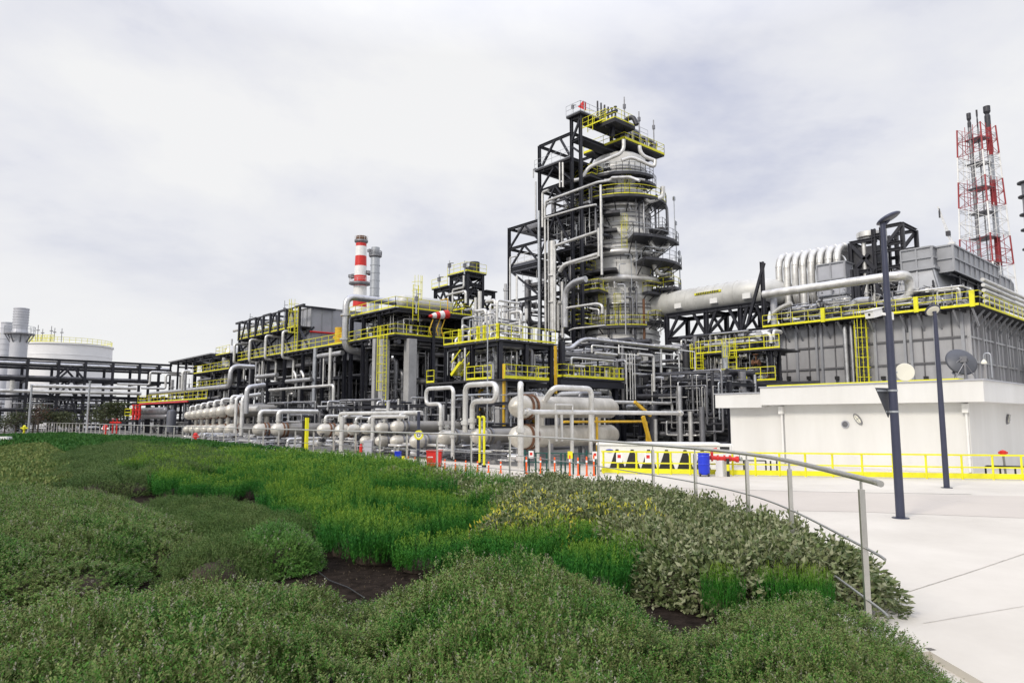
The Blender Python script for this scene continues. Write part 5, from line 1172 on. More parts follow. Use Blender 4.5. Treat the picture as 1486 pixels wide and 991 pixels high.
# square top platform
c=at(906,199.5,d=71.5); TX,TY,TZ=c; yl=at(847,221,x=TX).y; xr=at(964,224,y=TY).x
deck(t,TX,xr,TY,yl,TZ-.3,.3,GRATE,'top_deck')
b=MB(); b.box(TX-.06,TX-.003,TY-.06,yl,TZ-.14,TZ+.02); b.box(TX-.06,xr,TY-.06,TY-.003,TZ-.14,TZ+.02); b.build('edge_beam',YEL,t)
guard(t,[(TX,yl,TZ),(TX,TY,TZ),(xr,TY,TZ),(xr,yl,TZ)],1.1,1.4,t=.08)
for x,y in ((TX+1,TY+1.2),(xr-1.2,TY+1),(TX+1.2,yl-1.2),(xr-1,yl-1)):
    b=MB(); b.bar((x,y,TZ-.3),(CX+(x-CX)*.55,CY+(y-CY)*.55,zc(228)),.3); b.build('strut',STEEL,t)
def topU(p0,p1,h,r,m=CLADW):
    a=at(*p0,y=TY+1.6); e=at(*p1,y=TY+1.6); b=MB(); b.tube([V((a.x,a.y,TZ)),V((a.x,a.y,TZ+h)),V((e.x,e.y,TZ+h*.93)),V((e.x,e.y,TZ+.1))],r,10,.5); b.lathe([(r,0),(r*1.8,0),(r*1.8,.15),(r,.15)],(a.x,a.y,TZ+.5),n=10); b.lathe([(r,0),(r*1.8,0),(r*1.8,.15),(r,.15)],(e.x,e.y,TZ+.5),n=10); b.build('vent_pipe',m,t)
topU((908,200),(927.5,205),2.4,.24,CLADD); topU((932,206),(949,212),2.0,.22,CLADD)
for px,h in ((907,5.5),(928,4.6),(949,4.4),(918,2.2),(938,1.8)): q=at(px,205,y=TY+1.2); b=MB(); b.tube([(q.x,q.y,TZ),(q.x,q.y,TZ+h)],.07 if h>4 else .2,6); b.cbox((q.x,q.y,TZ+h*.8),.25,.25,.5); b.build('vent_mast',CLADD,t)
for px,h in ((928,1.6),(948,1.5),(909,1.4)): q=at(px,205,y=TY+1.6); b=MB(); b.lathe([(.35,0),(.35,h),(.5,h),(.5,h+.2),(0,h+.3)],(q.x,q.y,TZ),n=12); b.build('relief_valve',CLADD,t)
# pipes hung below the top deck
def tp(pts,r,m=CLADW,d=70.,bend=.6,name='hung_pipe'):
    P=[at(px,py,d=dd if False else d) for px,py,*dd in pts]; b=MB(); b.tube(P,r,12,bend); return b.build(name,m,t)
tp([(905,203),(905,217),(899,224),(853,243),(845,260),(833,262)],.2,CLADW,70,.9)
tp([(928,212),(929,220),(934,227),(951,234)],.2,CLADW,70,.8); tp([(902,233),(914,229),(921,230),(950,243),(951,232)],.19,CLADW,69.5,.7)
# ================================================================== steel support frame left of the column
SX0=at(783,260,d=74).x
def S(px,py): return at(px,py,x=SX0)
t=thing('support_frame','tall dark braced steel frame with stepped decks left of the column','tower',(SX0,S(783,480).y,0))
Y=[S(843,250).y,S(830,250).y,S(783,260).y,S(739,380).y]; SX1=SX0+6.5
tops=[S(843,166).z,S(830,172).z,S(783,212).z,S(739,331).z]
for x in (SX0,SX1):
    for y,z in zip(Y,tops): b=MB(); b.ibeam((x,y,0),(x,y,z),.29); b.build('column',STEEL,t)
def fb(p,q,w=.38,name='beam'): b=MB(); (b.ibeam if name=='beam' else b.bar)(p,q,w*.7); b.build(name,STEEL,t)
lev={2:[S(783,213).z,S(783,249).z,S(783,278).z,S(783,318).z,S(783,372).z,S(783,430).z,S(783,478).z],3:[S(739,333).z,S(739,362).z,S(739,392).z,S(739,438).z]}
for x in (SX0,SX1):
    for z in lev[2]: fb((x,Y[1],z),(x,Y[2],z))
    for z in lev[3]: fb((x,Y[2],z),(x,Y[3],z))
    z0,z1=lev[2][1],lev[2][0]
    fb((x,Y[2],z0),(x,Y[2]+(Y[1]-Y[2])*.5,z1),.3,'brace'); fb((x,Y[1],z0),(x,Y[2]+(Y[1]-Y[2])*.65,z1),.3,'brace')
    for za,zb in ((lev[2][2],lev[2][1]),(lev[2][3],lev[2][2]),(lev[2][4],lev[2][3]),(lev[2][5],lev[2][4])): ym=(Y[1]+Y[2])/2; fb((x,Y[2],za),(x,ym,zb),.26,'brace'); fb((x,Y[1],za),(x,ym,zb),.26,'brace')
    fb((x,Y[3],lev[3][1]),(x,(Y[2]+Y[3])/2,lev[3][0]),.28,'brace'); fb((x,Y[2],lev[3][1]),(x,(Y[2]+Y[3])/2,lev[3][0]),.28,'brace')
    fb((x,Y[3],lev[3][2]),(x,(Y[2]+Y[3])/2,lev[3][1]),.28,'brace'); fb((x,Y[2],lev[3][2]),(x,(Y[2]+Y[3])/2,lev[3][1]),.28,'brace')
    fb((x,Y[2],lev[3][3]),(x,Y[3],lev[3][2]),.28,'brace')
    fb((x,Y[0],tops[0]-.2),(x,Y[1],tops[1]-.1)); fb((x,Y[1],S(830,206).z),(x,Y[0],S(843,200).z)); fb((x,Y[1],S(830,206).z),(x,Y[0],tops[0]-.4),.3,'brace'); fb((x,Y[1],S(830,213).z),(x,Y[0],S(843,222).z),.28,'brace')
for y,zl in ((Y[2],lev[2]),(Y[3],lev[3]),(Y[1],lev[2]),(Y[0],[tops[0]-.2,S(843,200).z])):
    for z in zl: fb((SX0,y,z),(SX1,y,z))
for y,za,zb in ((Y[2],lev[2][1],lev[2][0]),(Y[2],lev[2][3],lev[2][2]),(Y[3],lev[3][1],lev[3][0]),(Y[3],lev[3][2],lev[3][1]),(Y[2],lev[2][5],lev[2][4])): fb((SX0,y,za),(SX1,y,zb),.28,'brace')
# decks
dz=tops[0]-.02; deck(t,SX0-.4,SX1+4.5,Y[0]-.4,Y[1]+.4,dz,.2); guard(t,[(SX0-.4,Y[1]+.4,dz+.2),(SX0-.4,Y[0]-.4,dz+.2),(SX1+4.5,Y[0]-.4,dz+.2)],1.1,1.4,GALV,toe=.12,t=.06)
dz=S(830,207).z; deck(t,SX0,SX1,Y[0],Y[1],dz); 
dz=lev[2][1]; deck(t,SX0-.3,SX1,Y[1],Y[2]+.5,dz,.2); guard(t,[(SX0-.3,Y[1],dz+.2),(SX0-.3,Y[2]+.5,dz+.2)],1.1,1.3,GALV,toe=.1,t=.055)
for i in (2,3,4): deck(t,SX0+.5,SX1,Y[0]-.8,Y[2]-.5,lev[2][i],.15)
dz=S(760,392).z; deck(t,SX0,SX1,Y[2]+.3,Y[3]-.3,dz,.9,STEEL2); guard(t,[(SX0,Y[3]-.3,dz+.9),(SX0,Y[2]+.3,dz+.9)],1.0,1.2,CLADW,t=.07)
deck(t,SX0+1,SX1,Y[2]+.3,Y[3]-.3,lev[3][0]-.3,.5,CLADD)
# small landing between frame and top deck
a=at(862,196,x=SX0-.5); q=at(884,189,x=SX0-.5)
zz=at(872,184,x=SX0+3).z; y0=at(896,200,x=SX0+3).y; y1=at(864,200,x=SX0+3).y; deck(t,SX0+3,SX0+6.4,y0+.3,y1,zz,.4); guard(t,[(SX0+3,y1,zz+.4),(SX0+3,y0+.3,zz+.4),(SX0+6.4,y0+.3,zz+.4)],1.1,1.2)
b=MB(); b.ibeam((SX0+4,(y0+y1)/2,TZ),(SX0+4,(y0+y1)/2,zz),.4); b.build('column',STEEL,t)
b=MB(); yy=(y0+y1)/2-1.3; 
b.tube([(SX0+5.4,yy+.5,zz+.4),(SX0+5.4,yy+.5,zz+1.0),(SX0+5.6,yy-.3,zz+1.1),(SX0+5.7,yy-.7,zz+.1)],.26,12,.5); b.build('relief_elbow',DARKP,t)
for k in range(6): b=MB(); yy=y0+.7+k*.5; b.tube([(SX0+3.6,yy,zz+.4),(SX0+3.6,yy,zz+1.4+k*.4)],.1,6); valve(b,(SX0+3.6,yy,zz+1.4),.3); b.build('valve',DARKP,t)
guard(t,[(SX0+.2,at(880,205,x=SX0+.2).y,TZ+.05),(SX0+.2,at(846,220,x=SX0+.2).y,TZ+.05)],1.1,.9)
b=MB(); p=V((SX0+1.2,at(855,215,x=SX0+1).y,TZ)); ladder(b,p,tops[0]-TZ,.7,t=.09); b.build('ladder',YEL,t)
clutter(t,(SX0+.6,SX1),(Y[0]-.6,Y[2]-1),(S(783,372).z,S(783,285).z),34,81,(.08,.3),[CLADD,DARKP,CLADD,DARKP,CLAD],.35,lens=(2,5))
clutter(t,(SX0+.6,SX1),(Y[0]-.6,Y[3]),(2,S(783,372).z),50,82,(.1,.4),[CLADD,DARKP,DARKP,CLADD,CLAD],.45,lens=(2,6))
for y,m in ((340,CLADD),(352,STEEL2),(296,STEEL2)): b=MB(); z=S(783,y).z; b.box(SX0+3,SX0+3.8,Y[0]-.6,Y[2]-1.5,z,z+.2); b.build('cable_tray',m,t)
# red pennant
p=at(836.5,163,x=SX0+1); t=thing('warning_pennant','small red triangular pennant at the very top of the support frame','flag',tuple(p))
h=at(846,146.5,x=SX0+1); a=at(838.5,155.5,x=SX0+1); g=at(846,159,x=SX0+1); b=MB(); b.prism([tuple(h),tuple(a),tuple(g)],(.5,0,0)); b.build('triangle',RED,t); b=MB(); b.tube([V((g.x+.2,g.y,tops[0])),V((h.x+.2,h.y,h.z))],.06,6); b.build('staff',GALV,t)
mast(831,165,150,74,'thin mast beside the red pennant on the support frame',r=.06); mast(876,178,154,76,'thin mast above the small railed landing near the column top',r=.06)
# long upright pipes in front of the frame
def fp(pts,r,m,l,dx=-1.2,n=12,name='upright_pipe',fl=()): pipe(name,snap(pts,x=SX0+dx),r,m,None,n,label=l,fl=fl)
z_=500
fp([(783,500),(783,306)],.17,GALV,'bluish galvanised upright pipe on the front of the support frame')
fp([(787.5,330),(787.5,279),(796,276)],.14,CLADW,'short hooked white upright near the top left of the support frame')
fp([(777.5,318),(777.5,264)],.09,CLAD,'thin grey upright outside the left edge of the support frame')
fp([(792,500),(792,297),(803,294)],.12,CLADW,'white upright pipe with small top bend right of the galvanised one')
fp([(796.5,500),(796.5,316)],.07,CLADW,'slender white upright between two thicker ones on the support frame')
fp([(803,482),(803,350)],.36,CLADW,'thickest white upright pipe on the front of the support frame',fl=((0,.33),(0,.62)))
fp([(816.5,490),(816.5,409)],.14,CLADW,'white square topped upright beside the lower column platforms',-1.0)
fp([(810,480),(810,440),(815,438)],.16,CLADW,'short white upright hooked over beside the thickest upright')
fp([(774,258),(774,246),(778,243)],.07,CLAD,'tiny hooked pipe on the left deck of the support frame')
fp([(812.5,272),(812.5,236)],.09,CLADW,'left of two short white pipes hanging below the left truss deck',-.8); fp([(817,272),(817,236)],.11,CLADW,'right of two short white pipes hanging below the left truss deck',-.8)
P=snap([(869,372),(869,331)],x=SX0-2.5); pipe('column_pipe',P,.10,CLADW,label='left slender white upright in front of the column')
P=snap([(873.5,399),(873.5,268)],x=SX0-2.8); pipe('column_pipe',P,.115,CLADW,label='right and longer white upright in front of the column')
def sl(pts,r,m,l,x=SX0-1.6,n=12): 
    P=[at(px,py,x=x) for px,py in pts]; pipe('sloped_line',P,r*.78,m,None,n,label=l)
sl([(805,480),(805,357),(867,336)],.2,CLADW,'white pipe leaving the thickest upright towards the column')
sl([(812,394),(819,384),(868,369)],.28,CLADW,'fat pale pipe running to the column below the first white branch')
sl([(809,388),(868,373.5),(869,360)],.12,CLADW,'thin white pipe running along below the fat pale branch')
sl([(790,316.5),(843,301.5),(865,297)],.14,CLADW,'white pipe running up to the column ring at the frame middle')
sl([(791,300),(792,292.5),(868,264.5),(886,262),(888,258),(914,257),(928,262.5)],.17,CLADW,'long white pipe stepping along the frame to the upper column front')
sl([(820,475),(820,424),(832,409.5),(850,405)],.42,CLAD,'fat grey pipe curving up to the big ring pipe of the column')
sl([(821,470),(821,448),(826,446.5),(866,440.5),(874,443),(874,455)],.17,CLADW,'white arched pipe above the lower left column platform')
sl([(856,447),(861,448.5),(869,449),(869,456)],.12,CLADW,'small white hooked pipe beside the lower column shell')
sl([(826,480),(832,477),(879,472)],.12,CLADW,'thin white pipe edging the lowest left column platform')
# ================================================================== transfer line and its trestle
c=at(945,446,d=74); LX=c.x; LZ=c.z; y1=at(935,440,x=LX).y; y0=at(1116,411,x=LX).y
t=thing('transfer_line','very large grey insulated duct sloping from the column to the furnace','pipe',(LX,(y0+y1)/2,LZ))
r=1.32
b=MB(); b.tube([(LX,y1+2.5,LZ),(LX,y0+.6,LZ),(LX+7,y0+.6,LZ)],r,32,1.9); b.build('duct',DUCTM,t)
for k in range(11): y=y0+2.8+(y1-y0-2.8)*(k+.3)/11; b=MB(); b.lathe([(r,-.03),(r+.03,-.03),(r+.03,.03),(r,.03)],(LX,y,LZ),(0,1,0),32); b.build('band',DUCTM,t)
ya,yb_=at(1008,427,x=LX-r).y,at(1046,420,x=LX-r).y; b=MB(); z=LZ+.22; q=math.sqrt(max(0,(r+.05)**2-.22**2)); b.box(LX-q-.03,LX-q+.15,yb_,ya,z+.06,z+.27); b.build('yellow_plate',YEL,t)
b=MB(); rnd=random.Random(5)
for k in range(13): y=yb_+.3+(ya-yb_-.6)*k/12; b.box(LX-q-.045,LX-q-.03,y-.08,y+.06,z+.08,z+.25)
b.build('lettering',BLACK,t)
for px in (983,1035,1083): y=at(px,435,x=LX-r).y; b=MB(); b.box(LX-r+.0,LX-r+.25,y-.4,y+.4,LZ-.75,LZ-.25); b.build('white_plate',WHITEP,t)
t=thing('pipe_trestle','dark braced steel trestle carrying the large sloping duct','trestle',(LX,(y0+y1)/2,0))
yy=[at(px,470,x=LX-1.5).y for px in (968,1025,1075,1110)]
ztop=LZ-r-.1; zmid=at(1025,487,x=LX-1.5).z
for x in (LX-1.5,LX+2.2):
    for y in yy: b=MB(); b.ibeam((x,y,0),(x,y,ztop),.38); b.build('column',STEEL,t)
    for z in (ztop,zmid,zmid-3): b=MB(); b.ibeam((x,yy[0],z),(x,yy[-1],z),.4); b.build('beam',STEEL,t)
    for a,c in zip(yy,yy[1:]):
        for p,q in (((x,a,zmid),(x,a+(c-a)*.33,ztop)),((x,c,zmid),(x,a+(c-a)*.67,ztop)),((x,(a+c)/2,zmid-3),(x,a,zmid)),((x,(a+c)/2,zmid-3),(x,c,zmid))): b=MB(); b.bar(p,q,.24); b.build('brace',STEEL,t)
for y in yy:
    for z in (ztop-.02,zmid-.02): b=MB(); b.ibeam((LX-1.5,y+.02,z),(LX+2.2,y+.02,z),.38); b.build('beam',STEEL,t)
    b=MB(); b.bar((LX-1.5,y,zmid),(LX+2.2,y,ztop),.25); b.build('brace',STEEL,t)
clutter(t,(LX-2,LX+4),(yy[-1],yy[0]),(1,zmid-.5),60,91,(.1,.35),[DARKP,CLADD,DARKP,CLAD],.35,lens=(2,6))
# ================================================================== ladder module between column and furnace
MX=50.
def Mx(px,py,dx=0): return at(px,py,x=MX+dx)
t=thing('ladder_module','dark steel module with caged yellow ladders and two railed landings left of the furnace','platform',tuple(V((MX,Mx(1060,600).y,0))))
z1=Mx(1070,509.5).z; z2=Mx(1090,554).z; z0=Mx(1018,570).z
ya,yb_=Mx(1010,515).y,Mx(1131,505).y; yc=Mx(1053,556).y
frame(t,[MX+.4,MX+1.6],[yb_+.9,yc,ya],[z0-.2,z2-.12,z1-.12],.36,bw=.3)
deck(t,MX,MX+3.4,yb_,ya,z1-.12); guard(t,[(MX,ya,z1),(MX,yb_,z1)],1.05,1.3,t=.09); guard(t,[(MX+3.4,ya,z1),(MX,ya,z1)],1.05,1.3,t=.09)
deck(t,MX-.8,MX+3.4,yb_,yc,z2-.12); guard(t,[(MX+2,yc,z2),(MX-.8,yc,z2),(MX-.8,yb_,z2)],1.05,1.3,t=.09)
for px,za,zb in ((1018,z0,z1),(1066,z2,z1)):
    b=MB(); q=Mx(px,520); ladder(b,(MX-.35,q.y,za),zb-za,.75,t=.1); b.build('ladder',YEL,t)
deck(t,MX-1.4,MX+.5,Mx(1028,570).y,Mx(1010,570).y,z0-.12); b=MB(); rail(b,[(MX-1.4,Mx(1028,570).y,z0),(MX-1.4,Mx(1010,570).y,z0)],1.05,1.0,.09); b.build('guardrail',YEL,t)
b=MB(); q=Mx(1028,600); ladder(b,(MX-1.2,q.y,.2),z0-.2,.7,t=.1,cage=True); b.build('ladder',YEL,t)
q=Mx(1058.5,600); b=MB(); b.tube([(MX-.3,q.y,0),(MX-.3,q.y,z1+.6)],.3,10); b.build('pale_column',GALV,t)
clutter(t,(MX+.5,MX+3.6),(yb_+1.4,ya+2),(z0,z1+1.6),90,101,(.08,.35),[CLADD,DARKP,CLAD,DARKP,CLADW],.45,lens=(1.5,5))
valves(t,(MX,MX+2),(yb_,ya),(z2,z1+1),18,102,(.3,.5),[CLAD,DARKP,RUST])
for y,z in ((yb_+1.2,z1+1.3),(yb_+3,z1+1.0)): b=MB(); b.tube([(MX+1,y,z1),(MX+1,y,z),(MX+1,y+3,z)],.16,8); b.build('deck_pipe',CLADW,t)
b=MB(); b.box(MX+4.5,MX+4.8,yb_+1.5,ya+6,0,z2); b.build('dark_backdrop',DARKP,t)
t=thing('low_pipe_deck','low dark level of pipes and drums under the caged ladders by the white building','pipe rack',(MX-8,Mx(1000,640,-8).y,0))
xx=MX-9; y0,y1=at(1060,600,x=xx).y,at(930,600,x=xx).y
frame(t,[xx,xx+5],[y0,(y0+y1)/2,y1],[2.3,4.4],.34)
clutter(t,(xx-.5,xx+6),(y0,y1),(.3,5.2),70,111,(.08,.36),[CLADD,DARKP,DARKP,CLAD],.35,lens=(1.5,6))
b=MB(); b.box(xx+6.5,xx+6.7,y0-3,y1,0,4.6); b.build('dark_backdrop',DARKP,t)
for px,y0_,y1_,r,m in ((952,640,608,.14,CLADW),(1003,640,597,.16,CLADW),(988,650,560,.2,CLAD),(1020,652,590,.2,CLADD)): P=snap([(px,y0_),(px,y1_)],x=xx-.8); b=MB(); b.tube(P,r,8); b.build('riser',m,t)
# ================================================================== furnace
c=at(1421,441,d=49); PX,PY,PZ=c.x,c.y,c.z
WXF=PX+1.5; WYF=at(1402,470,x=WXF).y; WYL=at(1128.5,500,x=WXF).y; PYL=at(1107,473,x=PX).y
zlow=2.5
t=thing('furnace','huge grey ribbed furnace box with a yellow railed gallery above the white building','furnace',(WXF,(WYF+WYL)/2,0))
XR=WXF+24
b=MB(); b.box(WXF,XR,WYF,WYL,zlow,PZ-.02); b.build('casing',PANEL,t)
b=MB(); 
for px in (1129.5,1157,1190,1234,1271,1319,1359,1399):
    y=at(px,500,x=WXF).y
    if px in (1190,1234,1319):
        for dy in (-.22,.22): b.box(WXF-.28,WXF-.002,y+dy-.09,y+dy+.09,zlow,PZ-.15)
    else: b.box(WXF-.22,WXF-.002,y-.11,y+.11,zlow,PZ-.15)
b.build('buckstay',PANEL2,t)
b=MB()
for px in (1141,1174,1212,1253,1297,1340,1383): y=at(px,500,x=WXF).y; b.box(WXF-.10,WXF-.003,y-.04,y+.04,zlow,PZ-.15)
b.build('stiffener',PSEAM,t)
b=MB()
for py in (494,530): z=at(1402,py-6,x=WXF).z; b.box(WXF-.13,WXF-.004,WYF,WYL,z-.07,z+.07)
b.build('seam_girt',PSEAM,t)
b=MB(); n=22
for k in range(n): x=WXF+.1+(XR-WXF)*k/n; b.box(x-.07,x+.07,WYF-(.24 if k%3==0 else .12),WYF-.003,zlow,PZ-.15)
for py in (494,530): z=at(1402,py-6,x=WXF).z; b.box(WXF,XR,WYF-.14,WYF-.004,z-.07,z+.07)
b.build('side_rib',PANEL,t)
b=MB()
for px in (1146,1175,1216,1246,1283,1345): y=at(px,548,x=WXF).y; b.box(WXF-.3,WXF-.01,y-.14,y+.14,at(px,551,x=WXF).z,at(px,546,x=WXF).z)
b.build('peep_box',BLACK,t)
deck(t,PX,XR,PY,PYL,PZ-.12); 
b=MB(); b.box(PX-.05,PX,PY-.05,PYL,PZ-.08,PZ+.05); b.box(PX-.05,XR,PY-.05,PY,PZ-.08,PZ+.05); b.build('edge_plate',YEL,t)
guard(t,[(PX,PYL,PZ),(PX,PY,PZ),(XR,PY,PZ)],1.0,1.35,t=.075,toe=.11)
for k in range(14): y=PY+.5+(PYL-PY-1)*k/13; b=MB(); b.bar((WXF,y,PZ-1.4),(PX+.2,y,PZ-.2),.12); b.build('bracket',PANEL2,t)
for k in range(14): x=PX+2+k*1.6; b=MB(); b.bar((x,WYF,PZ-1.4),(x,PY+.2,PZ-.2),.12); b.build('bracket',PANEL2,t)
b=MB(); y=at(1253,500,x=WXF-.4).y; ladder(b,(WXF-.5,y,zlow),PZ-zlow-.2,.7,t=.09); b.build('ladder',YEL,t)
b=MB(); b.bar((BX+.1,wc.y+.3,zf2+.10),(BX+.1,st,zf2+.10),.06); b.bar((BX+.1,wc.y+.3,zf2+.10),(BX+14,wc.y+.3,zf2+.10),.06); one('roof_pipe',b,YEL,'thin yellow pipe along the roof edge of the white building','pipe')
for px,w_ in ((1194,.32),(1330,.3),(1412,.32)):
    y=at(px,450,x=PX).y; b=MB(); b.box(PX-.12,PX+.05,y-w_/2,y+w_/2,PZ-.15,PZ+1.05); b.build('gate_post',YEL,t)
b=MB(); y=at(1227,500,x=WXF-.5).y
for d_,m in ((0,0),(.5,0),(.9,0)): b.tube([(WXF-.5,y-d_,zlow),(WXF-.5,y-d_,PZ-.4),(WXF+.2,y-d_,PZ-.3)],.12 if d_ else .2,8)
b.build('riser_pipe',CLAD,t)
b=MB(); y=at(1246,500,x=WXF-.6).y; b.tube([(WXF-.6,y,zlow),(WXF-.6,y,PZ+.5)],.14,8); b.tube([(WXF-.6,y-.5,zlow),(WXF-.6,y-.5,PZ)],.1,8); b.build('riser_pipe',DARKP,t)
# roof clutter behind the rail
clutter(t,(PX+.6,PX+4),(PY+1,PYL-1),(PZ+.2,PZ+1.8),48,121,(.08,.26),[CLAD,DARKP,CLADD,CLADW],.35,lens=(1,4))
valves(t,(PX+.4,PX+2),(PY+8,PYL-.5),(PZ+.4,PZ+1.2),12,122,(.25,.45))
b=MB()
for k in range(5): b.tube([(PX+5+.05*k,PY+.9,PZ+2.6-.42*k),(XR,PY+.9,PZ+2.6-.42*k)],.15,8)
b.build('side_pipes',CLADW,t)
clutter(t,(PX+3.5,PX+9),(PY+4,PYL-1),(PZ+.2,PZ+3.4),40,127,(.07,.2),[CLAD,DARKP,CLADD,CLADW],.45,lens=(1,3.5))
# ducts on the furnace roof
def ductbox(m,x0,x1,y0,y1,z0,z1): m.box(x0,x1,y0,y1,z0,z1)
def ribbed(parent,x0,x1,y0,y1,z0,z1,ny,nx,nz=1,m=PANEL2,rm=PANEL2):
    b=MB(); b.box(x0,x1,y0,y1,z0,z1); b.build('casing',m,parent)
    b=MB(); e=.10
    for k in range(ny+1): y=y0+(y1-y0)*k/ny; b.box(x0-e,x0-.002,y-.06,y+.06,z0,z1)
    for k in range(nx+1): x=x0+(x1-x0)*k/nx; b.box(x-.06,x+.06,y0-e,y0-.002,z0,z1)
    for k in range(nz+2): z=z0+(z1-z0)*k/(nz+1); b.box(x0-e*1.3,x0-.003,y0,y1,z-.06,z+.06); b.box(x0,x1,y0-e*1.3,y0-.003,z-.06,z+.06)
    b.build('rib',rm,parent)
DX=PX+5.5
def D(px,py,dx=0): return at(px,py,x=DX+dx)
ya,yb_=D(1353,380).y,D(1308,380).y
t=thing('flue_hopper','grey flue duct box widening into a sloped hopper, right of the tall lamp head','duct',(DX+3,(ya+yb_)/2,PZ))
zt=D(1330,361).z; zb=D(1330,391).z
ribbed(t,DX,DX+7,ya,yb_,zb,zt,2,4,1)
yw=D(1378,436).y; zz=PZ+.1
b=MB(); b.add([(DX,ya,zb),(DX,yb_,zb),(DX+7,yb_,zb),(DX+7,ya,zb),(DX-1.0,yw,zz),(DX-1.0,yb_+.6,zz),(DX+8,yb_+.6,zz),(DX+8,yw,zz)],[(0,1,5,4),(1,2,6,5),(2,3,7,6),(3,0,4,7),(0,3,2,1),(4,5,6,7)]); b.build('hopper',PANEL2,t)
b=MB(); 
for f in (.0,.5,1.): b.bar(V((DX-.03,ya+(yb_-ya)*f,zb)),V((DX-1.03,yw+(yb_+.6-yw)*f,zz)),.13)
for f in (.45,): b.bar(V((DX-.48,ya+(yw-ya)*f,zb+(zz-zb)*f)),V((DX-.48,yb_+.3,zb+(zz-zb)*f)),.14); b.bar(V((DX-.48,ya+(yw-ya)*f-.03,zb+(zz-zb)*f)),V((DX+7.4,ya+(yw-ya)*f-.03,zb+(zz-zb)*f)),.14)
b.box(DX-.25,DX+7.2,ya-.25,yb_+.2,zb-.12,zb+.1); b.build('rib',PANEL2,t)
ya,yb_=D(1383,370,1).y,D(1357,370,1).y
t=thing('flue_duct','grey ribbed flue duct running away behind the hopper below the crane','duct',(DX+8,(ya+yb_)/2,PZ+4))
z1_=D(1382,355,1).z; z0_=D(1382,393,1).z
ribbed(t,DX+1,DX+14,ya,yb_,z0_,z1_,1,9,1)
b=MB()
for x in (DX+3,DX+8,DX+12.5):
    b.ibeam((x,ya+.3,PZ),(x,ya+.3,z0_),.3); b.bar((x,ya+.3,PZ+.5),(x+2.5,ya+.3,z0_-.1),.18)
b.ibeam((DX+1,ya+.3,z0_-.2),(DX+14,ya+.3,z0_-.2),.3); b.build('support_frame',STEEL,t)
ya=at(1424,400,x=DX+15.5).y
t=thing('flue_duct','lower bulging grey ribbed duct at the far right behind the furnace gallery','duct',(DX+20,ya+2,PZ+2))
z1_=at(1424,388,x=DX+15).z; z0_=at(1424,426,x=DX+15).z
b=MB(); pts=[(DX+14.5,ya+1.2),(DX+15.6,ya+.2),(DX+18,ya-.4),(DX+24,ya-.4),(DX+27,ya),(DX+29,ya+1),(DX+29,ya+5),(DX+14.5,ya+5)]; b.prism([(x,y,z0_) for x,y in pts],(0,0,z1_-z0_)); b.build('casing',PANEL2,t)
b=MB()
for (x0,y0),(x1,y1) in zip(pts[:5],pts[1:6]):
    for f in (0,.35,.7): x,y=x0+(x1-x0)*f,y0+(y1-y0)*f; b.box(x-.08,x+.08,y-.14,y+.03,z0_,z1_)
    for z in (z0_+.1,(z0_+z1_)/2,z1_-.1): b.bar((x0,y0-.05,z),(x1,y1-.05,z),.14)
b.build('rib',PANEL2,t)
# small duct at left under the loops
y0,y1=D(1226,396,-1.2).y,D(1186,396,-1.2).y; zt=D(1205,382.5,-1.2).z
t=thing('burner_duct','small pale grey panelled box at the foot of the tall pipe loops','duct',(DX,(y0+y1)/2,PZ))
ribbed(t,DX-1.2,DX+5,y0,y1,PZ+2.8,zt,2,4,1,PANELL,PANEL2)
b=MB(); b.add([(DX-1.1,y0,PZ+2.8),(DX-1.1,y1,PZ+2.8),(DX+4,y1,PZ+2.8),(DX+4,y0,PZ+2.8),(DX-2,y0-.8,PZ),(DX-2,y1+1.0,PZ),(DX+5,y1+1.0,PZ),(DX+5,y0-.8,PZ)],[(0,1,5,4),(1,2,6,5),(2,3,7,6),(3,0,4,7)]); b.build('hopper',PANEL2,t)
# tall pipe loops
lz=[]
for i,(px,yt) in enumerate(((1129,364),(1140.5,362.5),(1152,360.5),(1163.5,358.5),(1175.5,356.5),(1188,354),(1200.5,351.5),(1213,349))):
    q=D(px,yt,-.6); r=.325; y=q.y; zt=q.z-r; zb=PZ+1.2 if i%2 else PZ+2.6
    P=[]
    if i%2==0: P+=[(DX+2.6,y,zb-.3),(DX-.6,y,zb-.3)]
    else: P+=[(DX-.6,y,PZ)]
    P+=[(DX-.6,y,zt),(DX+4.6,y,zt),(DX+4.6,y,PZ+1)]
    o=['first','second','third','fourth','fifth','sixth','seventh','eighth'][i]
    pipe('pipe_loop',P,r,CLADW,None,16,1.7,label='%s from the left of the tall white pipe loops on the furnace'%o,group='tall white pipe loops on the furnace',fl=())
# big pipe running along the furnace
bx=PX-.3
P=[at(1108,427,x=bx)]; z=at(1200,414.5,x=bx).z; y0=at(1310,402,x=bx).y; P=[V((bx,P[0].y,z)),V((bx,y0,z)),V((bx+1.4,y0,z)),V((bx+1.4,y0,z-1.7)),V((bx+1.4,y0+1.6,z-1.7)),V((bx+3.5,y0+1.6,z-1.7))]
pipe('crossover_pipe',P,.36,CLADW,None,18,.75,label='very long fat white pipe along the furnace front under the tall loops')
b=MB(); k=at(1110,427,x=bx)
P=[V((bx+1.6,at(1262,428,x=bx+1.6).y,PZ+1.4)),V((bx+1.6,at(1238,432,x=bx+1.6).y,PZ+1.5)),V((bx+1.6,at(1236,440,x=bx+1.6).y,PZ+.2))]; pipe('crossover_pipe',P,.34,CLADW,None,14,.6,label='shorter white elbow pipe just above the furnace gallery rail')
P=[at(1122,455,x=bx+.5),at(1132,447,x=bx+.5),at(1149,440,x=bx+.5)]; pipe('crossover_pipe',P,.2,CLADW,None,10,label='short sloping white pipe at the left end of the furnace gallery')
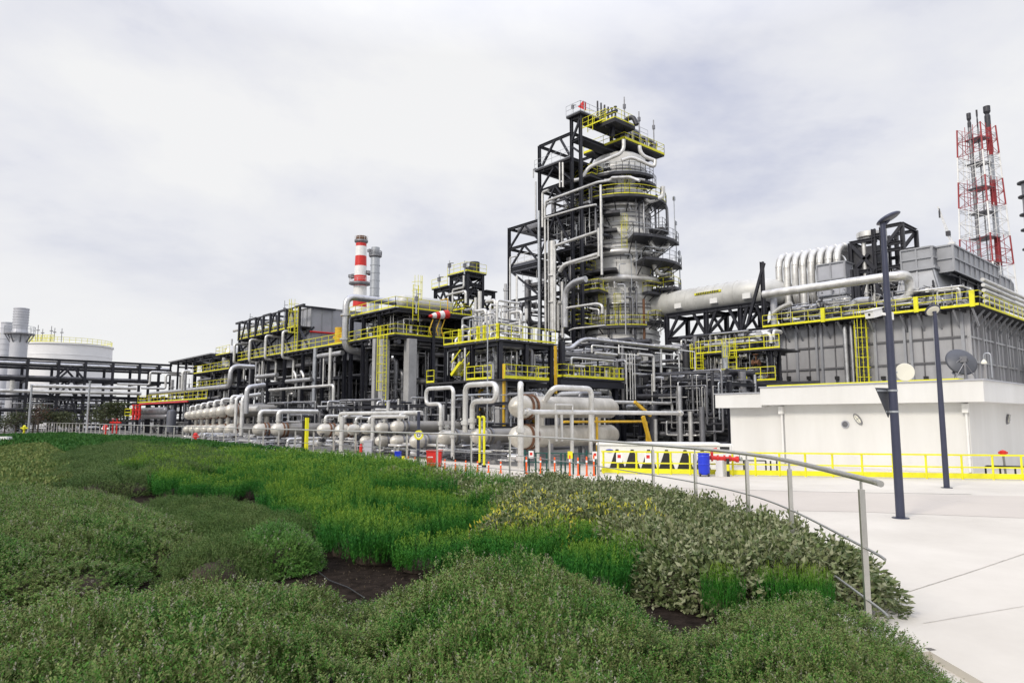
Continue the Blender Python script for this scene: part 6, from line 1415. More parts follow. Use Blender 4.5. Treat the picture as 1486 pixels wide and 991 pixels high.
q=at(1123,447,x=bx+.8); pipe('crossover_pipe',[V((q.x,q.y,PZ-1)),V((q.x,q.y,at(1123,433,x=bx+.8).z))],.3,PANELL,None,10,label='short pale upright stub at the left end of the furnace gallery')
# dark roof frames
t=thing('burner_tower','dark open steel frame on the furnace roof behind the tall lamp head','frame',(DX+1,D(1265,390).y,PZ))
fy=[D(px,360).y for px in (1230,1265,1277,1307)]; z3=D(1265,345).z; z4=D(1308,322).z; z2=D(1265,390).z
for x in (DX+.6,DX+4):
    for y,z in zip(fy,(z3,z3+.9,z3+.9,z4)): b=MB(); b.ibeam((x,y,PZ),(x,y,z),.32); b.build('column',STEEL,t)
    for a,c,z,z_ in ((0,1,z3,z3),(1,2,z3+.3,z3+.3),(2,3,z4-1.6,z4-1.6),(0,3,z2,z2),(1,3,z2+1.5,z2+1.5),(2,3,z4,z4)): b=MB(); b.ibeam((x,fy[a],z),(x,fy[c],z_),.28); b.build('beam',STEEL,t)
    for p,q in (((x,fy[0],z3-.1),(x,fy[1],z2)),((x,fy[3],z4-.1),(x,fy[2],z4-2)),((x,fy[0],z2),(x,fy[1]+.5,z2+1.5))): b=MB(); b.bar(p,q,.26); b.build('brace',STEEL,t)
for y,z in ((fy[0],z3),(fy[1],z3+.3),(fy[2],z2),(fy[3],z4),(fy[3],z2)): b=MB(); b.ibeam((DX+.6,y,z),(DX+4,y,z),.28); b.build('beam',STEEL,t)
b=MB(); y=D(1249,370).y; b.lathe([(.7,0),(.7,.35),(1.0,.45),(1.0,.9),(0,1.0)],(DX+2,y,z3+.1),n=16); b.tube([(DX+.8,y,PZ+2),(DX+.8,y,z3)],.2,8); b.build('fan_hood',CLADW,t)
b=MB(); y=D(1275,330).y; b.tube([(DX+1,y,z2),(DX+1,y,D(1275,316).z)],.3,10); b.build('vent_stack',CLAD,t)
b=MB(); b.box(DX+.8,DX+4,fy[1],fy[0],z2-1,z3-.5); b.build('dark_plenum',DARKP,t)
clutter(t,(DX+.8,DX+4),(fy[3],fy[0]),(PZ+.5,z2+1),34,131,(.08,.2),[DARKP,CLADD,CLADD,CLAD],.4,lens=(1,3))
b=MB(); q=D(1264,430,-2.4)
for dy in (-1.2,1.2): b.ibeam((q.x,q.y+dy,PZ),(q.x,q.y+dy,z-.4),.3); b.bar((q.x,q.y+dy,PZ+1),(q.x,q.y,z-.5),.2)
for px in (1238,1243,1247): y=D(px,430,-2.8).y; b.bar((DX-2.8,y,PZ),(DX-2.8,y,z-.4),.2)
b.build('pipe_support',STEEL,t)
b=MB(); y=at(1108,440,x=bx+.5).y; b.ibeam((bx+.5,y,PZ-1),(bx+.5,y,at(1117,378,x=bx+.5).z),.3); b.bar((bx+.5,y+1.6,PZ+.5),(bx+.5,y-.2,at(1118,380,x=bx+.5).z),.24); b.build('brace',STEEL,t)
# piping at the right edge
t=thing('side_piping','dark piping with a yellow railed landing at the right photo edge behind the furnace','piping',tuple(at(1486,540,x=XR+1)))
q=at(1474,476,x=WXF+16); yy=WYF-3.5
deck(t,WXF+15,WXF+24,yy,WYF-.4,PZ-3.6); guard(t,[(WXF+15,yy,PZ-3.5),(WXF+24,yy,PZ-3.5)],1.05,1.3); guard(t,[(WXF+15,WYF-.4,PZ-3.5),(WXF+15,yy,PZ-3.5)],1.05,1.3)
clutter(t,(WXF+15,WXF+26),(yy,WYF-.5),(1,PZ-3.8),50,141,(.1,.3),[DARKP,CLADD,CLAD,CLADW],.5,lens=(1,4))
for x in (WXF+15.3,WXF+19,WXF+23.5): b=MB(); b.ibeam((x,yy+.3,0),(x,yy+.3,PZ-3.6),.36); b.build('column',STEEL,t)
# ================================================================== back row: dark distant units closing the view behind the plant
t=thing('rear_pipe_rack','long dark multi level pipe rack behind the middle of the plant','pipe rack',(64,70,0))
frame(t,[60,66],[62+7*k for k in range(8)],[3.5,6.5,9.5],.5)
clutter(t,(59,67),(60,112),(.5,11),90,151,(.12,.5),[CLADD,DARKP,DARKP,CLAD],.25,lens=(3,12))
b=MB(); b.box(67,67.4,60,112,.1,7.5); b.build('dark_backdrop',DARKP,t)
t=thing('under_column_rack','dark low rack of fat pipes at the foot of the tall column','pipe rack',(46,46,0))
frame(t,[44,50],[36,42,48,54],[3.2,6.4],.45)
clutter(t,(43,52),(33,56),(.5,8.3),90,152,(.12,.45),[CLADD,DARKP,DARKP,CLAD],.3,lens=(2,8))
b=MB(); b.box(51.5,51.8,32,58,.1,6.8); b.build('dark_backdrop',DARKP,t)
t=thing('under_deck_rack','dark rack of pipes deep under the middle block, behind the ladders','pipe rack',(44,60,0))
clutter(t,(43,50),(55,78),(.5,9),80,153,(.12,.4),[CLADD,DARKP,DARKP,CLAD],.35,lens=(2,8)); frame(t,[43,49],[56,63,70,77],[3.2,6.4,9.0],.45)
b=MB(); b.box(50.5,50.8,54,80,.1,8.0); b.build('dark_backdrop',DARKP,t)
# ================================================================== vegetation
def leafmat(name,cols,rough=.6,trans=.13,tipz=None):
    m=bpy.data.materials.new(name); m.use_nodes=True; nt=m.node_tree; N=nt.nodes; L=nt.links
    b=N['Principled BSDF']; b.inputs['Roughness'].default_value=rough; b.inputs['Specular IOR Level'].default_value=.2
    g=N.new('ShaderNodeNewGeometry'); oi=N.new('ShaderNodeObjectInfo')
    r=N.new('ShaderNodeValToRGB'); el=r.color_ramp.elements; n=len(cols)
    while len(el)<n: el.new(.5)
    for i,c in enumerate(cols): el[i].position=i/(n-1); el[i].color=(*c,1)
    nz=N.new('ShaderNodeTexNoise'); nz.inputs['Scale'].default_value=1.6; nz.inputs['Detail'].default_value=2; tc=N.new('ShaderNodeTexCoord'); L.new(g.outputs['Position'],nz.inputs['Vector'])
    a=N.new('ShaderNodeMath'); a.operation='MULTIPLY_ADD'; L.new(nz.outputs['Fac'],a.inputs[0]); a.inputs[1].default_value=1.1; a.inputs[2].default_value=-.30
    c_=N.new('ShaderNodeMath'); c_.operation='MULTIPLY_ADD'; L.new(g.outputs['Random Per Island'],c_.inputs[0]); c_.inputs[1].default_value=.55; L.new(a.outputs[0],c_.inputs[2]); c_.use_clamp=True
    if tipz:
        sp=N.new('ShaderNodeSeparateXYZ'); L.new(tc.outputs['Object'],sp.inputs[0]); mr=N.new('ShaderNodeMapRange'); mr.inputs['From Min'].default_value=tipz[0]; mr.inputs['From Max'].default_value=tipz[1]; L.new(sp.outputs[2],mr.inputs['Value'])
        mx=N.new('ShaderNodeMix'); mx.data_type='RGBA'; L.new(mr.outputs[0],mx.inputs['Factor']); L.new(r.outputs[0],mx.inputs['A']); mx.inputs['B'].default_value=(*tipz[2],1); col=mx.outputs['Result']
    else: col=r.outputs[0]
    L.new(c_.outputs[0],r.inputs[0]); L.new(col,b.inputs['Base Color'])
    tr=N.new('ShaderNodeBsdfTranslucent'); L.new(col,tr.inputs[0]); ms=N.new('ShaderNodeMixShader'); ms.inputs[0].default_value=trans; L.new(b.outputs[0],ms.inputs[1]); L.new(tr.outputs[0],ms.inputs[2]); L.new(ms.outputs[0],N['Material Output'].inputs[0])
    return m
LTHYME=leafmat('thyme_leaf',[(.010,.045,.006),(.034,.12,.013),(.08,.195,.024),(.19,.23,.08),(.115,.125,.04),(.06,.205,.018)])
LGREEN=leafmat('feathery_leaf',[(.008,.07,.010),(.02,.135,.016),(.042,.19,.02),(.075,.225,.022)],tipz=(.42,.64,(.17,.27,.022)),trans=.22)
LSAGE=leafmat('sage_leaf',[(.03,.055,.016),(.08,.115,.04),(.15,.185,.075),(.29,.295,.18),(.09,.17,.035)],rough=.4)
LYEL=leafmat('variegated_leaf',[(.16,.2,.05),(.42,.42,.06),(.62,.55,.07)])
LBROAD=leafmat('ground_cover_leaf',[(.05,.09,.025),(.09,.15,.04),(.17,.21,.06),(.24,.25,.11)])
LTREE=leafmat('tree_leaf',[(.035,.045,.025),(.06,.075,.035),(.10,.11,.06)])
LGREY=leafmat('grey_green_leaf',[(.024,.058,.012),(.055,.115,.024),(.10,.16,.04),(.15,.175,.068)])
TWIG=mat('shrub_twig',(.045,.032,.022),.9,0,.4,6)
SILV=leafmat('silver_tip',[(.12,.12,.07),(.22,.215,.15),(.32,.31,.25)])
BARK=mat('bark',(.08,.065,.05),.9,0,.3,5)
def leafmesh(name,C,D,U,Ln,Wd,m,fold=False,parent=None,mats2=None):
    """numpy: one kite-shaped leaf per row: base C, direction D, side U, length Ln, width Wd"""
    n=len(C); D=D/np.linalg.norm(D,axis=1,keepdims=True); U=U-D*(U*D).sum(1,keepdims=True); U/=np.maximum(1e-6,np.linalg.norm(U,axis=1,keepdims=True))
    Nn=np.cross(D,U); Ln=Ln[:,None]; Wd=Wd[:,None]
    if not fold:
        vs=np.stack([C,C+D*Ln*.5+U*Wd/2,C+D*Ln,C+D*Ln*.5-U*Wd/2],1).reshape(-1,3)
        k=4; fi=np.arange(n*4).reshape(n,4); tot=n
        loops=fi.reshape(-1); ls=np.arange(n)*4; lt=np.full(n,4)
    else:
        vs=np.stack([C,C+D*Ln*.45+U*Wd/2+Nn*Wd*.18,C+D*Ln+Nn*Ln*-.12,C+D*Ln*.45-U*Wd/2+Nn*Wd*.18,C+D*Ln*.5],1).reshape(-1,3)
        base=np.arange(n)[:,None]*5; loops=np.stack([base+np.array([0,1,2,4]),base+np.array([0,4,2,3])],1).reshape(-1); tot=2*n; ls=np.arange(tot)*4; lt=np.full(tot,4)
    me=bpy.data.meshes.new(name); me.vertices.add(len(vs)); me.vertices.foreach_set('co',vs.astype(np.float32).ravel())
    me.loops.add(len(loops)); me.loops.foreach_set('vertex_index',loops.astype(np.int32)); me.polygons.add(tot); me.polygons.foreach_set('loop_start',ls.astype(np.int32)); me.polygons.foreach_set('loop_total',lt.astype(np.int32))
    me.update(calc_edges=True); me.materials.append(m)
    return me
def rng(s): return np.random.default_rng(s)
def mound_pts(g,n,rx,ry,h,lump=.12,seed=0,inner=.72):
    """points and normals in the outer shell of a lumpy half ellipsoid"""
    a=g.uniform(0,2*np.pi,n); cz=g.uniform(-.12,1,n)**1.0; s=np.sqrt(np.maximum(0,1-cz**2))
    d=np.stack([np.cos(a)*s,np.sin(a)*s,cz],1)
    lum=1+lump*(np.sin(a*3+seed)+np.sin(a*5+cz*6+seed*2)*.7+np.sin(cz*9+a*2+seed)*.6)/1.5
    k=(inner+(1-inner)*g.uniform(0,1,n)**.6)*lum
    P=d*k[:,None]*np.array([rx,ry,h]); Nn=d/np.array([rx,ry,h]); Nn/=np.linalg.norm(Nn,axis=1,keepdims=True)
    P[:,2]=np.maximum(P[:,2],.02)
    return P,Nn
def sprigs(g,P,Nn,ln,nl,ll,lw,up=.6,spread=.55,tipgap=.25):
    """nl leaves up each sprig that starts at P and leans along its normal"""
    n=len(P); ax=Nn*(1-up)+np.array([0,0,1])*up+g.normal(0,.22,(n,3)); ax/=np.linalg.norm(ax,axis=1,keepdims=True)
    L=ln*g.uniform(.6,1.25,n); f=np.tile(np.linspace(.0,1,nl),(n,1)); C=P[:,None,:]+ax[:,None,:]*(f*L[:,None])[:,:,None]
    rd=g.normal(0,1,(n,nl,3)); rd-=ax[:,None,:]*(rd*ax[:,None,:]).sum(2,keepdims=True); rd/=np.linalg.norm(rd,axis=2,keepdims=True)
    D=ax[:,None,:]*(1-spread)+rd*spread; U=np.cross(D,ax[:,None,:]+1e-3)
    sc_=g.uniform(.7,1.25,(n,nl))
    return C.reshape(-1,3),D.reshape(-1,3),U.reshape(-1,3),(ll*sc_).ravel(),(lw*sc_).ravel()
def core(name,rx,ry,h,seed,parent=None,m=None):
    b=MB(); n=16; pr=[(1,0),(1.0,.25),(.93,.45),(.75,.7),(.45,.9),(.001,.98)]
    vs=[(r*rx*.52*math.cos(2*math.pi*i/n)*(1+.1*math.sin(3*i*2*math.pi/n+seed)),r*ry*.52*math.sin(2*math.pi*i/n)*(1+.1*math.cos(2*i*2*math.pi/n+seed)),z*h*.55) for r,z in pr for i in range(n)]
    b.add(vs,[(j*n+i,j*n+(i+1)%n,(j+1)*n+(i+1)%n,(j+1)*n+i) for j in range(len(pr)-1) for i in range(n)],True)
    return b
def shrubproto(kind,seed):
    g=rng(seed); root=bpy.data.objects.new('proto',None)
    if kind=='thyme':
        P,Nn=mound_pts(g,2700,.78,.72,.62,.10,seed,.82); me=leafmesh('foliage',*sprigs(g,P,Nn,.09,14,.022,.0105,.5,.6),LTHYME); nm='thyme_shrub'
        h=.62; rr=(.78,.72)
        P2,N2=mound_pts(g,180,.8,.74,.66,.10,seed,.96); me2=leafmesh('silver_tips',*sprigs(g,P2,N2,.06,9,.017,.009,.7,.6),SILV)
    elif kind=='grey':
        P,Nn=mound_pts(g,2200,.85,.8,.6,.12,seed,.8); me=leafmesh('foliage',*sprigs(g,P,Nn,.10,11,.026,.010,.6,.5),LGREY); h=.6; rr=(.85,.8); me2=None
    elif kind=='green':
        n=240; a=g.uniform(0,2*np.pi,n); r=np.sqrt(g.uniform(0,1,n)); x=r*.52*np.cos(a); y=r*.52*np.sin(a); z0=.04+.14*g.uniform(0,1,n)
        P=np.stack([x,y,z0],1); out=np.stack([x*.26,y*.26,np.full(n,0.)],1)
        hh=(.62-.16*r**3)*g.uniform(.62,1.08,n); nl=40
        ax=out+np.array([0,0,1.])+g.normal(0,.085,(n,3)); ax/=np.linalg.norm(ax,axis=1,keepdims=True)
        f=np.tile(np.linspace(.0,1,nl),(n,1)); C=P[:,None,:]+ax[:,None,:]*(f*(hh-z0)[:,None])[:,:,None]
        rd=g.normal(0,1,(n,nl,3)); rd-=ax[:,None,:]*(rd*ax[:,None,:]).sum(2,keepdims=True); rd/=np.linalg.norm(rd,axis=2,keepdims=True)
        D=ax[:,None,:]*.6+rd*.55; U=np.cross(D,ax[:,None,:]+1e-3); s_=g.uniform(.7,1.2,(n,nl))
        me=leafmesh('foliage',C.reshape(-1,3),D.reshape(-1,3),U.reshape(-1,3),(.046*s_).ravel(),(.0115*s_).ravel(),LGREEN); h=.42; rr=(.55,.55); me2=None
    elif kind in('sage','yellow'):
        n=2300; P,Nn=mound_pts(g,n,.72,.68,.64,.13,seed,.62); D=Nn*.7+g.normal(0,.6,(n,3))+np.array([0,0,-.05]); U=np.cross(D,Nn+g.normal(0,.45,(n,3)))
        me=leafmesh('foliage',P,D,U,.082*g.uniform(.55,1.25,n),.042*g.uniform(.7,1.2,n),LSAGE,True); h=.6; rr=(.68,.64)
        me2=None
        if kind=='yellow': n=560; P,Nn=mound_pts(g,n,.76,.72,.68,.13,seed,.92); D=Nn*.5+g.normal(0,.5,(n,3))+np.array([0,0,.4]); U=np.cross(D,g.normal(0,1,(n,3))); me2=leafmesh('yellow_leaves',P,D,U,.075*g.uniform(.6,1.2,n),.032*g.uniform(.7,1.2,n),LYEL,True)
    elif kind=='round':
        P,Nn=mound_pts(g,4200,.62,.6,.62,.06,seed,.7); me=leafmesh('foliage',*sprigs(g,P,Nn,.10,12,.024,.009,.5,.6),LROUND); h=.6; rr=(.58,.56)
        P2,N2=mound_pts(g,420,.64,.62,.66,.06,seed,.97); me2=leafmesh('pale_tips',*sprigs(g,P2,N2,.03,7,.014,.009,.7,.7),SILV)
    cb=core('twigs',rr[0],rr[1],h,seed)
    return me,me2,cb
LDARK=leafmat('dark_strip_leaf',[(.010,.06,.010),(.03,.115,.018),(.07,.16,.028)])
LROUND=leafmat('round_bush_leaf',[(.03,.11,.016),(.07,.19,.03),(.15,.26,.05)])
PROTO={}
def proto(kind,n):
    PROTO[kind]=[]
    for i in range(n):
        me,me2,cb=shrubproto(kind,17*i+len(kind)); tm=bpy.data.meshes.new('twigs'); tm.from_pydata([tuple(v) for v in cb.v],[],cb.f); tm.polygons.foreach_set('use_smooth',[True]*len(cb.f)); tm.materials.append(TWIG); PROTO[kind].append((me,me2,tm))
for k_,n_ in (('thyme',4),('grey',2),('green',4),('sage',3),('yellow',2),('round',1)): proto(k_,n_)
NAMES={'thyme':'thyme_shrub','grey':'grey_shrub','green':'feathery_shrub','sage':'sage_shrub','yellow':'variegated_shrub','round':'round_shrub'}
SN=0
def shrub(kind,x,y,sx,sy,sz,rz,label,group,tilt=(0,0)):
    global SN; SN+=1
    me,me2,tm=PROTO[kind][SN%len(PROTO[kind])]
    o=bpy.data.objects.new(NAMES[kind],None); COL.objects.link(o); o.location=(x,y,.006); o.rotation_euler=(tilt[0],tilt[1],rz); o.scale=(sx,sy,sz); tag(o,label,'shrub',group)
    for nm,m_ in (('foliage',me),('twigs',tm),(me2.name.split('.')[0] if me2 else '',me2)):
        if m_ is None: continue
        c=bpy.data.objects.new(nm,m_); COL.objects.link(c); c.parent=o
    return o
def inpoly(x,y,P):
    r=False; n=len(P)
    for i in range(n):
        x0,y0=P[i]; x1,y1=P[(i+1)%n]
        if (y0>y)!=(y1>y) and x<(x1-x0)*(y-y0)/(y1-y0)+x0: r=not r
    return r
def region(kind,pxpoly,zt,step,label,group,sxy=(.9,1.1),sz=(.9,1.1),seed=0,dome=None,jit=.33):
    """fill the bed area (outlined on the plants' top level) with shrubs on a jittered grid"""
    rnd=random.Random(seed); P=[tuple(at(*q,z=zt)[:2]) for q in pxpoly]
    xs=[p[0] for p in P]; ys=[p[1] for p in P]; n=0; j=0
    y=min(ys)
    while y<max(ys):
        x=min(xs)+(step*.5 if j%2 else 0)
        while x<max(xs):
            a,b=x+rnd.uniform(-jit,jit)*step,y+rnd.uniform(-jit,jit)*step; s=rnd.uniform(*sxy); s2=rnd.uniform(*sz)
            if inpoly(a,b,P) and dome:
                ed=min((V((a,b))-(V(p)+(V(q)-V(p))*max(0,min(1,(V((a,b))-V(p)).dot(V(q)-V(p))/(V(q)-V(p)).length_squared)))).length for p,q in zip(P,P[1:]+P[:1]))
                k=min(1,ed/dome[0]); s2*=1-dome[1]*(1-k)**1.7
            if inpoly(a,b,P): shrub(kind,a,b,s,s*rnd.uniform(.92,1.08),s2,rnd.uniform(0,6.28),label,group,(rnd.uniform(-.06,.06),rnd.uniform(-.06,.06))); n+=1
            x+=step
        y+=step*.86; j+=1
    return n
cnt={}
def single(kind,px,py,zt,sx,sy,sz,label,rz=0,group=None):
    p=at(px,py,z=zt); return shrub(kind,p.x,p.y,sx,sy,sz,rz,label,group)
# --- front thyme mounds
cnt['f1']=region('thyme',[(-260,1020),(0,984),(180,954),(330,926),(460,928),(525,965),(540,1150),(500,1600),(-300,1600)],0,.60,'low dense thyme shrub at the near left corner of the bed','thyme shrubs in the near left corner',(.85,1.1),(1.06,1.24),1,dome=(1.25,.5))
cnt['f2']=region('thyme',[(545,985),(590,928),(720,905),(850,925),(940,985),(975,1090),(985,1300),(960,1700),(630,1700),(570,1200)],0,.52,'low dense thyme shrub in the middle mound right at the front of the bed','thyme shrubs in the middle front mound',(.8,1.0),(1.24,1.4),2,dome=(1.2,.55))
cnt['f3']=region('thyme',[(1060,1000),(1130,965),(1215,950),(1262,985),(1300,1080),(1330,1250),(1320,1600),(1030,1600),(1040,1200)],0,.5,'low dense thyme shrub at the right front end of the bed by the pavement','thyme shrubs at the right front end',(.72,.92),(.95,1.1),3,dome=(.9,.4))
cnt['f4']=region('thyme',[(-260,745),(0,745),(140,745),(225,775),(265,800),(280,818),(232,838),(190,846),(95,856),(0,871),(-260,890)],0,.66,'low dense thyme shrub in the broad left mass behind the near corner','thyme shrubs in the broad left mass',(.9,1.15),(1.0,1.15),4,dome=(1.6,.5))
cnt['f5']=region('grey',[(225,752),(300,750),(390,770),(430,792),(425,812),(355,806),(345,832),(310,850),(268,815)],0,.5,'grey green spreading shrub in the dip between left mass and round bush','grey green shrubs in the dip',(.6,.8),(.6,.82),5)
# --- the round bush
single('round',398,829,0,1.0,1.0,.92,'round bright green bush with pale tips standing alone beside the bare soil')
# --- green feathery massed rows
def row(kind,pts,step,label,group,sxy,sz,seed,jit=.14):
    rnd=random.Random(seed); P=[at(*q,z=0) for q in pts]; n=0
    for p,q in zip(P,P[1:]):
        L=(q-p).length; k=max(1,round(L/step))
        for i in range(k):
            c=p.lerp(q,(i+.5+rnd.uniform(-.25,.25))/k); s=rnd.uniform(*sxy)
            shrub(kind,c.x+rnd.uniform(-jit,jit),c.y+rnd.uniform(-jit,jit),s*rnd.uniform(.9,1.1),s,rnd.uniform(*sz),rnd.uniform(0,6.28),label,group,(rnd.uniform(-.08,.08),rnd.uniform(-.08,.08))); n+=1
    return n
gl='feathery green shrub in the front left bank facing the thyme mass'; gg='feathery shrubs in the front left bank'
row('green',[(172,700),(205,706),(256,721),(292,728),(340,725),(392,722)],.62,gl,gg,(0.77,1.01),(.72,1.33),61)
row('green',[(188,694),(240,704),(300,714),(360,713),(400,712)],.7,gl,gg,(0.77,1.06),(.72,1.22),62)
row('green',[(205,687),(300,701),(400,703)],.8,gl,gg,(1.0,1.3),(.9,1.2),63)
gl='feathery green shrub in the middle bank above the bare soil'; gg='feathery shrubs in the middle bank'
row('green',[(408,750),(440,771),(480,793),(545,818),(620,829),(690,821),(738,810)],.56,gl,gg,(0.71,0.97),(.72,1.14),64)
row('green',[(400,737),(470,767),(545,788),(640,796),(738,788)],.6,gl,gg,(0.73,0.97),(.72,1.14),65)
gl='feathery green shrub in the yellowish row behind the middle bank'; gg='feathery shrubs in the middle row'
row('green',[(405,731),(470,750),(560,767),(650,773),(738,768)],.6,gl,gg,(0.73,0.97),(.72,1.27),66)
row('green',[(412,725),(470,735),(560,748),(650,753),(738,751)],.64,gl,gg,(0.77,0.97),(.72,1.22),67)
gl='feathery green shrub in the row behind the yellowish row'; gg='feathery shrubs in the third row'
row('green',[(415,717),(520,727),(640,735),(735,737)],.7,gl,gg,(0.77,1.06),(.72,1.33),68)
row('green',[(410,708),(520,713),(640,718),(725,719)],.8,gl,gg,(1.0,1.25),(.9,1.2),69)
gl='feathery green shrub in the fourth row towards the railing'; gg='feathery shrubs in the fourth row'
row('green',[(230,692),(330,696),(420,699),(520,704),(640,709),(700,709)],.95,gl,gg,(1.1,1.4),(.95,1.25),70)
row('green',[(215,682),(330,688),(420,692),(520,697),(640,702)],1.05,gl,gg,(1.2,1.5),(.9,1.2),71)
gl='feathery green shrub in the far rows below the railing'; gg='feathery shrubs in the far rows'
row('green',[(205,675),(330,681),(450,687),(600,696)],1.3,gl,gg,(1.4,1.7),(.95,1.25),72,.3)
row('green',[(195,668),(330,674),(450,680),(575,689)],1.4,gl,gg,(1.5,1.8),(.9,1.2),73,.3)
row('green',[(195,662),(330,667),(450,674),(560,683)],1.6,gl,gg,(1.6,2.0),(.9,1.15),74,.4)
gl='feathery green shrub in the right bank beside the broad leaved shrubs'; gg='feathery shrubs in the right bank'
row('green',[(752,826),(800,840),(860,856),(922,868)],.5,gl,gg,(0.65,0.88),(.72,1.12),75)
row('green',[(752,806),(810,818),(870,832),(925,846)],.55,gl,gg,(0.69,0.92),(.72,1.22),76)
row('green',[(755,793),(810,800),(870,812),(920,822)],.6,gl,gg,(0.73,0.92),(.72,1.17),77)
for i,(px,py) in enumerate(((1050,897),(1130,897),(1178,901))): single('green',px,py,0,.42,.42,.84,['leftmost of the last three feathery green shrubs at the right end of the bed','middle one of the last three feathery green shrubs at the right end','feathery green shrub rightmost of the last three, nearest the railing end'][i],i)
# --- broad leaved shrubs along the rail
cnt['s1']=region('sage',[(945,872),(1005,880),(1090,880),(1170,880),(1222,880),(1215,862),(1150,822),(1080,795),(990,800),(950,835)],0,.52,'grey green broad leaved shrub at the near end of the row along the railing','broad leaved shrubs at the near railing end',(.85,1.05),(.86,1.04),11)
cnt['s2']=region('sage',[(742,772),(850,800),(930,830),(960,800),(1075,788),(1010,760),(920,736),(840,722),(748,720)],0,.64,'grey green broad leaved shrub in the middle of the row along the railing','broad leaved shrubs in the middle railing row',(.9,1.12),(.86,1.06),12)
for i,(px,py) in enumerate(((772,718),(800,738),(850,725),(885,738),(930,742),(742,742),(790,750))): single('yellow',px,py,.6,.9,.9,.98,'broad leaved shrub with bright yellow leaves among the grey green ones',i*1.3,'yellow leaved shrubs in the railing row')
cnt['s3']=region('sage',[(540,675),(600,678),(700,692),(745,705),(735,712),(650,692),(560,682)],.55,.85,'dull broad leaved shrub in the thin far strip along the railing','broad leaved shrubs in the far railing strip',(1,1.25),(.85,1.0),13)
# --- grey hump and ground cover at the left
cnt['h1']=region('grey',[(95,655),(180,640),(300,650),(335,668),(250,680),(165,692),(100,690)],.55,1.0,'grey green low shrub on the long hump at the far left of the bed','grey green shrubs on the far left hump',(1.1,1.4),(.9,1.05),14)
# ground covers that read as one mass
def carpet(name,pxpoly,zt,n,lw,ll,m,label,seed,hgt=.5,bump=.2):
    g=rng(seed); P=[tuple(at(*q,z=zt)[:2]) for q in pxpoly]; xs=[p[0] for p in P]; ys=[p[1] for p in P]; out=[]
    rnd=random.Random(seed)
    while len(out)<n:
        x,y=rnd.uniform(min(xs),max(xs)),rnd.uniform(min(ys),max(ys))
        if inpoly(x,y,P): out.append((x,y,zt*(1-bump*.5+bump*mnoise.noise((x*.7,y*.7,seed)))-rnd.random()**2*hgt*zt))
    C=np.array(out); D=g.normal(0,.55,(n,3))+np.array([0,0,.8]); U=np.cross(D,g.normal(0,1,(n,3)))
    me=leafmesh(name,C,D,U,ll*g.uniform(.6,1.3,n),lw*g.uniform(.6,1.3,n),m,True); o=bpy.data.objects.new(name,me); COL.objects.link(o); tag(o,label,'ground cover',None,'stuff')
    return o
carpet('ground_cover',[(-80,650),(60,637),(95,655),(105,690),(20,705),(-90,715)],.5,30000,.06,.11,LBROAD,'broad leaved yellow green ground cover at the left edge of the bed',3)
carpet('far_ground_cover',[(20,631),(90,627),(250,634),(430,650),(545,668),(430,652),(330,646),(250,652),(180,638),(95,652),(60,636)],.6,36000,.07,.16,LDARK,'far green strip of low planting along the railing',4)
carpet('far_ground_cover',[(-100,633),(60,628),(95,627),(60,640),(-100,650)],.6,9000,.09,.2,LDARK,'far green strip of low planting at the left edge',5)
carpet('leaf_litter',[(440,800),(520,790),(600,840),(500,880),(430,860)],.03,420,.012,.028,leafmat('dry_leaf',[(.03,.022,.015),(.06,.045,.03),(.11,.09,.06)]),'dry leaf litter scattered on the bare dark soil',6,.6)
P=[at(450,820,z=.03),at(478,842,z=.04),at(505,852,z=.03),at(530,868,z=.03)]
b=MB(); b.tube(P,.008,6,.05); one('irrigation_hose',b,BLACK,'thin dark irrigation hose lying on the bare soil','hose')
print('shrubs',SN,cnt)
# --- trees at the far left in front of the pipe rack
def tree(px,py0,py1,d,crown,label,seed,bare=False,m=None,nl=900,cs=.3,ls=.3):
    g=random.Random(seed); p=at(px,py0,d=d); p.z=0; h=at(px,py1,d=d).z
    t=thing('bush_tree' if not bare else 'bare_tree',label,'tree',tuple(p))
    b=MB(); b.lathe([(.12,0),(.07,h*.5),(.03,h*.9)],p,n=7)
    tips=[]
    for k in range(9 if not bare else 14):
        a=g.uniform(0,6.28); f=g.uniform(.25,.8); q=p+V((0,0,h*f)); e=q+V((math.cos(a)*crown*g.uniform(.5,1),math.sin(a)*crown*g.uniform(.5,1),h*g.uniform(.1,.28)))
        mid=q.lerp(e,.5)+V((0,0,h*.04)); b.tube([q,mid,e],.035,5,.1); tips+=[e,mid]
        for j in range(2): e2=e+V((g.uniform(-.4,.4),g.uniform(-.4,.4),g.uniform(.1,.6)))*crown*.6; b.tube([mid.lerp(e,.6),e2],.018,4); tips.append(e2)
    b.build('trunk',BARK,t)
    n=nl; r=rng(seed); base=np.array([tuple(tips[i%len(tips)]) for i in range(n)]); C=base+r.normal(0,cs*crown,(n,3))*np.array([1,1,.8]); C[:,2]=np.clip(C[:,2],.15,h)
    D=r.normal(0,1,(n,3)); U=r.normal(0,1,(n,3)); me=leafmesh('crown',C-np.array(p),D,U,ls*r.uniform(.6,1.3,n),ls*.5*r.uniform(.6,1.3,n),m or LTREE,True)
    o=bpy.data.objects.new('crown',me); COL.objects.link(o); o.parent=t
tree(150,632,586,97,2.2,'dark leafy bush tree in front of the right part of the left pipe rack',2,nl=1700,ls=.4)
tree(82,632,600,95,1.7,'dark rounded bush tree before the braced bay of the left pipe rack',3,nl=1000,ls=.4)
tree(54,632,588,93,1.3,'thin reddish bare tree left of the dark rounded bush',4,True,leafmat('reddish_leaf',[(.07,.035,.025),(.12,.05,.03),(.06,.06,.03)]),180,.35,.28)
tree(47,632,587,94,1.4,'thin olive young tree closest to the left pole',5,True,None,300,.35,.28)
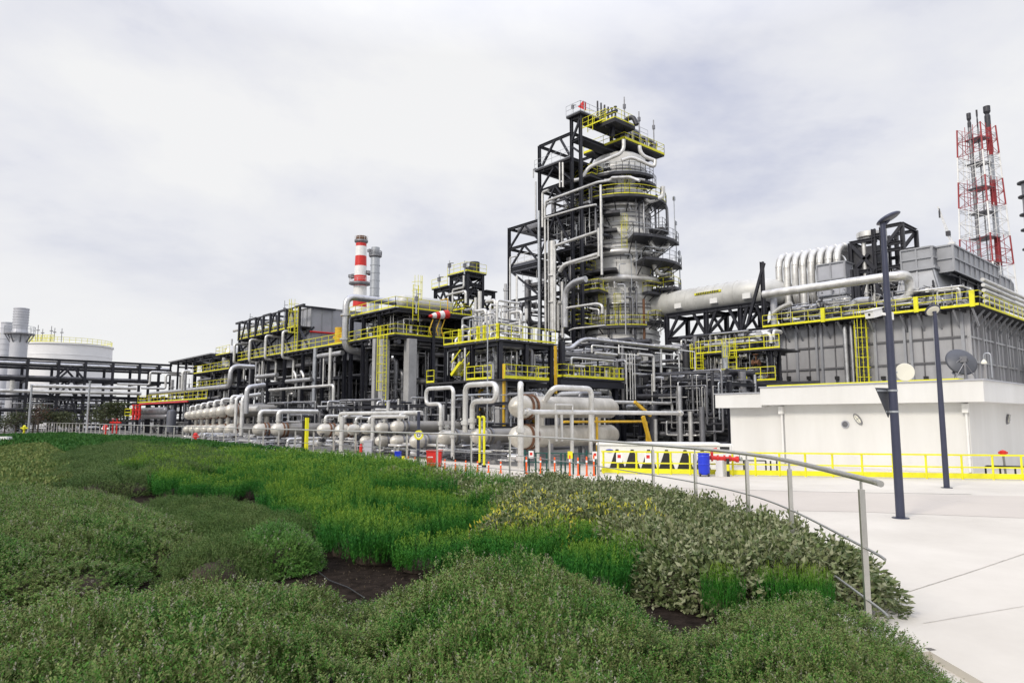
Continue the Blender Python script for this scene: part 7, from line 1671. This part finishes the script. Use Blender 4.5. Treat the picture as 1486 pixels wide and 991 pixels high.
tree(22,632,600,93,1.4,'olive young tree near the left photo edge',6,False,None,420,.35,.32)
tree(6,632,603,95,1.4,'small dark young tree at the very left photo edge',7,False,None,380,.35,.32)
tree(105,632,606,99,1.4,'small olive bush tree between the two dark bush trees',9,False,None,420,.3,.32)
p=at(35,625,d=90); t=thing('yellow_hydrant','small yellow hydrant among the young trees at the far left','hydrant',(p.x,p.y,0)); b=MB(); b.lathe([(.12,0),(.12,.5),(.2,.55),(.2,.95),(.1,1.1),(0,1.15)],(p.x,p.y,0),n=8); b.tube([(p.x-.35,p.y+.3,.75),(p.x+.35,p.y-.3,.75)],.1,6); b.build('body',YEL,t)
# ------------------------------------------------------------------ camera, sky, sun
cam=bpy.data.cameras.new('camera'); co=bpy.data.objects.new('camera',cam); COL.objects.link(co); sc.camera=co
cam.sensor_width=36; cam.lens=36*FPX/1486; cam.clip_start=.1; cam.clip_end=5000
cam.shift_y=0
fwd=V((E2[1]*math.cos(PITCH),E1[1]*math.cos(PITCH),math.sin(PITCH)))
co.location=(0,0,EYE); co.rotation_euler=fwd.to_track_quat('-Z','Y').to_euler()
SUN=V((-.93,-.10,.70)).normalized()
w=bpy.data.worlds.new('World'); sc.world=w; w.use_nodes=True; nt=w.node_tree; N=nt.nodes; L=nt.links
for n in list(N): N.remove(n)
out=N.new('ShaderNodeOutputWorld'); sky=N.new('ShaderNodeTexSky'); sky.sky_type='NISHITA'; sky.sun_disc=False
sky.sun_elevation=math.asin(SUN.z); sky.sun_rotation=math.atan2(SUN.x,SUN.y)
b1=N.new('ShaderNodeBackground'); b1.inputs[1].default_value=.07; L.new(sky.outputs[0],b1.inputs[0])
tc=N.new('ShaderNodeTexCoord'); sp=N.new('ShaderNodeSeparateXYZ'); L.new(tc.outputs['Generated'],sp.inputs[0])
def mth(op,a,b=None,c=None):
    n=N.new('ShaderNodeMath'); n.operation=op
    for i,x in enumerate((a,b,c)):
        if x is None: continue
        if hasattr(x,'links'): L.new(x,n.inputs[i])
        else: n.inputs[i].default_value=x
    return n.outputs[0]
den=mth('ADD',mth('MAXIMUM',sp.outputs[2],0.0),.22)
cb=N.new('ShaderNodeCombineXYZ'); L.new(mth('DIVIDE',sp.outputs[0],den),cb.inputs[0]); L.new(mth('DIVIDE',sp.outputs[1],den),cb.inputs[1])
mp=N.new('ShaderNodeMapping'); mp.inputs['Rotation'].default_value=(0,0,R(-42)); mp.inputs['Location'].default_value=CLOUD_LOC; mp.inputs['Scale'].default_value=(.85,1.0,1); L.new(cb.outputs[0],mp.inputs[0])
nz=N.new('ShaderNodeTexNoise'); nz.inputs['Scale'].default_value=.85; nz.inputs['Detail'].default_value=7; nz.inputs['Roughness'].default_value=.56; nz.inputs['Distortion'].default_value=.15; L.new(mp.outputs[0],nz.inputs['Vector'])
rp=N.new('ShaderNodeValToRGB'); e=rp.color_ramp.elements; e[0].position=.36; e[0].color=(.56,.59,.725,1); e[1].position=.56; e[1].color=(.90,.90,.905,1)
k=rp.color_ramp.elements.new(.45); k.color=(.78,.79,.85,1)
L.new(nz.outputs['Fac'],rp.inputs[0])
hz=N.new('ShaderNodeMapRange'); hz.inputs['From Min'].default_value=.06; hz.inputs['From Max'].default_value=.34; L.new(sp.outputs[2],hz.inputs['Value'])
mx=N.new('ShaderNodeMix'); mx.data_type='RGBA'; L.new(hz.outputs[0],mx.inputs['Factor']); mx.inputs['A'].default_value=(.885,.885,.89,1); L.new(rp.outputs[0],mx.inputs['B'])
b2=N.new('ShaderNodeBackground'); L.new(mx.outputs['Result'],b2.inputs[0]); zen=N.new('ShaderNodeMapRange'); zen.inputs['From Min'].default_value=.48; zen.inputs['From Max'].default_value=.95; zen.inputs['To Min'].default_value=.97; zen.inputs['To Max'].default_value=2.35; L.new(sp.outputs[2],zen.inputs['Value']); L.new(zen.outputs[0],b2.inputs[1])
ms=N.new('ShaderNodeMixShader'); ms.inputs[0].default_value=.95; L.new(b1.outputs[0],ms.inputs[1]); L.new(b2.outputs[0],ms.inputs[2]); L.new(ms.outputs[0],out.inputs[0])
sl=bpy.data.lights.new('sun','SUN'); sl.energy=2.0; sl.angle=R(12); sl.color=(1,.92,.80)
so=bpy.data.objects.new('sun',sl); COL.objects.link(so); so.rotation_euler=SUN.to_track_quat('Z','Y').to_euler(); so.location=(0,0,60)
vs=sc.view_settings; vs.view_transform='Standard'; vs.look='None'; vs.gamma=1; vs.use_curve_mapping=False; vs.exposure=0.1
sc.render.engine='CYCLES'; sc.cycles.max_bounces=6; sc.cycles.diffuse_bounces=3; sc.cycles.glossy_bounces=3; sc.cycles.use_denoising=True
sc.cycles.transparent_max_bounces=8
